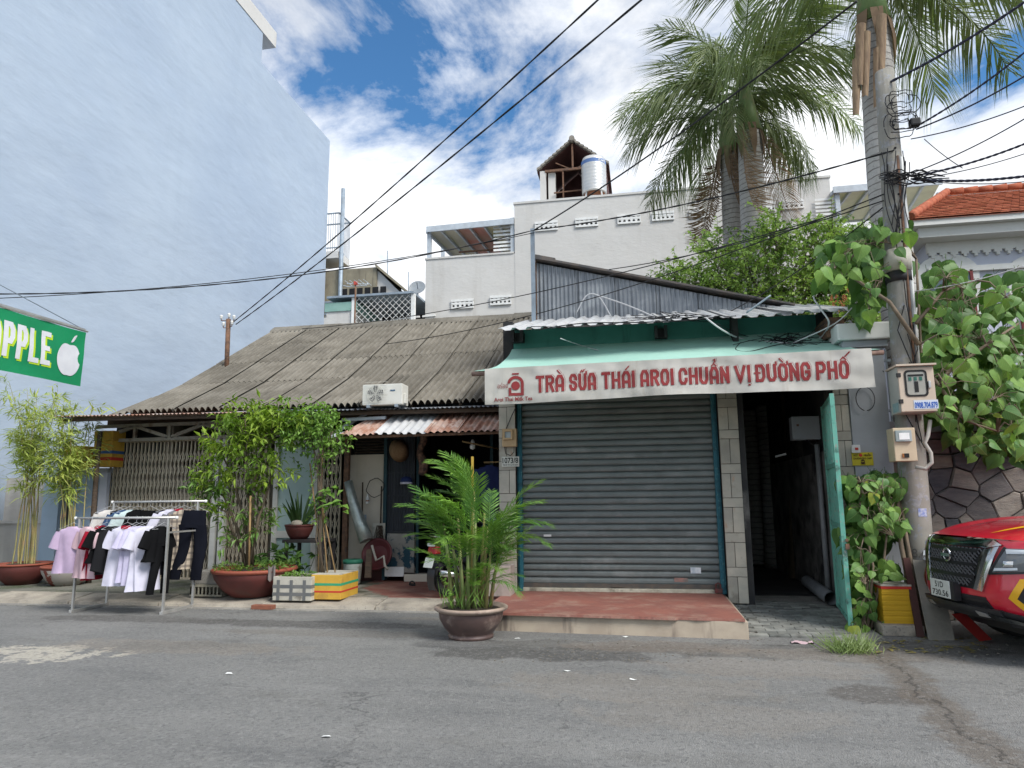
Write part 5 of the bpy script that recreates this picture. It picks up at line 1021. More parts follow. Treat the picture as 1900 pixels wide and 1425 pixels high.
# ---- iron table with the aloe pot
tx, ty = PY(565, 1000, 11.0).x, 11.0; tzp = PY(560, 1000, 11.0).z
t = thing('iron_table', 'dark iron stand carrying the pot of sword leaved plants', 'table', (tx, ty, .112)); M_biron = MATS['black_iron']
bx('top', t, M_biron, tx - .28, tx + .42, ty - .22, ty + .3, tzp - .05, tzp, .006)
for a_ in (-.25, .36):
    for b_ in (-.19, .25): bx('leg', t, M_biron, tx + a_, tx + a_ + .05, ty + b_, ty + b_ + .05, .1, tzp - .051)
t = thing('sword_leaf_pot', 'brown red pot of upright sword shaped leaves on the iron stand', 'potted plant', (tx - .1, ty, tzp)); bowl(t, .225, .235, .13, M_pot, M_pot)
for k in range(20):
    a_ = RR.uniform(0, 6.28); d = V((cos(a_) * RR.uniform(.1, .8), sin(a_) * RR.uniform(.1, .7), 1)).normalized(); L_ = RR.uniform(.35, .78); p = V((.08 * cos(a_), .08 * sin(a_), .2)); s = d.cross(V((0, 1, 0))).normalized(); m = MB()
    c_ = [p + d * L_ * f + V((cos(a_), sin(a_), -.4)) * (.12 * f * f * L_) for f in (0, .3, .6, .85, 1)]; w = [.018, .026, .02, .01, .001]
    m.add([q for i, q0 in enumerate(c_) for q in (q0 - s * w[i], q0 + V((0, .008, 0)), q0 + s * w[i])], [(3 * i + j, 3 * i + j + 1, 3 * i + j + 4, 3 * i + j + 3) for i in range(4) for j in (0, 1)]); obj('leaf', m, L_dark, t, True, fixn=False)
obj('stone', MB().lathe([(.01, .0), (.08, .02), (.1, .06), (.06, .1), (.01, .11)], 10, (.02, -.13, .2), wob=.3), M_cream, t, True)

# ---- palm fronds
def frond_mesh(name, L, n, lL, a0, bend, droop, M_, rl=.012, splay=.35, wid=.028, seed=1, stem=.12):
    r_ = random.Random(seed); m = MB(); k = 12; pts = []; p = V((0, 0, 0)); a = a0
    for i in range(k + 1): pts.append(p.copy()); p = p + V((cos(a), 0, sin(a))) * L / k; a -= bend / k * (.5 + i / k)
    m.tube(pts, [rl * (1 - .85 * i / k) for i in range(k + 1)], 5, False)
    for i in range(n):
        f = stem + (1 - stem) * (i + .5) / n; j = min(int(f * k), k - 1); q = pts[j].lerp(pts[j + 1], f * k - j); ax = (pts[j + 1] - pts[j]).normalized(); nu_ = V((-ax.z, 0, ax.x))
        le = lL * (math.sin(pi * (.12 + .80 * (f - stem) / (1 - stem))) ** .7)
        for s in (-1, 1):
            d = (V((0, s, 0)) * .85 + ax * (.55 + .5 * f) + nu_ * r_.uniform(-splay, splay + .25)).normalized(); q1 = q + d * le * .5 + V((0, 0, -droop * .25 * le)); q2 = q + d * le * .86 + V((0, 0, -droop * le * r_.uniform(.7, 1.2)))
            w = (ax * wid * .5) * r_.uniform(.7, 1.1); m.add([q - w * .6, q + w * .6, q1 + w, q1 - w, q2], [(0, 1, 2, 3), (3, 2, 4)], False)
    return m.mesh(name, M_, fixn=False)
def place_fronds(t, meshes, base, specs, sc=(.85, 1.1)):
    for az, el, rl_ in specs:
        o = link('frond', RR.choice(meshes), t, True); o.location = base + V((RR.uniform(-.03, .03), RR.uniform(-.03, .03), RR.uniform(-.06, .06))); o.rotation_euler = (V((cos(az) * cos(el), sin(az) * cos(el), sin(el)))).to_track_quat('X', 'Z').to_euler()
        s = RR.uniform(*sc); o.scale = (s, s, s)
# areca palm in the glazed bowl on the road
RR.seed(5)
pp_ = PZ(862, 1192, 0) + V((0, .29, 0)); pp_.z = 0
M_glz = mat('brown_glaze', (.115, .07, .06), (.085, .055, .05), 4, .45, .15, 30, .006, dirt=(.27, .20, .165), dscale=4, damt=(.5, .68), spec=.5)
M_glzr = mat('glaze_rim', (.40, .31, .25), (.33, .25, .20), 5, .7, .1, 30, dirt=(.2, .14, .12), dscale=6)
t = thing('palm_pot', 'brown glazed bowl on the road holding a clump of areca palm', 'potted plant', pp_)
Rp, Hp = .385, .335
obj('bowl', MB().lathe([(.22, 0), (.245, .0), (.25, .03), (.235, .04), (.25, .06), (.30, .12), (.345, .2), (.355, .26), (.35, .29), (.36, .295), (.31, .29), (.25, .2)], 44), M_glz, t, True)
obj('rim', MB().lathe([(.335, .285), (.37, .283), (.405, .305), (.41, .325), (.39, .337), (.345, .33), (.33, .3)], 44), M_glzr, t, True); obj('soil', MB().lathe([(.01, .315), (.2, .312), (.335, .3)], 24, close=False, wob=.05), M_soil, t, True)
fm_ = [frond_mesh('frond', 1.0, 27, .36, 0, .55 + .3 * i, .12 + .1 * i, L_areca, .008, .14, .027, i) for i in range(4)]
canes = [(-.2, -.05, .9), (.08, .12, 1.0), (.0, -.12, .8), (-.1, 0, .95), (.05, -.06, 1.1), (.12, .05, .85), (-.02, .1, 1.2), (.17, -.02, .7), (-.16, .06, .7), (.02, .02, 1.25), (-.06, -.1, .6), (.2, .08, .55)]
for i, (cx_, cy_, ch) in enumerate(canes):
    tp_ = V((cx_ * 1.5, cy_ * 1.4, Hp + ch)); obj('cane', MB().tube([V((cx_, cy_, Hp - .04)), V((cx_ * 1.2, cy_ * 1.2, Hp + ch * .5)), tp_], [.024, .02, .012], 7), M_cane if i % 2 else mat('cane_green', (.13, .19, .06), (.22, .24, .09), 5, .5), t, True)
    for k in range(3):
        az = math.atan2(cy_, cx_) + RR.uniform(-1.6, 1.6); az = az if (ch < .9 or cos(az) < .25) else pi - az; place_fronds(t, fm_, tp_ - V((0, 0, .3 * RR.random())), [(az, RR.uniform(.7, 1.4), 0)], (.55, .82))
place_fronds(t, fm_, V((-.1, -.05, Hp + .75)), [(pi * .97, .75, 0), (pi * .93, 1.0, 0)], (.75, .85)); place_fronds(t, fm_, V((.15, -.05, Hp + .75)), [(-.1, .6, 0), (-.2, .8, 0), (.1, .2, 0)], (.7, .85))
for az, el, hh in ((-.3, .3, .25), (.2, .5, .2), (-.5, .7, .3), (.5, .8, .35), (-1.0, .9, .3), (.0, .6, .5), (-2.2, .8, .3), (2.6, .7, .4), (-1.5, .7, .55), (-.2, .9, .15), (.3, 1.1, .45), (-.8, 1.1, .5), (.1, 1.0, .6), (-1.3, 1.0, .2), (-.4, .4, .6), (-1.2, .5, .2), (-.7, .2, .45), (pi + .3, .3, .42)): place_fronds(t, fm_, V((.12 * cos(az), .1 * sin(az), Hp + hh)), [(az, el, 0)], (.4, .58))
obj('support_stick', MB().box(-.012, .012, .06, .085, Hp - .05, 1.98), mat('yellow_stick', (.50, .33, .06), (.42, .27, .05), 6, .6), t, True)
ml, mt = MB(), MB()
for k in range(9):
    p = V((-.15 + RR.uniform(-.05, .05), -.1, Hp + RR.uniform(0, 1.2))); shoot(ml, mt, p, V((RR.uniform(-.6, .1), RR.uniform(-.4, .2), 1)), RR.uniform(.3, .6), 12, .05, .04, .003, .2, 1)
for _ in range(60): a_ = RR.uniform(0, 6.28); r = .3 * RR.random() ** .5; leaf(ml, V((r * cos(a_) - .05, r * sin(a_), Hp - .02)), V((RR.uniform(-1, 1), RR.uniform(-1, 1), 1.4)), V((0, -1, .3)), RR.uniform(.1, .4), .008, .05, .35)
obj('creeper', ml, MATS['leaf_vine'], t, True, fixn=False, kind='stuff')

# ---- tall palms behind the shop
def trunkmat():
    t = NT('palm_trunk'); o = t.xyz(); n_ = t.noise(3, 4, .6); w = t.math('FRACT', t.math('ADD', t.math('MULTIPLY', o[2], 9.0), t.math('MULTIPLY', n_, .8)))
    ring = t.ramp(t.math('ABSOLUTE', t.math('SUBTRACT', w, .5)), .36, .5); col = t.mix(t.ramp(t.noise(2.5, 6, .6, t.mapv((1, 1, .5))), .3, .7), (.38, .36, .335), (.48, .465, .44)); col = t.mix(t.math('MULTIPLY', ring, .75), col, (.13, .12, .11)); col = t.mix(t.math('MULTIPLY', t.ramp(t.noise(18, 5, .7), .5, .7), .4), col, (.2, .18, .16))
    t.bump(t.math('SUBTRACT', t.noise(30, 4, .6), ring), .5, .02); return t.done(col, .85, 0, .2)
M_trunk = trunkmat(); M_shaft = mat('crownshaft', (.12, .20, .07), (.17, .24, .09), 3, .5, dirt=(.25, .22, .12), dscale=4)
fp = [frond_mesh('frond', 2.75, 74, .75, 0, 1.3 + .28 * i, .75 + .2 * i, L_palm, .03, .65, .042, 20 + i, .14) for i in range(4)]
fd = [frond_mesh('frond', 2.2, 46, .6, 0, .35 + .1 * i, .9, L_dead, .022, .3, .032, 40 + i, .1) for i in range(2)]
def palm(label, base, top, r0_, r1_, n, seed, dead=3, shaft=.9, el=(-.15, 1.2), sc=(.9, 1.12), azs=None):
    RR.seed(seed); base, top = V(base), V(top); t = thing('palm_tree', label, 'palm tree', base); d = top - base; k = 10
    obj('trunk', MB().tube([d * (i / k) + V((.04 * sin(i * .7), 0, 0)) for i in range(k + 1)], [r0_ + (r1_ - r0_) * i / k for i in range(k + 1)], 18), M_trunk, t, True)
    obj('crownshaft', MB().tube([d + V((.04 * sin(7), 0, -.05)), d + V((0, 0, shaft * .4)), d + V((0, 0, shaft))], [r1_ * 1.12, r1_ * .85, r1_ * .4], 14), M_shaft, t, True)
    b = d + V((0, 0, shaft * .85))
    for i in range(n):
        az = (azs[i % len(azs)] if azs else i * 2.399) + RR.uniform(-.25, .25); e_ = el[0] + (el[1] - el[0]) * (i + .5) / n; place_fronds(t, fp, b, [(az, e_, 0)], sc)
    for i in range(dead):
        az = i * 2.1 + seed + RR.uniform(-.4, .4); o = link('dead_frond', fd[i % 2], t, True); o.location = d + V((cos(az), sin(az), 0)) * r1_ * 1.05 + V((0, 0, .05)); o.rotation_euler = V((cos(az) * .22, sin(az) * .22, -1)).to_track_quat('X', 'Y').to_euler()
    m = MB()
    for i in range(7):
        az = i * .9 + seed; q = d + V((cos(az), sin(az), 0)) * r1_ * 1.03; s = V((-sin(az), cos(az), 0)) * .09; m.add([q - s + V((0, 0, .1)), q + s + V((0, 0, .1)), q + s * .8 + V((cos(az) * .06, sin(az) * .06, -.35)), q - s * .8 + V((cos(az) * .06, sin(az) * .06, -.35)), q + V((cos(az) * .05, sin(az) * .05, -.75))], [(0, 1, 2, 3), (3, 2, 4)], True)
    obj('dry_sheath', m, L_dead, t, True, fixn=False)
    return t
a, b = PY(1398, 350, 15), PY(1388, 245, 15); palm('taller of the twin palms behind the shop, its crown held higher', (a.x + .05, 15, 0), (b.x, 15, b.z), .33, .25, 17, 4, 2, 1.1, (-.1, 1.4), (.95, 1.2))
a, b = PY(1365, 350, 15.8), PY(1352, 285, 15.8); palm('shorter of the twin palms with brown hanging fronds', (a.x, 15.8, 0), (b.x, 15.8, b.z), .27, .22, 14, 9, 5, 1.0)
a, b = PY(1658, 500, 10.6), PY(1612, 42, 10.6); pt_ = palm('stout palm with peeling leaf sheaths right behind the concrete pole', (a.x + .05, 10.6, 0), (b.x + .05, 10.6, b.z), .30, .22, 14, 2, 0, 1.1, (.0, 1.15), (1.0, 1.2), [.25, -.35, 2.9, .7, -2.6, 1.5, -1.2])
m = MB()
for px, w, y0, y1 in ((1597, 9, 45, 160), (1607, 8, 60, 180), (1636, 9, 28, 150), (1590, 8, 110, 215), (1628, 7, 90, 200)):
    p0, p1 = PY(px, y0, 10.3) - pt_.location, PY(px - 2, y1, 10.25) - pt_.location; s = V((w * 10.6 / 1310, 0, 0)); m.grid(lambda u, v: p0.lerp(p1, v) + s * ((u - .5) * 2 * (1 - .35 * v * v)) + V((0, -.05 * sin(pi * u), 0)), 4, 6)
obj('peeling_sheath', m, mat('sheath', (.34, .24, .15), (.22, .15, .10), 6, .8, stretch=(4, 4, .6)), pt_, True, fixn=False)

# ---- small leaved bush tree behind the shop roof
RR.seed(33)
bc = PY(1440, 520, 12.9); t = thing('bush_tree', 'bushy small leaved tree with arching shoots behind the shop roof', 'tree', (bc.x, 13, 0)); mt, ml, ml2 = MB(), MB(), MB(); o_ = V((bc.x, 13, 0))
trunk_top = V((bc.x, 13, 3.6)); mt.tube([V((bc.x, 13.1, 0)), V((bc.x + .1, 13, 2)), trunk_top], [.12, .1, .07], 8)
cl = [(1250, 505, 26, 14), (1290, 525, 34, 18), (1330, 500, 38, 24), (1350, 540, 40, 22), (1400, 520, 46, 30), (1420, 465, 40, 24), (1440, 420, 24, 12), (1330, 460, 34, 16), (1470, 500, 46, 30), (1500, 540, 50, 30), (1540, 560, 50, 28), (1545, 420, 26, 12), (1530, 470, 40, 22), (1570, 520, 40, 20), (1480, 560, 50, 24), (1590, 570, 40, 20), (1620, 560, 30, 14), (1385, 480, 30, 14), (1600, 500, 34, 20), (1570, 460, 34, 18), (1620, 530, 26, 14), (1500, 440, 30, 14), (1440, 450, 30, 14), (1400, 560, 40, 20)]
for px, py, rp_, n in cl:
    c_ = PY(px, py, 12.9); mt.tube([trunk_top, (trunk_top + c_) / 2 + rv(.1), c_], [.035, .022, .012], 5)
    for _ in range(int(n * 2.2)):
        a_ = RR.uniform(0, 6.28); f = RR.random() ** .5; p = PY(px + rp_ * f * cos(a_), py + rp_ * f * sin(a_), 12.9 + RR.uniform(-.5, .6)); d = V((cos(a_) * .8, RR.uniform(-.7, .5), RR.uniform(.0, 1.2)))
        shoot(ml if RR.random() < .75 else ml2, mt, p - d * .2, d, RR.uniform(.3, .65), RR.randint(12, 18), .085, .055, .006, .5, 1)
obj('branches', mt, M_stem, t); obj('crown', ml, L_bush, t, fixn=False, kind='stuff'); obj('crown', ml2, leafmat('leaf_bush_dark', (.26, .40, .11), (.17, .29, .08), scale=2), t, fixn=False, kind='stuff')
m = MB()
for _ in range(40): p = PY(1555 + RR.uniform(-14, 16), 545 + RR.uniform(-24, 26), 11.6); leaf(m, p, V((RR.uniform(-1, 1), -.2, -1)), V((0, -1, .4)), RR.uniform(.06, .1), .03)
obj('dry_leaves', m, mat('dry_orange', (.42, .17, .06), (.3, .12, .05), 6, .8, transl=.2), t, fixn=False, kind='stuff')

# ---- heart leaved tree climbing the pole, and the young one by the gate
def heart_mesh(name, w, M_, bendk, seed):
    r_ = random.Random(seed); m = MB(); out = [(0, -.0), (.2, -.1), (.42, -.02), (.5, .2), (.44, .45), (.28, .7), (.1, .9), (.03, 1.02), (.0, 1.14)]
    def P_(x, y, s): z = -.18 * abs(x) * bendk + .10 * sin(y * 5 + seed) * .3 - .30 * y * y * bendk - .03 * (abs(x) * 6 % 1); return V((s * x * w, y * w, z * w))
    mid = [P_(0, y, 1) for x, y in out]
    for s in (-1, 1):
        ed = [P_(x, y, s) + V((0, 0, r_.uniform(-.02, .02) * w)) for x, y in out]; n_ = len(out); m.add(mid + ed, [(i, i + 1, n_ + i + 1, n_ + i) for i in range(n_ - 1)], True)
    m.tube([V((0, 0, 0)), V((0, -.25 * w, .06 * w)), V((0, -.5 * w, .2 * w))], .009 * w + .001, 4, False); return m.mesh(name, M_, fixn=False)
hm = [heart_mesh('leaf', .2, L_heart, .6 + .35 * i, i) for i in range(4)]
def heart_leaf(t, p, sc, face=None):
    o = link('leaf', RR.choice(hm), t); d = V((RR.uniform(-1.0, 1.0), RR.uniform(-.6, .3), RR.uniform(-1.3, -.1))).normalized(); n_ = (face or V((RR.uniform(-.7, .7), -1, RR.uniform(.2, 1.1)))).normalized(); x_ = d.cross(n_).normalized(); n_ = x_.cross(d)
    o.matrix_basis = Matrix.Translation(p) @ Matrix(((x_.x, d.x, n_.x, 0), (x_.y, d.y, n_.y, 0), (x_.z, d.z, n_.z, 0), (0, 0, 0, 1))) @ Matrix.Scale(sc, 4)
def heart_tree(name, label, base, spine, regs, n, sc, Yr, seed):
    RR.seed(seed); t = thing(name, label, 'tree' if n > 150 else 'shrub', base); mt = MB()
    for pts, r_ in spine: mt.tube(pts, [r_ * (1 - .6 * i / (len(pts) - 1)) for i in range(len(pts))], 7)
    nodes = [q for pts, r_ in spine for i in range(len(pts) - 1) for q in (pts[i], pts[i].lerp(pts[i + 1], .5), pts[i + 1])]; tot = sum(w for *_, w in regs)
    for cx_, cy_, rx_, ry_, w in regs:
        k = max(2, round(n * w / tot)); br = max(1, k // 7)
        cs = []
        for _ in range(br):
            a_ = RR.uniform(0, 6.28); f = RR.random() ** .5; c_ = PY(cx_ + rx_ * .7 * f * cos(a_), cy_ + ry_ * .7 * f * sin(a_), RR.uniform(*Yr)); q = min(nodes, key=lambda z: (z - c_).length); mt.tube([q, q.lerp(c_, .5) + V((0, 0, .08)), c_], [.014, .009, .005], 5); cs.append(c_)
        for i in range(k):
            a_ = RR.uniform(0, 6.28); f = RR.random() ** .5; p = PY(cx_ + rx_ * f * cos(a_), cy_ + ry_ * f * sin(a_), RR.uniform(*Yr)); q = min(cs, key=lambda z: (z - p).length); mt.tube([q, (p + q) / 2 + V((0, 0, .03)), p], .0035, 4, False); heart_leaf(t, p, sc * RR.choice((RR.uniform(.35, .65), RR.uniform(.6, .9), RR.uniform(.65, 1.05))))
    if n > 150:
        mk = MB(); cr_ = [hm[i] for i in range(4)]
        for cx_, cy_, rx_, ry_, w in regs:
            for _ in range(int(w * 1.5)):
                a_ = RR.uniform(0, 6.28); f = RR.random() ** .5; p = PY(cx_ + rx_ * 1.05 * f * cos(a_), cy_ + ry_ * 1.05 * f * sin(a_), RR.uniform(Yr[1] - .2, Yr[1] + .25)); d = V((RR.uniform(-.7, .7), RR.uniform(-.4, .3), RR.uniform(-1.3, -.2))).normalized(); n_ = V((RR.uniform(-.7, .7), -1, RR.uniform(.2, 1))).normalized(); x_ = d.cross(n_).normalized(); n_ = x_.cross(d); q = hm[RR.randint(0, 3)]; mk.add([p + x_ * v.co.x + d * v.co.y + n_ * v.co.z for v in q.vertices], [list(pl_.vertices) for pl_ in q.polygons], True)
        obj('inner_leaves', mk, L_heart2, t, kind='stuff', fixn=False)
    obj('branches', mt, mat('vine_bark', (.22, .17, .12), (.15, .115, .085), 8, .9, .4, 40), t); return t
sp_t = [([V((2.98, 8.75, 0)), PY(1690, 1100, 8.78), PY(1672, 1010, 8.82), PY(1666, 930, 8.95), PY(1690, 830, 9.2), PY(1712, 720, 9.2), PY(1708, 640, 9.15), PY(1700, 480, 9.1)], .035), ([V((2.95, 8.8, 0)), PY(1697, 1080, 8.76), PY(1682, 1000, 8.8), PY(1672, 930, 8.95), PY(1712, 840, 9.15), PY(1728, 780, 9.1)], .028),
        ([PY(1712, 760, 8.78), PY(1760, 690, 8.9), PY(1830, 640, 9.0), PY(1890, 600, 9.1)], .03), ([PY(1705, 640, 8.74), PY(1650, 560, 8.8), PY(1590, 520, 8.9), PY(1545, 490, 9.0)], .028), ([PY(1730, 700, 8.8), PY(1790, 780, 8.9), PY(1850, 800, 9.0)], .024), ([PY(1700, 600, 8.75), PY(1750, 540, 8.9), PY(1810, 520, 9.0)], .022)]
regs = [(1600, 470, 46, 30, 14), (1560, 480, 40, 40, 12), (1625, 440, 40, 26, 10), (1660, 430, 30, 25, 8), (1540, 500, 26, 30, 5), (1620, 520, 40, 40, 9), (1660, 490, 30, 50, 7), (1610, 565, 24, 30, 4),
        (1750, 530, 45, 45, 14), (1800, 560, 60, 45, 16), (1870, 545, 40, 40, 10), (1740, 600, 40, 40, 12), (1800, 640, 60, 50, 22), (1870, 650, 45, 60, 18), (1730, 680, 30, 40, 10), (1770, 700, 50, 40, 16), (1840, 720, 60, 50, 20), (1880, 770, 40, 50, 12), (1800, 780, 60, 40, 14), (1825, 825, 40, 26, 7), (1745, 760, 30, 30, 6), (1880, 820, 30, 30, 5)]
heart_tree('heart_leaf_tree', 'large heart leaved tree climbing round the concrete utility pole', (3.05, 8.74, 0), sp_t, regs, 298, 1.0, (8.55, 9.3), 6)
sp_s = [([V((2.32, 8.72, 0)), PY(1610, 1080, 8.75), PY(1615, 980, 8.8), PY(1635, 900, 8.85)], .02), ([V((2.36, 8.7, 0)), PY(1620, 1050, 8.72), PY(1600, 960, 8.8), PY(1590, 900, 8.85)], .018), ([V((2.4, 8.74, 0)), PY(1640, 1040, 8.75), PY(1650, 950, 8.8), PY(1670, 910, 8.85)], .016)]
regs = [(1600, 900, 40, 24, 16), (1650, 905, 36, 26, 14), (1620, 945, 46, 26, 18), (1665, 960, 24, 24, 8), (1590, 980, 30, 26, 9), (1640, 985, 36, 20, 9), (1600, 1030, 30, 30, 10), (1640, 1055, 24, 20, 6), (1600, 1075, 26, 30, 8), (1610, 1120, 30, 24, 10), (1600, 1160, 26, 14, 7), (1635, 1165, 20, 10, 4)]
heart_tree('heart_leaf_shrub', 'young heart leaved shrub growing between the green gate and yellow box', (2.35, 8.72, 0), sp_s, regs, 175, .78, (8.5, 9.0), 8)
# ---- grass tuft at the road edge, moss weeds along the kerb
RR.seed(2); gp_ = PZ(1580, 1212); t = thing('grass_tuft', 'tuft of long grass at the road edge below the green gate', 'grass', gp_); ml = MB()
for _ in range(240):
    a_ = RR.uniform(0, 6.28); q = V((RR.gauss(0, .1), RR.gauss(0, .06), 0)); leaf(ml, q, V((cos(a_) * RR.uniform(.3, 1.2), sin(a_) * RR.uniform(.3, 1), RR.uniform(.5, 1.4))), V((0, -1, .3)), RR.uniform(.1, .28), .009, .05, .45)
obj('blades', ml, leafmat('leaf_grass', (.24, .31, .1), (.16, .24, .07)), t, True, fixn=False, kind='stuff')
# ================================================================ clothes rack and garments
M_inox = mat('inox', (.55, .54, .52), (.45, .44, .42), 5, .4, metal=.6)
Xa, Xb = -7.86, -6.46; zfr = PY(235, 961, 8.88).z; zbk = PY(285, 931, 9.52).z
rk = thing('clothes_rack', 'double rail steel clothes rack standing on the road edge', 'clothes rack', ((Xa + Xb) / 2, 9.2, 0))
for x in (Xa, Xb):
    obj('foot', MB().box(x - .022, x + .022, 8.84, 9.56, .0, .04), M_inox, rk, bev=.004)
    obj('upright', MB().bar((x, 8.88, .03), (x, 8.88, zfr), .028), M_inox, rk); obj('upright', MB().bar((x, 9.52, .03), (x, 9.52, zbk), .028), M_inox, rk)
    obj('crossbar', MB().bar((x, 8.88, zfr - .2), (x, 9.52, zfr - .2), .022), M_inox, rk)
obj('rail', MB().tube([(Xa - .07, 8.88, zfr), (Xb + .12, 8.88, zfr)], .017, 8), M_inox, rk); obj('rail', MB().tube([(Xa - .03, 9.52, zbk), (Xb + .12, 9.52, zbk)], .017, 8), M_inox, rk)
for x, y, z in ((Xa - .07, 8.88, zfr), (Xb + .12, 8.88, zfr), (Xa - .03, 9.52, zbk), (Xb + .12, 9.52, zbk)): obj('end_cap', MB().lathe([(.005, -.022), (.02, -.016), (.024, 0), (.02, .016), (.005, .022)], 10, (x, y, z)), M_vent, rk)
hg = MB().tube([(0, 0, .022), (.018, 0, .012), (.018, 0, -.01), (0, 0, -.03), (0, 0, -.06), (-.2, 0, -.15), (.2, 0, -.15), (0, 0, -.06)], .0022, 4).mesh('clothes_hanger', mat('hanger', (.6, .6, .62), rough=.4), fixn=False)
RR.seed(77)
def ring(m, cx, cy, cz, w, d, n, ph, rip):
    vs = []
    for k in range(n):
        a = 2 * pi * k / n; c, s = cos(a), sin(a); r_ = 1 + rip * sin(5 * a + ph)
        vs.append(V((cx + w * math.copysign(abs(c) ** .8, c) * r_, cy + d * s * (1 + 1.6 * rip * sin(7 * a + 2 * ph)), cz)))
    return vs
def loft(m, rings):
    n = len(rings[0]); m.add([p for r in rings for p in r], [(i * n + k, i * n + (k + 1) % n, (i + 1) * n + (k + 1) % n, (i + 1) * n + k) for i in range(len(rings) - 1) for k in range(n)], True)
def shirt(L, w, long=False):
    m = MB(); ph = RR.uniform(0, 6); n = 40; rings = []
    for z, ww, d, rp in ((-.115, .07, .045, 0), (-.135, .085, .05, 0), (-.15, .16, .05, .01), (-.185, w * .42, .055, .02), (-.26, w * .46, .06, .04), (-.4, w * .45, .055, .07), (-.55, w * .47, .06, .1), (-.15 - L * .9, w * .5, .065, .13), (-.15 - L, w * .51, .07, .15)):
        rings.append(ring(m, .012 * sin(z * 9 + ph), .012 * sin(z * 7), z, ww, d, n, ph + z * 3, rp * 1.5))
    loft(m, rings)
    for s in (-1, 1):
        rs_ = []
        sl = .52 if long else .22
        for f, r_, dp in ((0, .075, .05), (.35, .085, .055), (.7, .085, .06), (1, .09, .06)):
            c = V((s * (w * .36 + .085 * f), 0, -.19 - sl * f)); vs = []
            ax = V((s * .9, 0, .3)).normalized()
            for k in range(12): a = 2 * pi * k / 12; vs.append(c + ax * (r_ * cos(a)) + V((0, dp * sin(a) * (1 + .2 * sin(3 * a + ph)), 0)))
            rs_.append(vs)
        loft(m, rs_)
    return m
def trousers(L, w):
    m = MB(); ph = RR.uniform(0, 6); n = 20; loft(m, [ring(m, 0, 0, z, ww, d, n, ph, rp) for z, ww, d, rp in ((-.13, w * .5, .035, .03), (-.17, w * .5, .045, .05), (-.25, w * .53, .05, .06), (-.38, w * .56, .06, .05))])
    for s in (-1, 1): loft(m, [ring(m, s * (w * .29 + .05 * f * s * s) + .02 * sin(f * 5 + ph), .015 * sin(f * 6), -.34 - f * (L - .24), w * (.29 - .08 * f), .055 - .008 * f, 16, ph + f * 4, .06) for f in (0, .15, .35, .55, .75, .9, 1)])
    return m
def plaid():
    t = NT('plaid'); o = t.xyz(); a = t.math('GREATER_THAN', t.math('FRACT', t.math('MULTIPLY', o[0], 14.0)), .62); b = t.math('GREATER_THAN', t.math('FRACT', t.math('MULTIPLY', o[2], 11.0)), .62)
    col = t.mix(t.math('MULTIPLY', a, .6), (.42, .35, .27), (.09, .075, .07)); col = t.mix(t.math('MULTIPLY', b, .6), col, (.09, .075, .07)); return t.done(col, .9, 0, .1)
def cloth(n, c): return mat('cloth_' + n, c, tuple(k * .85 for k in c), 6, .92, .25, 14, .01, spec=.1, transl=.1)
C_ = dict(lav=cloth('lav', (.55, .42, .58)), pink=cloth('pink', (.66, .46, .50)), red=cloth('red', (.30, .012, .03)), maroon=cloth('maroon', (.16, .012, .025)), black=cloth('black', (.008, .008, .009)), white=cloth('white', (.68, .66, .78)), wl=cloth('wlav', (.60, .56, .74)), navy=cloth('navy', (.008, .009, .015)), denim=cloth('denim', (.045, .085, .17)), mint=cloth('mint', (.52, .62, .62)), grey=cloth('grey', (.17, .17, .18)), plaid=plaid(), cream=cloth('cream', (.62, .58, .55)), dgrey=cloth('dgrey', (.018, .018, .02)))
G = 'garments on the clothes rack'
def garment(rail, px, kind, cloth_, label, name, L, w, rz, extra=None, dy=0):
    y, z = ((8.88, zfr), (9.52, zbk))[rail]; x = PY(px, 960 if rail == 0 else 932, y).x
    h = link('clothes_hanger', hg, label='wire hanger of the ' + ' '.join(label.split()[:12]), cat='hanger', group='hangers on the clothes rack'); h.location = (x, y, z); h.rotation_euler.z = rz
    m = shirt(L, w, kind == 'L') if kind != 'T' else trousers(L, w); m.v = [tuple(V(p) + V((.008 * noise.noise(V(p) * 14 + V((px, 0, 0))), .02 * noise.noise(V((p[0] * 13 + px, p[1] * 5, p[2] * 4))) * min(1, -p[2] * 2), 0))) for p in m.v]; o = obj(name, m, C_[cloth_], label=label, cat='clothing', group=G); sb_ = o.modifiers.new('soft', 'SUBSURF'); sb_.levels = 1; sb_.render_levels = 1; o.location = (x, y + dy, z); h.location.y += dy * .5; o.rotation_euler = (RR.uniform(-.03, .03), RR.uniform(-.04, .04), rz)
    if extra: obj('collar', MB().lathe([(.075, -.15), (.07, -.12), (.055, -.105), (.05, -.12)], 14, close=False), C_[extra], o, True)
    return o
T = garment
T(0, 138, 'S', 'lav', 'lavender short sleeved tee at the open end of the front rail', 't_shirt', .60, .44, .25)
T(0, 174, 'S', 'pink', 'pale pink short sleeved blouse on the front rail', 'blouse', .66, .42, -.3, None, -.07)
T(0, 187, 'S', 'red', 'red and maroon polo shirt squeezed between pink and black tops', 'polo_shirt', .68, .40, 1.35, 'red')
T(0, 199, 'S', 'black', 'black shirt next to the red polo on the front rail', 'shirt', .46, .42, 1.25)
T(0, 214, 'L', 'dgrey', 'charcoal long sleeved top half hidden behind the red collared shirt', 'shirt', .60, .40, 1.35)
T(0, 240, 'S', 'white', 'white shirt with a red collar', 'shirt', .76, .40, .35, 'red', -.05)
T(0, 254, 'S', 'wl', 'thin lilac white shirt next to the red collared one', 'shirt', .70, .42, 1.05)
T(0, 264, 'S', 'wl', 'lilac white blouse between two white shirts', 'blouse', .74, .42, .9)
T(0, 276, 'S', 'white', 'long plain white shirt next to the black tee', 'shirt', .82, .38, .75, None, -.03)
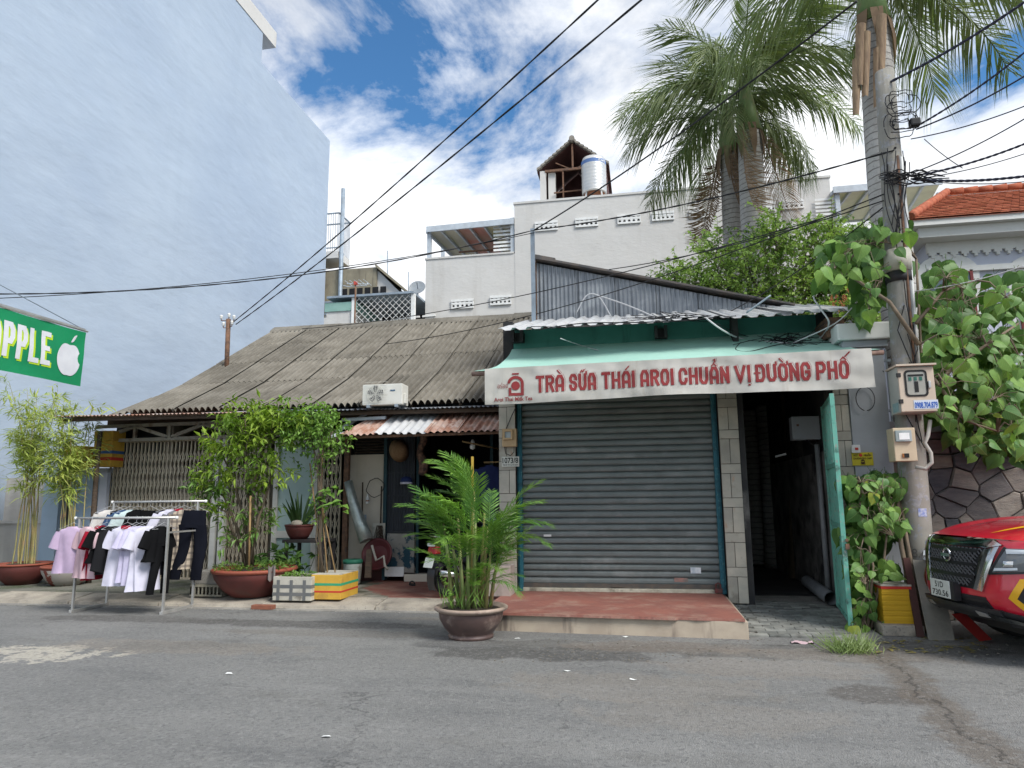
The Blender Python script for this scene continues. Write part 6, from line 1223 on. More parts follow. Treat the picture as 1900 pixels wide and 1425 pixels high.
T(0, 296, 'S', 'black', 'black tee at the street end of the white shirts', 't_shirt', .44, .36, 1.3)
T(0, 304, 'T', 'black', 'black trousers beside the rack upright under the black tee', 'trousers', .92, .24, 1.35, None, .05)
T(1, 205, 'L', 'cream', 'pale cream blouse at the gate pier end of the rear rail', 'blouse', .5, .40, 1.0)
T(1, 217, 'T', 'navy', 'dark navy trousers on the rear rail beside the denim top', 'trousers', 1.0, .34, .1)
T(1, 231, 'S', 'denim', 'blue denim top on the rear rail', 'shirt', .42, .42, .9)
T(1, 243, 'S', 'mint', 'pale mint blouse on the rear rail', 'blouse', .5, .42, 1.1)
T(1, 257, 'S', 'black', 'black top on the rear rail next to the mint blouse', 'shirt', .5, .42, .5)
T(1, 280, 'T', 'black', 'black trousers in the middle of the rear rail', 'trousers', .95, .36, .1)
T(1, 297, 'T', 'navy', 'navy black trousers on the rear rail next to the white shirt', 'trousers', .95, .36, -.2)
T(1, 318, 'S', 'white', 'white shirt on the rear rail next to the grey tee', 'shirt', .42, .42, .6)
T(1, 332, 'S', 'grey', 'grey tee with a red collar on the rear rail', 't_shirt', .45, .42, .9, 'red')
T(1, 343, 'L', 'plaid', 'beige plaid long shirt on the rear rail', 'shirt', .82, .42, .5)
T(1, 362, 'T', 'navy', 'long black trousers at the shrub end of the rear rail', 'trousers', 1.02, .36, .2)
# ================================================================ small things round the house front
cr = PZ(332, 1111, .112); t = thing('plastic_crate', 'grey plastic crate under a cement block behind the rack', 'crate', (cr.x + .3, 9.95, .112))
M_crate = mat('crate_grey', (.30, .28, .22), (.22, .205, .165), 6, .7); cx0 = cr.x
m = MB()
for k in range(9): m.box(cx0 + k * .062, cx0 + k * .062 + .02, 9.8, 9.815, .12, .27)
m.box(cx0, cx0 + .52, 9.795, 9.82, .115, .14).box(cx0, cx0 + .52, 9.795, 9.82, .25, .285).box(cx0, cx0 + .02, 9.8, 10.15, .115, .285).box(cx0 + .5, cx0 + .52, 9.8, 10.15, .115, .285).box(cx0, cx0 + .52, 10.13, 10.15, .115, .285).box(cx0 + .02, cx0 + .5, 9.83, 10.12, .116, .13)
obj('body', m, M_crate, t); tag(bx('cement_block', None, M_conc, cx0 - .02, cx0 + .5, 9.82, 10.2, .286, .47, .012), 'rough cement block lying on the grey crate', 'block')
tag(bx('brick', None, mat('red_brick', (.26, .10, .06), (.20, .075, .05), 8, .9, .3, 50), PZ(474, 1130).x, PZ(515, 1130).x, 9.36, 9.47, .012, .07, .006), 'single red brick lying in the gutter', 'brick')
M_bucket = mat('bucket_white', (.46, .48, .44), (.38, .40, .36), 6, .6, dirt=(.25, .23, .19), dscale=6); M_bgreen = mat('bucket_green', (.03, .16, .10), (.04, .2, .13), 5, .5)
bk = PZ(654, 1073, .118); t = thing('paint_bucket', 'white paint bucket with a green lid beside the entrance', 'bucket', (bk.x, bk.y + .1, .118)); bk = PY(654, 1070, 11.5); t.location = (bk.x, 11.5, .118)
d_ = (t.location - CAM).length; sb = 33 * d_ / 1310 / 2
obj('pail', MB().lathe([(sb * .82, 0), (sb * .86, .01), (sb * .98, .3), (sb, .34), (sb * .9, .345)], 24), M_bucket, t, True); obj('lid', MB().lathe([(sb * .9, .33), (sb * 1.05, .335), (sb * 1.05, .385), (sb * .95, .40), (sb * .3, .392), (.01, .392)], 24), M_bgreen, t, True)
obj('label_patch', MB().grid(lambda u, v: V((sb * (1.0) * sin(-.1 + .9 * u), -sb * 1.0 * cos(-.1 + .9 * u), .13 + .1 * v)), 8, 1), M_bgreen, t, True, fixn=False)
M_fabr = mat('foil', (.46, .50, .47), (.36, .40, .38), 12, .35, .6, 30, .01, metal=.6)
pts = [PY(646, 893, 11.6), PY(655, 930, 11.6), PY(668, 970, 11.58), PY(680, 1003, 11.55)]; tag(obj('foil_duct', MB().tube(pts, [.075, .085, .105, .125], 16), M_fabr), 'crinkled silver foil duct leaning on the post', 'duct')
def tool(name, label, a, b, Y, r_, M_, head=None):
    t = thing(name, label, 'tool', PY(*b, Y)); obj('handle', MB().tube([PY(*a, Y), PY(*b, Y)], r_, 6), M_, t)
    if head: head(t)
    return t
def bristles(t):
    m = MB(); p = PY(705, 975, 11.85)
    for k in range(60): q = p + V((RR.uniform(-.05, .05), RR.uniform(-.03, .03), 0)); m.bar(q, q + V((RR.uniform(-.1, .1), RR.uniform(-.05, .05), -.3)), .004)
    obj('bristles', m, M_wood, t, kind='stuff', fixn=False)
tool('broom', 'old broom with dark bristles hanging on the cream wall', (708, 902), (706, 975), 11.88, .014, M_wood, bristles)
tool('shovel', 'thin dark handled shovel hung upside down on the cream wall', (673, 895), (672, 955), 11.9, .012, M_wood, lambda t: obj('blade', MB().grid(lambda u, v: PY(672, 955, 11.9) + V(((u - .5) * .16, -.03 * sin(pi * u), -.22 * v)), 6, 4), M_steel, t, fixn=False))
p = PY(697, 905, 11.9); tag(obj('wire_coil', MB().tube([p + V((.16 * cos(a) + .02 * sin(3 * a), -.02, .16 * sin(a) + .015 * cos(5 * a))) for a in [k * .3 for k in range(60)]], .006, 5), M_biron), 'loose coil of black wire hanging on the cream wall', 'wire')
t = thing('spray_bottle', 'small white bottle hanging from the wire coil', 'bottle', PY(682, 925, 11.86)); obj('bottle', MB().lathe([(.025, -.09), (.03, -.08), (.03, .02), (.012, .05), (.012, .08)], 12), M_vent, t, True); obj('band', MB().lathe([(.031, -.05), (.031, -.03)], 12, close=False), MATS['dry_orange'], t, True)
M_basin = mat('maroon_plastic', (.10, .02, .022), (.08, .018, .02), 4, .45)
p = PY(703, 1030, 11.7); t = thing('red_basin', 'round maroon plastic basin leaning upright against the wall', 'basin', p); o = obj('basin', MB().lathe([(.02, .0), (.18, 0), (.24, .09), (.27, .09), (.27, .11), (.24, .11), (.16, .02)], 28), M_basin, t, True); o.rotation_euler = (1.3, 0, 0)
p = PY(695, 1030, 11.55); tag(obj('pipe_offcut', MB().tube([PY(690, 1012, 11.5), PY(698, 1040, 11.45), PY(712, 1032, 11.45), PY(714, 1050, 11.42), PY(720, 1057, 11.42)], .022, 8), mat('pvc_offwhite', (.36, .34, .30), (.28, .26, .23), 6, .6)), 'white plastic pipe offcut with elbows by the basin', 'pipe')
tag(obj('dust_pan', MB().hexa([PY(680, 1020, 11.5), PY(690, 1018, 11.5), PY(688, 1072, 11.35), PY(676, 1072, 11.35)] + [q + V((0, .03, 0)) for q in (PY(680, 1020, 11.5), PY(690, 1018, 11.5), PY(688, 1072, 11.35), PY(676, 1072, 11.35))]), M_wood), 'narrow brown board leaning on the red basin', 'board')
tag(bx('white_sheet', None, M_foamw, PY(688, 990, 11.8).x, PY(712, 990, 11.8).x, 11.86, 11.87, .78, 1.1), 'small pale plastic sheet leaning behind the foil duct', 'sheet')
p = PY(741, 836, 11.82); t = thing('conical_hat', 'woven conical straw hat hanging on the black door', 'hat', p); o = obj('hat', MB().lathe([(.002, .15), (.1, .085), (.205, .0), (.2, .0), (.1, .075), (.002, .138)], 30), mat('straw', (.36, .23, .13), (.28, .17, .095), 8, .8, .3, 40, stretch=(1, 1, 8)), t, True); o.rotation_euler = V((.72, -.6, .12)).to_track_quat('Z', 'Y').to_euler()
p = PY(754, 895, 11.8); t = thing('cap', 'blue and white cap hanging on the black door', 'cap', p); o = obj('crown', MB().lathe([(.1, 0), (.105, .03), (.085, .08), (.03, .1), (.005, .102)], 16), mat('cap_blue', (.02, .035, .12), rough=.8), t, True); obj('brim', MB().lathe([(.1, -.03), (.108, -.03), (.106, .005), (.1, .005)], 16), C_['white'], t, True)
pp2 = [PY(783 + 4 * sin(k * 1.1), 800 + k * 9, 11.9) for k in range(10)]; tag(obj('curtain', MB().tube(pp2, [.05, .07, .065, .06, .055, .07, .08, .085, .08, .05], 10), mat('print_cloth', (.30, .17, .12), (.07, .05, .045), 16, .9)), 'twisted patterned curtain in the dark entrance', 'curtain')
t = thing('bulb', 'white hanging light bulb under the entrance roof', 'bulb', PY(877, 826, 11.0)); obj('glass', MB().lathe([(.005, -.07), (.04, -.055), (.045, -.02), (.03, .02)], 14), M_vent, t, True); obj('socket', MB().lathe([(.03, .02), (.03, .06), (.012, .09)], 12), M_porc, t, True); obj('cord', MB().tube([(0, 0, .09), (0, 0, .45)], .005, 5), M_biron, t, True)
yb = thing('bamboo_rod', 'yellow rod and bamboo rail holding work clothes in the entrance', 'rod', PY(900, 850, 11)); obj('rail', MB().tube([PY(858, 819, 10.8), PY(932, 834, 11.3)], .014, 6), sm, yb); obj('rail', MB().tube([PY(898, 858, 11.2), PY(934, 857, 11.2)], .016, 6), sm, yb)
def hangblue(px, py, kind, label, L, w, sc=1):
    m = shirt(L, w, True) if kind == 'S' else trousers(L, w); o = obj('work_jacket' if kind == 'S' else 'work_trousers', m, cloth('workblue', (.03, .04, .12)), label=label, cat='clothing'); o.location = PY(px, py, 11.15); o.rotation_euler.z = .3
hangblue(908, 850, 'S', 'dark blue work jacket hanging in the entrance by the stone pier', .55, .46); hangblue(915, 945, 'T', 'blue work trousers hanging below the work jacket', .8, .34)
p = PZ(764, 1088, .118); 
for k, (px, py, rz, lb_) in enumerate(((765, 1086, .5, 'single black sandal on the red floor, closer to the road'), (788, 1076, -.2, 'single black sandal on the red floor beside the motorbike'))):
    t = thing('sandal', lb_, 'sandal', PZ(px, py, .118), rz, 'sandals by the entrance'); obj('sole', MB().prism([(.045 * cos(a) * (1 - .15 * sin(a)), .12 * sin(a), 0) for a in [2 * pi * j / 16 for j in range(16)]], (0, 0, .022)), M_biron, t, True); obj('strap', MB().tube([(-.045, .0, .015), (-.03, .03, .05), (0, .04, .06), (.03, .03, .05), (.045, 0, .015)], .012, 6), M_biron, t, True)
# stone planter box beside the shutter
t = planter('stone_planter', 'square pinkish stone planter beside the shutter', -2.12, -1.82, 9.62, 9.98, .2, .40, mat('pink_stone', (.40, .33, .295), (.33, .275, .245), 4, .7, .1, 20, streak=(.27, .215, .19), sscale=(6, 6, 2), samt=(.55, .72)), .02)
o = bx('loose_tile', None, M_stepf, -2.0, -1.85, 9.99, 10.02, .5, .95); tag(o, 'bare brown tile leaning behind the stone planter', 'tile')
# ---- motorbike
mb_ = PZ(822, 1112, .118); t = thing('motorbike', 'dark motorbike parked tail out in the house entrance', 'motorbike', (PZ(803, 1112, .118).x, mb_.y + .02, .118), R(-34))
M_rub = mat('rubber', (.018, .018, .019), (.03, .029, .028), 20, .85, .3, 40); M_bplast = mat('bike_plastic', (.02, .022, .028), rough=.35, spec=.5); M_chr = mat('chrome', (.6, .6, .6), rough=.12, metal=1)
def wheel(y):
    w = obj('wheel', MB().lathe([(.20, -.035), (.27, -.045), (.29, -.02), (.295, 0), (.29, .02), (.27, .045), (.20, .035)], 32, close=False), M_rub, t, True); w.rotation_euler = (0, pi / 2, 0); w.location = (0, y, .295)
    obj('rim', MB().lathe([(.195, -.03), (.205, -.03), (.205, .03), (.195, .03)], 28, close=False), M_chr, w, True)
    m = MB()
    for k in range(18): a = k * pi / 9; m.bar((.02 * cos(a), .02 * sin(a), .02 * (-1) ** k), (.2 * cos(a + .2), .2 * sin(a + .2), 0), .005)
    m.lathe([(.04, -.05), (.04, .05)], 12); obj('spokes', m, M_chr, w, True, fixn=False)
wheel(.3); wheel(1.5)
obj('rear_fender', MB().grid(lambda u, v: V(((u - .5) * .16, .3 - .36 * cos(-.5 + 2.0 * v), .295 + .36 * sin(-.5 + 2.0 * v) - .03 * abs(u - .5))), 4, 12), M_bplast, t, True, fixn=False)
obj('seat', MB().grid(lambda u, v: V(((u - .5) * .26 * (1 - .3 * v), .05 + 1.0 * v, .80 + .05 * cos((u - .5) * 3) - .06 * sin(v * 3))), 6, 10).grid(lambda u, v: V(((u - .5) * .26 * (1 - .3 * v), .05 + 1.0 * v, .70)), 2, 4), M_bplast, t, True, fixn=False)
obj('body', MB().hexa([(-.1, .1, .5), (.1, .1, .5), (.09, 1.1, .42), (-.09, 1.1, .42), (-.12, .02, .76), (.12, .02, .76), (.1, 1.05, .74), (-.1, 1.05, .74)]).hexa([(-.08, .9, .3), (.08, .9, .3), (.1, 1.3, .35), (-.1, 1.3, .35), (-.09, .95, .7), (.09, .95, .7), (.14, 1.28, .95), (-.14, 1.28, .95)]), M_bplast, t, True, bev=.02)
obj('tail_light', MB().hexa([(-.09, -.05, .62), (.09, -.05, .62), (.09, .05, .62), (-.09, .05, .62), (-.08, -.02, .74), (.08, -.02, .74), (.1, .06, .74), (-.1, .06, .74)]), mat('tail_red', (.3, .02, .02), rough=.2), t, True, bev=.01); obj('tail_lens', MB().box(-.075, .075, -.06, -.04, .72, .765), mat('lens', (.6, .62, .64), rough=.15), t, True, bev=.008)
pl = obj('number_plate', MB().box(-.095, .095, -.003, .003, -.07, .07), mat('plate_white', (.62, .64, .60), (.56, .58, .54), 6, .5), t, True); pl.location = (-.0, -.09, .50); pl.rotation_euler = (-.35, 0, 0)
obj('handlebar', MB().tube([(-.33, 1.15, 1.02), (-.15, 1.25, 1.0), (.15, 1.25, 1.0), (.33, 1.15, 1.02)], .015, 7).tube([(0, 1.22, 1.0), (0, 1.5, .295)], .025, 7), M_bplast, t, True); obj('exhaust', MB().tube([(.13, .0, .36), (.13, .45, .3), (.1, .8, .25)], [.045, .05, .02], 10), M_chr, t, True)
obj('rear_rack', MB().tube([(-.1, .25, .82), (-.09, .0, .86), (.09, .0, .86), (.1, .25, .82)], .011, 6), M_chr, t, True); obj('swing_arm', MB().bar((.06, .3, .295), (.06, .85, .36), .04), M_bplast, t, True); obj('swing_arm', MB().bar((-.06, .3, .295), (-.06, .85, .36), .04), M_bplast, t, True)
# ---- meter box and number plate on the stone pier
M_mbox = mat('meter_beige', (.48, .34, .19), (.43, .30, .17), 6, .55, spec=.3); M_mglass = mat('meter_glass', (.22, .26, .26), (.35, .38, .38), 5, .15, spec=.6)
a, b = PY(932, 829, 9.98), PY(958, 795, 9.98); t = thing('electric_meter', 'beige electric meter box on the stone pier above the house number', 'meter', ((a.x + b.x) / 2, 10.05, a.z))
obj('case', MB().box(a.x, b.x, 9.97, 10.06, a.z, b.z), M_mbox, t, bev=.006); w_ = b.x - a.x; h_ = b.z - a.z
m = MB(); gx0_, gx1_, gz0_, gz1_ = a.x + .02, b.x - .05, a.z + .38 * h_, b.z - .02
m.box(gx0_, gx1_, 9.93, 9.97, gz0_, gz0_ + .025).box(gx0_, gx1_, 9.93, 9.97, gz1_ - .025, gz1_).box(gx0_, gx0_ + .025, 9.93, 9.97, gz0_ + .025, gz1_ - .025).box(gx1_ - .025, gx1_, 9.93, 9.97, gz0_ + .025, gz1_ - .025); obj('window_frame', m, M_mbox, t); obj('window', MB().box(gx0_ + .02, gx1_ - .02, 9.955, 9.965, gz0_ + .02, gz1_ - .02), M_mglass, t)
obj('wire', MB().tube([(a.x + .03, 10.0, a.z), (a.x + .05, 9.98, a.z - .1), (a.x + .12, 9.98, a.z - .13), (a.x + .17, 9.98, a.z - .08), (a.x + .17, 10.0, a.z)], .006, 5).tube([(a.x + .05, 10.02, b.z), PY(950, 770, 10.02), PY(957, 756, 10.02)], .007, 5), M_biron, t)
a, b = PY(931, 866, 10.03), PY(963, 847, 10.03); M_plate = mat('number_plate_white', (.60, .60, .54), (.54, .54, .48), 6, .6); M_ink = mat('ink_black', (.012, .012, .012), rough=.6)
t = thing('house_number', 'white house number plate below the meter on the stone pier', 'number plate', ((a.x + b.x) / 2, 10.04, a.z)); bx('plate', t, M_plate, a.x, b.x, 10.03, 10.046, a.z, b.z)
f_ = plane_fn((a.x, 10.03, a.z), (1, 0, 0), (0, 0, 1)); lettering('lettering', '1073/8', M_ink, t, f_, .012, b.x - a.x - .012, (b.z - a.z) * .36, (b.z - a.z) * .92, .02); lettering('lettering', 'TÂN KỲ  P.T  Q. TÂN BÌNH', M_ink, t, f_, .015, b.x - a.x - .015, (b.z - a.z) * .1, (b.z - a.z) * .24, .015)
# ================================================================ alley: green gate, boxes, pipe
M_mint = mat('mint_paint', (.16, .44, .35), (.13, .38, .30), 4, .6, .25, 40, .004, dirt=(.075, .16, .13), dscale=7, damt=(.54, .68), speck=((.3, .32, .28), 30))
g = thing('alley_gate', 'peeling mint green metal gate swung open towards the road', 'gate', (2.42, 9.95, .1)); H_, E_ = V((2.38, 9.95, 0)), V((2.175, 8.62, 0)); dr = (E_ - H_).normalized(); nn = V((-dr.y, dr.x, 0)); LG = (E_ - H_).length
G3 = lambda s, z, o=0: H_ + dr * s + nn * o + V((0, 0, z))
for s0, s1, z0_, z1_ in ((0, .05, .1, 2.66), (LG - .05, LG, .06, 2.66)): obj('stile', MB().bar(G3((s0 + s1) / 2, z0_), G3((s0 + s1) / 2, z1_), .05, .05, up=dr), M_mint, g, bev=.003)
for z in (.12, 1.15, 1.85, 2.63): obj('rail', MB().bar(G3(.05, z), G3(LG - .05, z), .03, .05), M_mint, g)
m = MB(); m.grid(lambda u, v: G3(.05 + (LG - .1) * u,   .12 + 1.73 * v, .006 * (1 if int(u * 60) % 4 < 2 else -1)), 60, 1, False); obj('sheet', m, M_mint, g, fixn=False)
for k in range(12): obj('bar', MB().bar(G3(.1 + k * .1, 1.87), G3(.1 + k * .1, 2.61), .018), M_mint, g)
obj('latch', MB().bar(G3(LG - .12, 1.0, .03), G3(LG + .03, 1.0, .03), .03).box(G3(LG, .93, .03).x - .02, G3(LG, .93, .03).x + .02, G3(LG, .93, .03).y - .02, G3(LG, .93, .03).y + .02, .9, .96), M_ironrust, g)
p = PY(1499, 795, 10.6); t = thing('switch_box', 'grey metal switch box on the alley wall behind the gate', 'switch box', p); obj('case', MB().box(2.1, 2.47, 10.55, 10.75, p.z - .16, p.z + .17), M_pillar, t, bev=.006); bx('lock', t, M_ironrust, 2.16, 2.19, 10.535, 10.55, p.z + .03, p.z + .06); obj('cable', MB().tube([(2.3, 10.65, p.z - .16), (2.38, 10.6, p.z - .24), (2.44, 10.62, p.z - .16)], .012, 5), M_biron, t)
M_pvc = mat('pvc_grey', (.26, .27, .285), (.20, .21, .22), 5, .5)
p = PZ(1512, 1092, .18); o = MB().tube([(2.3, 9.95, .19), (2.36, 11.6, .22)], .085, 20, False).tube([(2.3, 9.952, .19), (2.36, 11.6, .22)], .075, 20, False); tag(obj('pvc_pipe', o, M_pvc, fixn=False), 'wide grey plastic pipe lying on the alley floor', 'pipe')
obj('downpipe', MB().tube([(2.4, 10.5, 2.2), (2.4, 10.5, .15)], .035, 10), M_pvc, sh_); obj('conduit', MB().tube([(2.44, 10.2, 2.1), (2.45, 10.25, 1.0)], .015, 6), M_vent, sh_)
p = PY(1446, 846, 11.5); tag(obj('lamp_tube', MB().bar(p - V((.06, 0, .01)), p + V((.1, 0, .03)), .03), M_vent), 'short white lamp tube in the dark alley', 'lamp')
# yellow warning sign and call button
a, b = PY(1582, 864, 9.49), PY(1619, 839, 9.49); t = thing('warning_sign', 'yellow fire bell sign with skull on the grey pillar', 'sign', ((a.x + b.x) / 2, 9.49, a.z)); M_ysign = mat('sign_yellow', (.55, .46, .03), (.50, .42, .03), 5, .5)
bx('panel', t, M_ysign, a.x, b.x, 9.488, 9.498, a.z, b.z); w_, h_ = b.x - a.x, b.z - a.z; f_ = plane_fn((a.x, 9.488, a.z), (1, 0, 0), (0, 0, 1), .002); M_ink2 = mat('ink_brown', (.06, .03, .015), rough=.6)
lettering('lettering', 'NÚT', M_ink2, t, f_, .02, .07, h_ * .7, h_ * .86, .03); lettering('lettering', 'NHẤN', M_ink2, t, f_, w_ - .105, w_ - .02, h_ * .7, h_ * .86, .03); lettering('lettering', 'CHUÔNG BÁO CHÁY', M_ink2, t, f_, .015, w_ - .015, h_ * .47, h_ * .61, .03)
poly_on('symbol', [(w_ * .42 + .02 * cos(k * .4), h_ * .79 + .02 * sin(k * .4)) for k in range(16)], M_red_s, t, f_); poly_on('symbol', [(w_ * .5 + .026 * cos(k * .4), h_ * .28 + .03 * sin(k * .4)) for k in range(16)], M_ink2, t, f_); poly_on('symbol', [(w_ * .38, h_ * .08), (w_ * .62, h_ * .08), (w_ * .62, h_ * .14), (w_ * .38, h_ * .14)], M_ink2, t, f_)
f2 = plane_fn((a.x, 9.488, a.z), (1, 0, 0), (0, 0, 1), .003)
for dx in (-.01, .01): poly_on('symbol', [(w_ * .5 + dx + .006 * cos(k), h_ * .30 + .006 * sin(k)) for k in range(6)], M_ysign, t, f2)
p = PY(1588, 833, 9.48); t = thing('call_button', 'small white call button above the yellow sign', 'button', p); bx('case', t, M_vent, p.x - .05, p.x + .05, 9.46, 9.499, p.z - .05, p.z + .05, .006); bx('button', t, M_red_s, p.x - .015, p.x + .02, 9.452, 9.461, p.z - .015, p.z + .015)
p = PY(1604, 740, 9.47); obj('wire_loop', MB().tube([p + V((.11 * cos(a) + .01, -.0, .15 * sin(a) - .0)) for a in [k * .3 - 1.5 for k in range(21)]], .005, 5), M_biron, label='loop of thin black wire hanging on the grey pillar', cat='wire')
# ================================================================ utility pole with cabinets
def polemat():
    t = NT('pole_concrete'); o = t.xyz(); col = t.mix(t.ramp(t.noise(3, 6, .6), .3, .7), (.30, .285, .25), (.235, .225, .20)); col = t.mix(t.ramp(t.noise(9, 6, .7), .53, .58), col, t.mix(t.noise(20, 3), (.42, .41, .39), (.16, .17, .2))); col = t.mix(t.math('MULTIPLY', t.ramp(t.noise(1, 6, .6, t.mapv((9, 9, .6))), .5, .7), .5), col, (.13, .125, .115)); t.bump(t.noise(30, 5, .6), .3, .008); return t.done(col, .9, 0, .2)
M_pole = polemat(); POLE_B, POLE_T = PY(1712, 1150, 8.95), PY(1641, 135, 8.95); POLE_B.z = 0; px_ = lambda z: POLE_B.lerp(POLE_T, z / POLE_T.z)
po = thing('utility_pole', 'tall grey concrete utility pole with cabinets and tangled cables', 'pole', POLE_B)
obj('shaft', MB().tube([px_(z) for z in (0, 1, 2, 3, 4, 5, 6, POLE_T.z)], [.165, .158, .15, .143, .135, .127, .119, .11], 20), M_pole, po)
for k in range(9): obj('bolt_hole', MB().tube([px_(3.9 + k * .3) + V((.02, -.13 + .0 * k, 0)), px_(3.9 + k * .3) + V((.02, -.10, 0))], .014, 8), M_dark, po)
zk = PY(1665, 510, 8.8).z; obj('strap', MB().tube([px_(zk) - V((0, 0, .06)), px_(zk) + V((0, 0, .06))], .15, 20), M_biron, po); obj('sleeve', MB().tube([px_(zk + .07), px_(zk + .34)], .152, 20), M_foamw, po)
for k, (dx, dy) in enumerate(((.1, -.14), (.14, -.1), (.06, -.17))): obj('conduit', MB().tube([px_(z) + V((dx * (1 - .05 * z), dy * (1 - .06 * z), 0)) for z in (2.75, 3.6, 4.4, 4.8, 5.6)], .016 + .004 * (k == 1), 7), (M_pvc, M_vent, M_ironrust)[k], po)
obj('sticker', MB().grid(lambda u, v: px_(1.25 + .09 * v) + V((.157 * sin(-.15 + .6 * u), -.158 * cos(-.15 + .6 * u), 0)), 5, 1), mat('sticker_blue', (.5, .52, .6), (.2, .25, .5), 30), po, fixn=False); obj('sticker', MB().grid(lambda u, v: px_(1.0 + .05 * v) + V((.162 * sin(.5 + .5 * u), -.163 * cos(.5 + .5 * u), 0)), 5, 1), M_vent, po, fixn=False)
f3 = lambda x, y: px_(y) + V((.166 * sin(x / .166), -.166 * cos(x / .166), 0)); lettering('lettering', '8.4B', mat('pole_mark', (.13, .125, .115)), po, f3, -.12, .1, .80, .9, .01)
# big cabinet
M_cab = mat('cabinet_cream', (.56, .46, .36), (.51, .42, .33), 4, .5, .05, 30, spec=.35); M_cabs = mat('cabinet_side', (.44, .45, .41), (.40, .41, .38), 4, .5)
a = PY(1672, 762, 8.5); b = PY(1740, 758, 8.5); zt1 = PY(1672, 680, 8.5).z; a.z = PY(1672, 765, 8.5).z
cb_ = thing('meter_cabinet', 'cream steel meter cabinet with a dark framed window on the pole', 'cabinet', ((a.x + b.x) / 2, 8.7, a.z)); x0, x1, z0, z1 = a.x, b.x, a.z, zt1
obj('case', MB().box(x0, x1, 8.52, 8.82, z0, z1), M_cabs, cb_, bev=.006); dc = obj('door', MB().box(x0 + .004, x1 - .004, 8.497, 8.519, z0 + .005, z1 - .02), M_cab, cb_, bev=.005); obj('hood', MB().box(x0 - .02, x1 + .02, 8.46, 8.84, z1, z1 + .02), M_cab, cb_)
def rr(cx, cz, w, h, r): return [(cx + sx * (w / 2 - r) + r * cos(a0 + k * pi / 8), cz + sz * (h / 2 - r) + r * sin(a0 + k * pi / 8)) for sx, sz, a0 in ((1, 1, 0), (-1, 1, pi / 2), (-1, -1, pi), (1, -1, 3 * pi / 2)) for k in range(5)]
wx, wz = x0 + (x1 - x0) * .48, z0 + (z1 - z0) * .62; O_, I_ = rr(wx, wz, .235, .30, .04), rr(wx, wz, .195, .26, .03); m = MB(); n = len(O_)
m.add([(p[0], 8.49, p[1]) for p in O_] + [(p[0], 8.49, p[1]) for p in I_], [(k, (k + 1) % n, n + (k + 1) % n, n + k) for k in range(n)]); m.add([(p[0], 8.49, p[1]) for p in O_] + [(p[0], 8.5, p[1]) for p in O_], [(k, (k + 1) % n, n + (k + 1) % n, n + k) for k in range(n)]); obj('gasket', m, M_rub, dc)
obj('window', MB().add([(p[0], 8.494, p[1]) for p in I_], [list(range(n))]), mat('cab_window', (.30, .29, .25), (.36, .34, .29), 5, .15, spec=.6), dc, fixn=False); 
for k in range(3): bx('breaker', dc, mat('breaker', (.03, .12, .09), rough=.4), wx - .075 + k * .055, wx - .045 + k * .055, 8.488, 8.4925, wz + .03, wz + .07)
bx('breaker_strip', dc, M_ink, wx - .02, wx + .02, 8.489, 8.4928, wz - .1, wz + .02); bx('breaker_strip', dc, M_ink, wx - .08, wx + .08, 8.4888, 8.4926, wz + .08, wz + .1)
obj('handle', MB().box(x1 - .075, x1 - .05, 8.475, 8.497, wz - .06, wz + .02), M_inox, dc, bev=.004)
for z in (z0 + .1, z1 - .12): bx('hinge', cb_, M_biron, x0 - .01, x0 + .03, 8.488, 8.52, z, z + .045)
lx0_, lz0_ = x0 + (x1 - x0) * .36, z0 + .03; bx('notice', dc, mat('notice_white', (.55, .60, .68), rough=.6), lx0_, lx0_ + .25, 8.4935, 8.4965, lz0_, lz0_ + .10); f_ = plane_fn((lx0_, 8.4935, lz0_), (1, 0, 0), (0, 0, 1), .002); M_bink = mat('ink_blue', (.02, .10, .42), rough=.6); lettering('lettering', '0908.704.879', M_bink, dc, f_, .008, .242, .012, .078, .03)
bx('notice', cb_, mat('notice_teal', (.22, .35, .36), (.3, .42, .42), 20, .6), x0 - .004, x0 - .001, 8.56, 8.74, z0 + .02, z0 + .12)
# small meter below
a, b = PY(1662, 856, 8.56), PY(1697, 793, 8.56); t = thing('small_meter_box', 'narrow beige meter box below the cream cabinet on the pole', 'meter', ((a.x + b.x) / 2, 8.65, a.z)); b.z = PY(1662, 794, 8.56).z
obj('case', MB().box(a.x, b.x, 8.56, 8.78, a.z, b.z), mat('meter_cream', (.56, .45, .31), (.50, .40, .28), 5, .5), t, bev=.008); w_, h_ = b.x - a.x, b.z - a.z
obj('window', MB().box(a.x + .015, a.x + w_ * .8, 8.53, 8.56, a.z + h_ * .58, b.z - .03), M_mglass, t, bev=.006); bx('dial', t, M_vent, a.x + .05, a.x + w_ * .68, 8.526, 8.531, a.z + h_ * .64, b.z - .06); bx('breaker', t, M_ink, a.x + w_ * .4, a.x + w_ * .62, 8.548, 8.561, a.z + .04, a.z + .085); bx('breaker_frame', t, MATS['dry_orange'], a.x + w_ * .32, a.x + w_ * .4, 8.55, 8.561, a.z + .04, a.z + .085)
M_hose = mat('hose_grey', (.42, .40, .36), (.34, .32, .29), 6, .6)
tag(obj('cable_hose', MB().tube([PY(1726, 780, 8.7), PY(1722, 808, 8.65), PY(1716, 822, 8.65), PY(1727, 840, 8.62), PY(1729, 858, 8.6), PY(1718, 870, 8.6), PY(1698, 866, 8.62)], .022, 8), M_hose), 'pale grey cable hose looping beside the small meter box', 'hose')
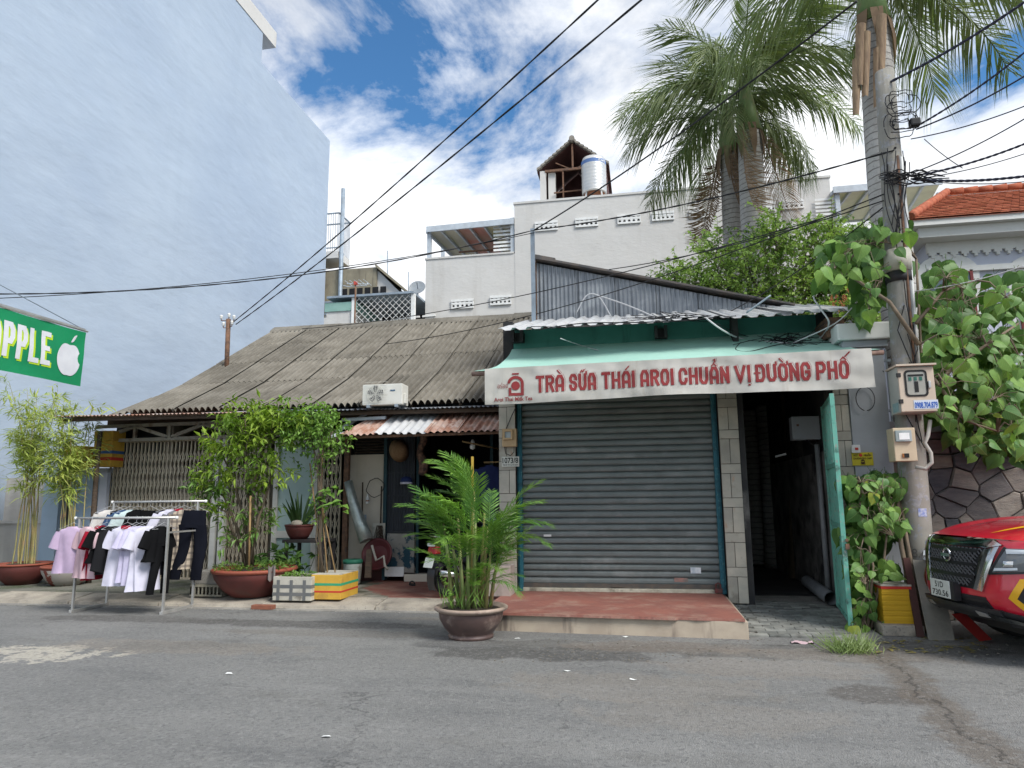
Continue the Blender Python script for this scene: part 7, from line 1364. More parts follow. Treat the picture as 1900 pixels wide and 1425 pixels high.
# ================================================================ things at the foot of the pole
x0, x1, y0 = 2.52, 2.80, 8.62
t = planter('foam_planter', 'yellow foam box with a red rim below the grey pillar', x0, x1 + .02, y0, y0 + .38, .11, .40, mat('ribbed_yellow', (.60, .36, .02), (.55, .32, .02), 4, .65, .2, 4, .02, stretch=(.2, .2, 12)), .02); bx('rim', t, M_red_s, x0 - .004, x1 + .024, y0 - .004, y0 + .384, .475, .505); bx('rim', t, M_foamw, x0 - .006, x1 + .026, y0 - .006, y0 + .386, .506, .525)
for k in range(6): bx('rib', t, MATS['ribbed_yellow'], x0 - .004, x1 + .024, y0 - .004, y0 + .05, .14 + k * .055, .18 + k * .055, .004)
tag(bx('concrete_slab', None, M_conc_k, 2.46, 2.88, 8.5, 8.92, .0, .112, .012), 'pale concrete slab under the yellow foam box', 'slab')
p = [PZ(1722, 1187), PZ(1772, 1188)]; xb0, xb1 = p[0].x, p[1].x; zt2 = PY(1697, 1040, 8.62).z
tag(obj('cement_board', MB().hexa([(xb0, 8.33, 0), (xb1, 8.36, 0), (xb1, 8.375, 0), (xb0, 8.345, 0), (xb0 + .05, 8.72, zt2), (xb1 + .05, 8.74, zt2 - .02), (xb1 + .05, 8.755, zt2 - .02), (xb0 + .05, 8.735, zt2)]), mat('fibre_board', (.27, .255, .22), (.22, .21, .18), 3, .9, .1, 60, dirt=(.17, .16, .14), dscale=2)), 'grey cement board leaning against the utility pole', 'board')
tag(obj('brown_plank', MB().hexa([(xb0 - .07, 8.44, .01), (xb0 - .0, 8.44, .01), (xb0 - .0, 8.47, .01), (xb0 - .07, 8.47, .01), (xb0 - .04, 8.74, .8), (xb0 + .03, 8.74, .8), (xb0 + .03, 8.77, .8), (xb0 - .04, 8.77, .8)]), mat('maroon_wood', (.075, .03, .026), (.055, .025, .022), 5, .8)), 'dark maroon plank leaning behind the grey cement board', 'plank')
t = thing('red_placard', 'fallen red cardboard sign with white lettering under the truck bumper', 'sign', PZ(1795, 1180)); q = [PZ(1812, 1190, .01), PZ(1790, 1186, .02), PY(1764, 1140, 8.3), PY(1770, 1139, 8.5)]
A_, B_, C0 = PZ(1818, 1190, .005), PY(1766, 1140, 8.0), V((.16, .10, 0))
obj('panel', MB().prism([A_, B_, B_ + C0, A_ + C0], (0, .004, .004)), mat('placard_red', (.42, .03, .025), (.36, .03, .03), 6, .5), t); e1 = (B_ - A_); e2 = C0; nrm_ = e1.cross(e2).normalized(); nrm_ = nrm_ if nrm_.y < 0 or nrm_.z > 0 else -nrm_
lettering('lettering', 'KHAI TRƯƠNG', M_vent, t, lambda x, y: A_ + e1 * (.95 - x) + e2 * y + nrm_ * .006, .08, .9, .2, .6, .02)
RR.seed(9)
for k, (px, py, lb_) in enumerate(((960, 1185, 'white paper scrap beside the brown glazed palm bowl'), (605, 1367, 'white paper scrap alone on the open asphalt far from the kerb'), (1160, 1182, 'white paper scrap right under the red cement step'), (425, 1250, 'white paper scrap on the asphalt in front of the clothes rack'), (1052, 1245, 'white paper scrap on the road straight out from the shutter, closer to the palm bowl'), (1175, 1261, 'white paper scrap on the road straight out from the middle of the step'))):
    q = PZ(px, py, .004); tag(obj('paper_scrap', MB().add([q + V((RR.uniform(-.05, .05), RR.uniform(-.04, .04), RR.uniform(0, .012))) if 0 else q + V((.035 * cos(a), .022 * sin(a) * RR.uniform(.5, 1.2), RR.uniform(0, .01))) for a in (0, 1.2, 2.4, 3.6, 4.9)], [(0, 1, 2, 3, 4)]), M_vent, fixn=False), lb_, 'litter', 'paper scraps on the road')
tag(obj('pink_wrapper', MB().grid(lambda u, v: PZ(1488, 1192, .008) + V(((u - .5) * .22, (v - .5) * .1, .012 * sin(u * 9 + v * 5))), 8, 4), mat('pink_paper', (.55, .40, .43), rough=.5), fixn=False), 'flattened pink wrapper on the road before the alley', 'litter')
m = MB()
for _ in range(300):
    q = PZ(RR.choice((RR.uniform(900, 1450), RR.uniform(1000, 1250), RR.uniform(1560, 1900))), RR.uniform(1186, 1230), 0); s = RR.uniform(.003, .009); m.box(q.x - s, q.x + s, q.y - s * .8, q.y + s, 0, s)
obj('grit', m, mat('grit', (.22, .20, .17), (.13, .12, .10), 30, .95), kind='stuff', label='loose grit and crumbs along the shop step', cat='grit')
m = MB()
for _ in range(70):
    q = PZ(RR.uniform(1620, 1830), RR.uniform(1183, 1212), .004); a_ = RR.uniform(0, 6.28); leaf(m, q, V((cos(a_), sin(a_), RR.uniform(0, .15))), V((0, 0, 1)), RR.uniform(.05, .12), RR.uniform(.02, .06), .1, .05)
obj('fallen_leaves', m, mat('fallen_leaf', (.30, .24, .08), (.16, .15, .05), 3, .8), kind='stuff', label='fallen leaves along the road edge by the pole', cat='leaves', fixn=False)
# ================================================================ red pick-up truck at the right
fw_t = V((-.985, -.15, 0)).normalized(); lf_t = V((-fw_t.y, fw_t.x, 0))
em = CAM + ray(1757, 1028) * 6.9
tr_o = em - fw_t * .05; tr_o.z = 0
TR = thing('pickup_truck', 'red pickup truck with yellow decals parked nose in at the stone wall', 'truck', tr_o)
# plan curve of the nose, arc parameter s from the centre line
def plan_tab():
    xs_, ys_, th_ = [0.0], [0.0], [0.0]; ds = .01
    def th(s):
        if s < .5: return .26 * (s / .5) ** 1.3
        if s < 1.0: k = (s - .5) / .5; return .26 + 1.02 * k * k * (3 - 2 * k)
        if s < 1.35: return 1.28 + .27 * (s - 1.0) / .35
        return 1.55
    for i in range(260):
        a = th(i * ds); xs_.append(xs_[-1] - sin(a) * ds); ys_.append(ys_[-1] + cos(a) * ds); th_.append(th((i + 1) * ds))
    return xs_, ys_, th_
PTX, PTY, PTT = plan_tab()
def bul(z):
    ks = [(.30, -.16), (.42, -.07), (.5, .0), (.6, .035), (.72, .045), (.80, .03), (.9, .02), (1.02, .0), (1.10, -.03), (1.16, -.08), (1.2, -.15)]
    if z <= ks[0][0]: return ks[0][1]
    for (a, b), (c, d) in zip(ks, ks[1:]):
        if z <= c: return b + (d - b) * (z - a) / (c - a)
    return ks[-1][1]
def S(s, z, off=0):
    a = min(abs(s) / .01, 259.0); i = int(a); f = a - i; sg = 1 if s >= 0 else -1
    x = PTX[i] + (PTX[i + 1] - PTX[i]) * f; y = PTY[i] + (PTY[i + 1] - PTY[i]) * f; t = PTT[i] + (PTT[i + 1] - PTT[i]) * f; k = bul(z) * max(.25, cos(t)) + off
    x += cos(t) * k; y += sin(t) * k
    return tr_o + fw_t * x + lf_t * (sg * y) + V((0, 0, z - .07))
def L3(x, y, z): return tr_o + fw_t * x + lf_t * y + V((0, 0, z - .07))
M_car = NT('car_red'); t = M_car; t.p.inputs['Coat Weight'].default_value = 1.0; t.p.inputs['Coat Roughness'].default_value = .04; M_car = t.done(t.mix(t.ramp(t.noise(1.2, 4, .6), .3, .7), (.56, .009, .03), (.50, .008, .026)), .35, 0, .5)
M_yel = mat('decal_yellow', (.72, .38, .01), rough=.35, spec=.5); M_blk = mat('truck_black', (.018, .018, .02), (.026, .026, .028), 8, .5, spec=.4); M_gl = mat('grille_black', (.012, .012, .014), rough=.35, spec=.5); M_chd = mat('dark_chrome', (.16, .17, .17), rough=.12, metal=1); M_lens = mat('head_lens', (.13, .14, .15), rough=.04, spec=.8)
def patch(name, q, off, m_, parent=TR, dep=.03, nu=10, nv=5, mirror=True, edge=True, crown=0):
    """q: (s,z) corners bl, br, tr, tl laid on the nose surface"""
    for sg in ((1, -1) if mirror else (1,)):
        def f(u, v, o=off):
            a = [q[0][k] + (q[1][k] - q[0][k]) * u for k in (0, 1)]; b = [q[3][k] + (q[2][k] - q[3][k]) * u for k in (0, 1)]
            return S(sg * (a[0] + (b[0] - a[0]) * v), a[1] + (b[1] - a[1]) * v, o + crown * sin(pi * u) * sin(pi * v))
        m = MB().grid(f, nu, nv)
        if edge:
            m.grid(lambda u, v: f(u, 0, off - dep * v), nu, 1); m.grid(lambda u, v: f(u, 1, off - dep * v), nu, 1); m.grid(lambda u, v: f(0, u, off - dep * v), nv, 1); m.grid(lambda u, v: f(1, u, off - dep * v), nv, 1)
        o = link(name, m.mesh(name, m_, fixn=False), parent)
    return o
body = link('front_skin', MB().grid(lambda u, v: S(-1.3 + 2.6 * u, .46 + .69 * v), 70, 14).mesh('front_skin', M_car, fixn=False), TR)
# hood with shoulders
hood_b = -1.32
def hood(u, v):
    uu = (u - .5) * 2; y = .93 * uu; s_ = abs(y) * 1.02; i = min(int(s_ / .01), 255)
    x0 = PTX[i] + bul(1.15) * cos(PTT[i]) - (0.10 * max(0, abs(uu) - .7) / .3); x = x0 + (hood_b - x0) * v
    z = 1.145 + .16 * (1 - (1 - v) ** 2.4) + .02 * (1 - uu * uu) - .14 * max(0, (abs(uu) - .78) / .22) ** 2 + .018 * (1 if .45 < abs(uu) < .8 else 0) * min(1, v * 4) * sin(pi * (abs(uu) - .45) / .35)
    return L3(x, y, z)
link('hood', MB().grid(hood, 40, 18).mesh('hood', M_car, fixn=False), TR)
def hooddecal(pts): 
    m = MB(); m.add([hood(u, v) + V((0, 0, .005)) for u, v in pts], [list(range(len(pts)))]); link('decal', m.mesh('decal', M_yel, fixn=False), TR)
for sg in (0,):
    fl_ = (lambda L_: [((1 - u) if sg else u, v) for u, v in L_])
    for k in range(7): a, b = k / 7, (k + 1) / 7; w0, w1 = .004 + .10 * abs((a * 2) % 1) ** .8 * (.5 + a), .004 + .10 * (abs((b * 2) % 1) ** .8 if b not in (.5, 1) else 1) * (.5 + b); hooddecal(fl_([(.66 + .06 * a, .10 + .8 * a), (.66 + .06 * b, .10 + .8 * b), (.66 + .06 * b + w1, .10 + .8 * b), (.66 + .06 * a + w0, .10 + .8 * a)]))
# side body, cab and bed (mostly beyond the frame)
for sg in (1, -1):
    def side(u, v):
        x = -.62 - 4.55 * u; z = .46 + .60 * v; 
        for xc in (-1.05, -4.2):
            dd = .46 ** 2 - (x - xc) ** 2
            if dd > 0: z = max(z, .40 + math.sqrt(dd)) if v < .99 else z
        return L3(x, sg * (.925 + .01 * sin(v * 3)), z)
    link('side_skin', MB().grid(side, 120, 8).mesh('side_skin', M_car, fixn=False), TR)
link('deck', MB().add([L3(-.7, -.92, 1.06), L3(-.7, .92, 1.06), L3(-5.15, .92, 1.06), L3(-5.15, -.92, 1.06)], [(0, 1, 2, 3)]).mesh('deck', M_car), TR)
cabp = [(-1.30, 1.28), (-2.05, 1.78), (-3.35, 1.80), (-3.55, 1.05), (-1.30, 1.05)]
m = MB(); n = len(cabp); vs = [L3(x, sg * (.88 if z < 1.4 else .70), z) for sg in (1, -1) for x, z in cabp]; m.add(vs, [list(range(n)), list(range(n, 2 * n))] + [(i, (i + 1) % n, n + (i + 1) % n, n + i) for i in range(n)]); obj('cab', m, M_car, TR, bev=.03)
link('windshield', MB().grid(lambda u, v: L3(-1.36 - .62 * v, (u - .5) * (1.62 - .3 * v), 1.33 + .40 * v + .012), 4, 4).mesh('windshield', M_glass, fixn=False), TR)
for sg in (1, -1): link('side_window', MB().grid(lambda u, v: L3(-1.55 - .45 * v - 1.5 * u * (1 - .12 * v), sg * (.895 - .15 * v), 1.32 + .38 * v), 4, 3).mesh('side_window', M_glass, fixn=False), TR)
obj('cargo_bed', MB().hexa([L3(-3.6, -.9, .6), L3(-5.15, -.9, .6), L3(-5.15, .9, .6), L3(-3.6, .9, .6), L3(-3.6, -.9, 1.24), L3(-5.15, -.9, 1.24), L3(-5.15, .9, 1.24), L3(-3.6, .9, 1.24)]), M_car, TR, bev=.02)
obj('chassis', MB().hexa([L3(-.35, -.7, .3), L3(-5.0, -.8, .35), L3(-5.0, .8, .35), L3(-.35, .7, .3), L3(-.35, -.7, .5), L3(-5.0, -.88, .6), L3(-5.0, .88, .6), L3(-.35, .7, .5)]), M_blk, TR)
for xc in (-1.05, -4.2):
    for sg in (1, -1):
        w = obj('wheel', MB().tube([L3(xc, sg * .68, .45), L3(xc, sg * .70, .45), L3(xc, sg * .90, .45), L3(xc, sg * .92, .45)], [.34, .38, .38, .34], 36), M_rub, TR); obj('rim', MB().tube([L3(xc, sg * .86, .45), L3(xc, sg * .925, .45)], [.24, .23], 24), M_inox, w)
obj('mirror', MB().hexa([L3(-1.75, .9, 1.25), L3(-1.9, .9, 1.25), L3(-1.9, 1.1, 1.27), L3(-1.75, 1.1, 1.27), L3(-1.75, .9, 1.42), L3(-1.88, .9, 1.42), L3(-1.88, 1.1, 1.44), L3(-1.75, 1.1, 1.44)]), M_car, TR, bev=.03); obj('mirror', MB().hexa([L3(-1.75, -.9, 1.25), L3(-1.9, -.9, 1.25), L3(-1.9, -1.1, 1.27), L3(-1.75, -1.1, 1.27), L3(-1.75, -.9, 1.42), L3(-1.88, -.9, 1.42), L3(-1.88, -1.1, 1.44), L3(-1.75, -1.1, 1.44)]), M_car, TR, bev=.03)
# grille
gr_ = patch('grille', [(-.33, .70), (.33, .70), (.45, 1.07), (-.45, 1.07)], .004, M_gl, nu=20, mirror=False)
m = MB(); rows_ = 14
for r in range(rows_):
    z0 = .725 + r * .0245
    hw = .32 + (z0 - .70) / .37 * .115; n_ = int(hw * 2 / .055)
    for k in range(n_):
        a = -hw + k * .055 + (.0275 if r % 2 else 0); b = a + .0275; c = a + .055
        if c > hw: continue
        m.bar(S(a, z0, .018), S(b, z0 + .0245, .018), .006, .012, up=fw_t); m.bar(S(b, z0 + .0245, .018), S(c, z0, .018), .006, .012, up=fw_t)
obj('mesh_bars', m, mat('grille_bar', (.11, .112, .12), rough=.3, spec=.5), gr_, kind='stuff', fixn=False)
for z in (.795, .905, 1.03): obj('grille_rail', MB().grid(lambda u, v: S((-.40 + .8 * u) * (.86 + .3 * (z - .7)), z + .03 * v, .026), 16, 1), M_gl, gr_, fixn=False)
patch('chrome_bar', [(-.47, 1.075), (.47, 1.075), (.50, 1.150), (-.50, 1.150)], .022, M_chd, mirror=False, nu=20, crown=.01)
patch('chrome_corner', [(.47, 1.08), (.60, 1.105), (.62, 1.112), (.51, 1.152)], .024, M_chr); patch('chrome_strip', [(.345, .70), (.44, .69), (.60, 1.10), (.47, 1.07)], .026, M_chr, dep=.04, crown=.01); patch('chrome_inner', [(.305, .705), (.345, .70), (.47, 1.07), (.43, 1.07)], .018, M_chd, dep=.03)
# emblem: ring with a bar, plain letters omitted where unreadable
c0 = S(0, .985, .045); m = MB(); a1, a2 = lf_t, V((0, 0, 1))
m.tube([c0 + (a1 * cos(a) + a2 * sin(a)) * .058 for a in [2 * pi * k / 28 for k in range(29)]], .011, 8, False); m.bar(c0 - a1 * .075 + fw_t * .008, c0 + a1 * .075 + fw_t * .008, .02, .030, up=a2); obj('emblem', m, M_chr, TR)
# number plate
pc = S(-.06, .66, .075)
f_ = plane_fn(pc - lf_t * -.0 , lf_t, V((0, 0, 1)), 0); npl = obj('number_plate', MB().hexa([pc + lf_t * a + V((0, 0, b)) + fw_t * c for c in (-.004, .004) for a, b in ((-.165, -.0825), (.165, -.0825), (.165, .0825), (-.165, .0825))]), MATS['plate_white'], TR, bev=.004)
f_ = lambda x, y: pc + lf_t * x + V((0, 0, y)) + fw_t * .0065
lettering('lettering', '51D', M_ink, npl, f_, -.075, .065, .012, .068, .01); lettering('lettering', '730.56', M_ink, npl, f_, -.13, .14, -.065, -.010, .01)
obj('plate_bracket', MB().hexa([pc + lf_t * a + V((0, 0, b)) + fw_t * c for c in (-.07, -.0045) for a, b in ((-.12, -.08), (.22, -.09), (.22, .08), (-.12, .08))]), M_blk, TR)
# head lamps
patch('headlight', [(.50, .865), (1.10, .93), (1.18, 1.09), (.63, 1.085)], .012, M_lens, nu=14, crown=.015); patch('headlight_trim', [(.50, .845), (1.13, .915), (1.12, .935), (.53, .865)], .014, M_gl); patch('headlight_trim', [(.50, .845), (.53, .865), (.66, 1.085), (.635, 1.10)], .015, M_gl)
patch('running_light', [(.67, 1.04), (1.18, 1.055), (1.19, 1.08), (.66, 1.078)], .026, mat('drl', (.6, .64, .68), rough=.1), crown=.006); patch('running_light', [(.56, .885), (.74, .905), (.74, .925), (.57, .91)], .028, MATS['drl'])
for a, b in ((.64, .955), (.82, .975), (.92, .98), (1.02, .985), (.87, 1.015), (.97, 1.02)): patch('lamp_cell', [(a, b - .028), (a + .075, b - .024), (a + .08, b + .024), (a + .005, b + .022)], .028, M_chr, nu=3, nv=3, crown=.008)
# bumper: intake, lower black guard, skid plate, fog surround
patch('lower_intake', [(-.50, .545), (.50, .545), (.44, .64), (-.44, .64)], .008, M_blk, mirror=False, nu=16)
for z in (.565, .60): obj('intake_bar', MB().grid(lambda u, v: S(-.45 + .9 * u, z + .012 * v, .018), 16, 1), M_gl, TR, fixn=False)
patch('bumper_guard', [(-.62, .44), (.62, .44), (.58, .545), (-.58, .545)], .055, M_blk, mirror=False, nu=20, dep=.09, crown=.015); patch('bumper_guard', [(.60, .40), (1.22, .42), (1.05, .475), (.585, .54)], .03, M_blk, nu=14, dep=.08); patch('guard_insert', [(.36, .465), (.47, .465), (.45, .50), (.35, .51)], .075, M_inox, nu=4, nv=2); patch('guard_insert', [(.5, .45), (.85, .43), (.7, .475), (.46, .51)], .065, M_chd, nu=6, nv=2)
link('under_tray', MB().grid(lambda u, v: S(-1.2 + 2.4 * u, .44 - .10 * v, .02 - .35 * v), 40, 3).mesh('under_tray', M_blk, fixn=False), TR)
for sg in (1, -1):
    H6 = [(.66, .66), (.75, .83), (1.02, .85), (1.14, .68), (1.02, .50), (.84, .47)]; I6 = [(.72, .66), (.78, .78), (.99, .79), (1.07, .67), (.98, .55), (.85, .53)]
    m = MB(); 
    for k in range(6):
        a, b, c, d = H6[k], H6[(k + 1) % 6], I6[(k + 1) % 6], I6[k]; m.grid(lambda u, v: S(sg * ((a[0] + (b[0] - a[0]) * u) * (1 - v) + (d[0] + (c[0] - d[0]) * u) * v), (a[1] + (b[1] - a[1]) * u) * (1 - v) + (d[1] + (c[1] - d[1]) * u) * v, .016), 6, 2)
    fs = link('fog_surround', m.mesh('fog_surround', M_yel, fixn=False), TR); obj('fog_recess', MB().add([S(sg * .89, .66, .008)] + [S(sg * a, b, .013) for a, b in I6], [(0, k + 1, (k + 1) % 6 + 1) for k in range(6)]), M_gl, fs, fixn=False)
    c = S(sg * .89, .65, .03); obj('fog_lamp', MB().tube([c, c + (S(sg * .89, .65, .06) - S(sg * .89, .65, .03))], [.045, .04], 16), M_lens, fs)
    for k in range(7): z = .57 + k * .032; obj('fog_bar', MB().bar(S(sg * (.78 if 2 < k < 5 else .82), z, .022), S(sg * 1.01, z, .022), .008, .008), M_blk, fs)

# ================================================================ banner at the left
xB = -5.4; a0, a1 = PX(160, 617, xB), PX(152, 717, xB); zt, zb = a0.z, a1.z; y1b = a0.y; y0b = y1b - 2.35
bn = thing('vinyl_banner', 'green vinyl banner with white lettering and a bitten apple', 'banner', (xB, y1b, zb))
def bp2(y, z, off=0): 
    f = (z - zb) / (zt - zb); return V((xB + .012 * sin(y * 5) * (1 - f) + .012 * noise.noise(V((y * 3, z * 5, 1))) + off, y + .03 * (1 - f) * 0, z - .008 * abs(sin((y - y1b) * pi / .45)) * f))
M_ban = mat('banner_green', (.012, .26, .105), (.012, .22, .09), 2, .4, .15, 8, .02, spec=.4, transl=.1)
link('sheet', MB().grid(lambda u, v: bp2(y0b + (y1b - y0b) * u, zb + (zt - zb) * v), 60, 10).mesh('sheet', M_ban, fixn=False), bn)
obj('cord', MB().tube([(xB, y1b + .02, zt + .012), (xB, y1b - .6, zt + .004), (xB, y1b - 1.2, zt + .01), (xB, y0b, zt + .012)], .008, 6), M_foamw, bn); hb = zt - zb
# letters read along +Y from the road side
bf = lambda off: (lambda x, z: bp2(y0b + x, zb + z, off)); M_bl = mat('banner_lime', (.45, .62, .03), rough=.5); M_bw = mat('banner_white', (.66, .66, .68), (.60, .60, .63), 5, .5)
yE = PX(93, 650, xB).y - y0b; yP = PX(22, 640, xB).y - y0b; wl_ = yE - yP
chs = ['A', 'P', 'P', 'L', 'E']; cwid = (yE - yP) / 3.15
for i, ch in enumerate(chs):
    e = yE - (4 - i) * cwid * 1.02; s = e - cwid * .86
    bs_ = lambda o_: (lambda x, z, k: bp2(y0b + x, zb + z, o_ + k)); strokes('lettering_edge', ch, M_bl, bn, bs_(.002), s, e, hb * .24, hb * .82, .05, .02, -.016, .0001); strokes('lettering', ch, M_bw, bn, bs_(.005), s, e, hb * .24, hb * .82, .046)
ay, az, ar = PX(127, 668, xB).y - y0b, hb * .43, hb * .30
prof = []
for k in range(60):
    a = 2 * pi * k / 60; r_ = 1 - .10 * math.exp(-((a - pi / 2) / .28) ** 2) - .07 * math.exp(-((a - 3 * pi / 2) / .25) ** 2) + .05 * math.exp(-((abs(a - pi / 2) - .6) / .3) ** 2); x_, z_ = .88 * r_ * cos(a), 1.0 * r_ * sin(a)
    bx_, bz_ = 1.08, .22
    if (x_ - bx_) ** 2 + (z_ - bz_) ** 2 < .42 ** 2: dd = math.atan2(z_ - bz_, x_ - bx_); x_, z_ = bx_ - .42 * abs(cos(dd)), bz_ + .42 * sin(dd)
    prof.append((ay + ar * x_, az + ar * z_))
m = MB(); g6 = bf(.006); m.add([g6(ay - ar * .1, az)] + [g6(*p) for p in prof], [(0, k + 1, (k + 1) % 60 + 1) for k in range(60)]); lf6 = [(ay + ar * (.05 + .42 * u), az + ar * (1.08 + .5 * u + s * .16 * sin(pi * u))) for s, us in ((1, (0, .25, .5, .75, 1)), (-1, (.75, .5, .25))) for u in us]
m.add([g6(*p) for p in lf6], [list(range(len(lf6)))]); link('logo', m.mesh('logo', M_bw, fixn=False), bn)
sp2 = thing('banner_post', 'galvanised street post that holds up the green apple banner', 'post', (xB, y0b - .1, 0)); obj('post', MB().tube([(xB, y0b - .08, 0), (xB, y0b - .08, zt + .5)], .04, 10), M_inox, sp2); obj('base', MB().tube([(xB, y0b - .08, 0), (xB, y0b - .08, .02)], .12, 12), M_inox, sp2); obj('stay', MB().tube([(xB, y0b - .08, zt + .45), (xB, y1b, zt + .015)], .004, 5), M_steel, sp2); obj('arm', MB().bar((xB, y0b - .08, zt + .02), (xB, y1b - .02, zt + .02), .02), M_inox, sp2)

# ================================================================ cables
M_cab_k = mat('cable_black', (.018, .018, .02), rough=.6); M_cab_w = mat('cable_white', (.55, .55, .56), rough=.5)
def cable(p, q, sag, r_, label, grp, m_=M_cab_k, n=26, twist=0):
    p, q = V(p), V(q); m = MB()
    pts = [p.lerp(q, i / n) - V((0, 0, sag * 4 * (i / n) * (1 - i / n))) for i in range(n + 1)]
    if twist:
        nn = n * 5
        for ph in (0, pi): m.tube([p.lerp(q, i / nn) - V((0, 0, sag * 4 * (i / nn) * (1 - i / nn))) + V((0, cos(i * twist + ph), sin(i * twist + ph))) * r_ * .45 for i in range(nn + 1)], r_ * .75, 5)
    else: m.tube(pts, r_, 5)
    return tag(obj('cable', m, m_, fixn=False), label, 'cable', grp)
mast = PX(424, 596, -8.7)
def far(px, py, d): return CAM + ray(px, py) * d
for px, (ex, ey), d, k in ((1098, (437, 612), 7.5, .0), (1176, (450, 614), 7.0, .06)):
    p = far(px, -4, d); q = mast + V((.12 + k, 0, -.02 - k)); p = p + (p - q) * .25; cable(p, q, .14, .011, ('steeper' if k == 0 else 'longer') + ' of the two twisted black service cables slung down to the roof mast', 'service cables to the roof mast', twist=.55)
pole_t = lambda z: px_(z) + V((0, -.14, 0))
post_t = V((pp.x + .04, 11.9, pp.z - .04)); zc = PY(1626, 281, 8.8).z
cable(pole_t(zc), post_t, .12, .011, 'thick cable from the concrete pole to the slim steel post', 'cables from the concrete pole', twist=.5)
cable(post_t, far(-70, 545, 10.5), .33, .010, 'long sagging cable from the steel post across the blue wall', 'cables from the concrete pole', twist=.5)
cable(post_t + V((0, 0, -.05)), far(-70, 556, 10.6), .22, .007, 'thin wire under the long sagging cable across the blue wall', 'cables from the concrete pole')
cable(far(1590, 2, 7.4), post_t, .1, .012, 'black cable from above the palms to the slim steel post', 'cables from the concrete pole')
for a, b, s, l in (((1640, 360), (700, 640), .3, 'thin dark wire crossing low over the zinc gable'), ((1640, 372), (1130, 500), .1, 'thin wire past the white wall to the zinc gable edge'), ((1638, 385), (1330, 590), .1, 'thin wire from the pole to the shop eave'), ((1560, 395), (560, 610), .25, 'fine wire crossing before the pale building to the grey roof')):
    e = PY(*b, 11.9 if b[0] > 1000 else 14.5); cable(PY(*a, 8.9), e, s, .008, l, 'thin wires from the concrete pole')
for (a, b), (c, d), r_, l in (((1652, 152), (1960, -38), .03, 'thick twin cable clamped at the pole top'), ((1705, 232), (1960, 48), .022, 'cable leaving the black junction box upwards'), ((1700, 240), (1960, 104), .018, 'cable just below the junction box'), ((1690, 258), (1960, 172), .013, 'lower cable beside the junction box'), ((1690, 322), (1960, 184), .014, 'cable rising from the cable bundle'),
                              ((1690, 328), (1960, 242), .022, 'thick cable rising gently from the bundle'), ((1690, 332), (1960, 318), .026, 'nearly level thick cable from the bundle'), ((1690, 333), (1960, 264), .010, 'thin cable under the rising thick one'), ((1700, 334), (1960, 330), .010, 'thin level cable under the thick one'), ((1700, 540), (1960, 470), .010, 'pale wire stretched low across the lavender house')):
    cable(PY(a, b, 8.85), far(c, d, 7.6), .06, r_ * .55, l + ' running off past the truck', 'cables running off beyond the pole', M_cab_w if b == 540 else mat('cable_navy', (.03, .032, .055), rough=.6), twist=.5 if r_ > .018 else 0)
cable(PY(1715, 258, 8.85), PY(1786, 312, 8.6), .02, .005, 'thin tail wire dangling under the junction box', 'thin wires from the concrete pole')
t = thing('junction_box', 'small black cable junction with looped wires on the pole', 'junction box', PY(1697, 228, 8.8)); p = PY(1697, 228, 8.8); obj('body', MB().box(p.x - .06, p.x + .06, p.y - .05, p.y + .05, p.z - .05, p.z + .05), M_cab_k, t, bev=.02)
RR.seed(31); m = MB()
for k in range(9):
    c = PY(1672 + RR.uniform(-8, 14), 205 + RR.uniform(-25, 40), 8.78); rr_ = RR.uniform(.07, .16); m.tube([c + V((rr_ * 1.3 * cos(a), RR.uniform(-.02, .02), rr_ * sin(a) + .02 * sin(3 * a))) for a in [j * .35 + k for j in range(17)]], .006, 4, False)
obj('wire_loops', m, M_cab_k, t, fixn=False)
m = MB(); mw_ = MB()
for k in range(15):
    z = PY(1640, 335, 8.8).z + RR.uniform(-.07, .09); a_ = px_(z) + V((RR.uniform(-.2, -.05), -.14, 0)); b2 = px_(z) + V((RR.uniform(.25, .6), -.16 + RR.uniform(-.05, .05), RR.uniform(-.05, .05))); m.tube([a_.lerp(b2, j / 8) + V((0, -.03 * sin(pi * j / 8), .05 * sin(j * .9 + k) * sin(pi * j / 8) - .06 * (j / 8) ** 2)) for j in range(9)], .007, 4, False)
for k in range(9):
    z1_, z0_ = 5.6 + RR.uniform(-.15, .1), RR.uniform(4.3, 4.9); xo = RR.uniform(-.2, .18); xe_ = RR.uniform(-.1, .1); m.tube([px_(z1_ + (z0_ - z1_) * j / 8) + V(((xo + (xe_ - xo) * j / 8) + .03 * sin(j * .8 + k), -.155, 0)) for j in range(9)], .0055, 4, False)
for k in range(8): z = RR.uniform(2.6, 4.2); m.tube([px_(z) + V((RR.uniform(-.12, .1), -.15, 0)), px_(z - .3) + V((RR.uniform(-.12, .1), -.155, 0)), px_(z - .7) + V((RR.uniform(-.1, .1), -.155, 0))], .006, 4, False)
bw = tag(obj('cable_bundle', m, M_cab_k, fixn=False), 'dense bundle of black wires strapped round the concrete pole', 'cables')
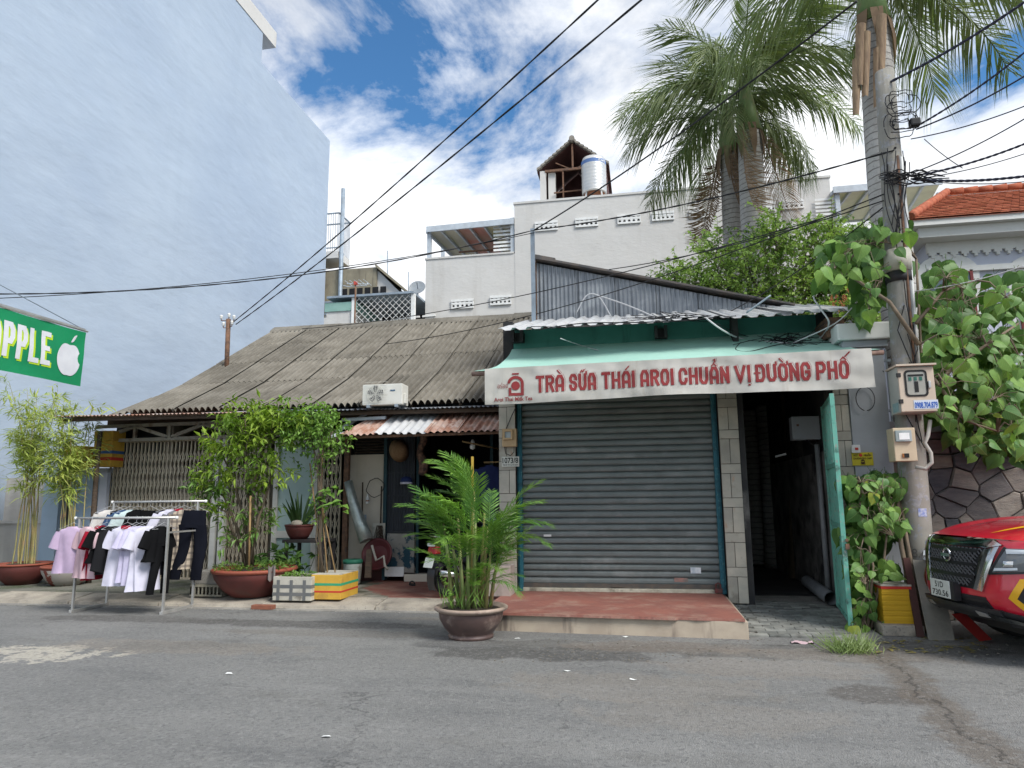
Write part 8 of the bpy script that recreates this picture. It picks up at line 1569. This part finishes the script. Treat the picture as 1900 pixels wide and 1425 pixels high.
# loose wires lying over the tin roof and awning
def awn(px, py, lift=.015):
    """where the line of sight meets the awning cloth; above the cloth, the tin roof's front edge"""
    best = None
    for k in range(60):
        y = 8.86 + 1.36 * k / 59; v = (10.28 - y) / (10.28 - YA); p = PY(px, py, y); d = abs(p.z - (AT + (AB - AT) * v - .09 * sin(pi * v)) - lift)
        if best is None or d < best[0]: best = (d, p)
    return best[1] if best[0] < .04 else PY(px, py, 9.5)
wires = [([(1310, 590), (1340, 612), (1375, 628), (1430, 634), (1475, 637), (1520, 628), (1538, 600), (1522, 572), (1510, 545), (1540, 500)], .012, M_cab_w, 'white cable looping from the tree over the awning corner'), ([(1470, 637), (1550, 600), (1590, 560)], .009, M_cab_w, 'straight white cable across the awning corner'),
         ([(1375, 635), (1365, 648), (1390, 652), (1440, 640), (1480, 636), (1570, 640), (1640, 690)], .006, M_cab_k, 'black wire trailing over the awning to the cabinet'), ([(1000, 612), (1080, 600), (1200, 598), (1300, 592), (1340, 585)], .008, M_cab_k, 'dark wire lying along the tin roof edge'), ([(985, 606), (1100, 606), (1180, 594), (1260, 590), (1320, 586)], .006, M_cab_k, 'second thin wire on the tin roof'),
         ([(1040, 628), (1075, 640), (1110, 650)], .007, M_cab_w, 'short pale wire end on the mint awning'), ([(1330, 600), (1380, 622), (1450, 634), (1480, 632), (1530, 600)], .005, M_cab_k, 'thin wire sagging over the mint awning'), ([(1360, 640), (1420, 628), (1480, 642), (1520, 634), (1580, 642)], .005, M_cab_k, 'crumpled thin wire on the awning'), ([(1070, 580), (1085, 552), (1100, 545), (1115, 555), (1135, 590)], .011, M_cab_w, 'white cable arch in front of the zinc gable'), ([(1100, 545), (1160, 565), (1215, 588)], .012, M_cab_w, 'straight white conduit leaning on the zinc gable'), ([(1430, 548), (1385, 580)], .014, M_steel, 'short steel strut standing on the tin roof')]
for pts, r_, m_, l in wires:
    c = [awn(*p) if i % 1 == 0 else None for i, p in enumerate(pts)] if pts[0][1] > 600 or pts[0][0] > 1300 else [PY(*p, 10.2) if pts[0][1] > 590 else PY(*p, 11.7) for p in pts]
    cc = []
    for i in range(len(c) - 1):
        p0, p1, p2, p3 = c[max(i - 1, 0)], c[i], c[i + 1], c[min(i + 2, len(c) - 1)]
        for k in range(6):
            u = k / 6; cc.append(.5 * ((2 * p1) + (p2 - p0) * u + (2 * p0 - 5 * p1 + 4 * p2 - p3) * u * u + (3 * p1 - p0 - 3 * p2 + p3) * u ** 3))
    cc.append(c[-1]); tag(obj('cable', MB().tube(cc, r_, 5), m_, fixn=False), l, 'cable', 'loose wires over the shop front')
RR.seed(61)
def tangle(label, c0, sx, sz, y, n, r_):
    m = MB()
    for k in range(n):
        q = [(awn(c0[0] + RR.uniform(-sx, sx) * f, c0[1] + RR.gauss(0, sz), RR.uniform(.01, .05)) if y is None else PY(c0[0] + RR.uniform(-sx, sx) * f, c0[1] + RR.gauss(0, sz), y + RR.uniform(-.05, .05))) for f in (1, .7, .5, .8, 1)]; q.sort(key=lambda p: p.x + RR.uniform(-.25, .25)); cc = []
        for i in range(4):
            p0, p1, p2, p3 = q[max(i - 1, 0)], q[i], q[i + 1], q[min(i + 2, 4)]
            for j in range(7): u = j / 7; cc.append(.5 * ((2 * p1) + (p2 - p0) * u + (2 * p0 - 5 * p1 + 4 * p2 - p3) * u * u + (3 * p1 - p0 - 3 * p2 + p3) * u ** 3))
        m.tube(cc, r_ * RR.uniform(.7, 1.2), 4, False)
    tag(obj('wire_tangle', m, M_cab_k, fixn=False), label, 'wires')
tangle('tangle of thin black wires heaped on the mint awning near the pole', (1465, 630), 80, 7, None, 12, .0045)
tangle('tangle of dark wires lying along the tin roof above the fascia', (1270, 588), 120, 4, 10.0, 9, .005)
for o in SC.objects:
    if o.type == 'MESH' and o.parent is None and not o.get('label') and not o.get('kind'): o['kind'] = 'structure'
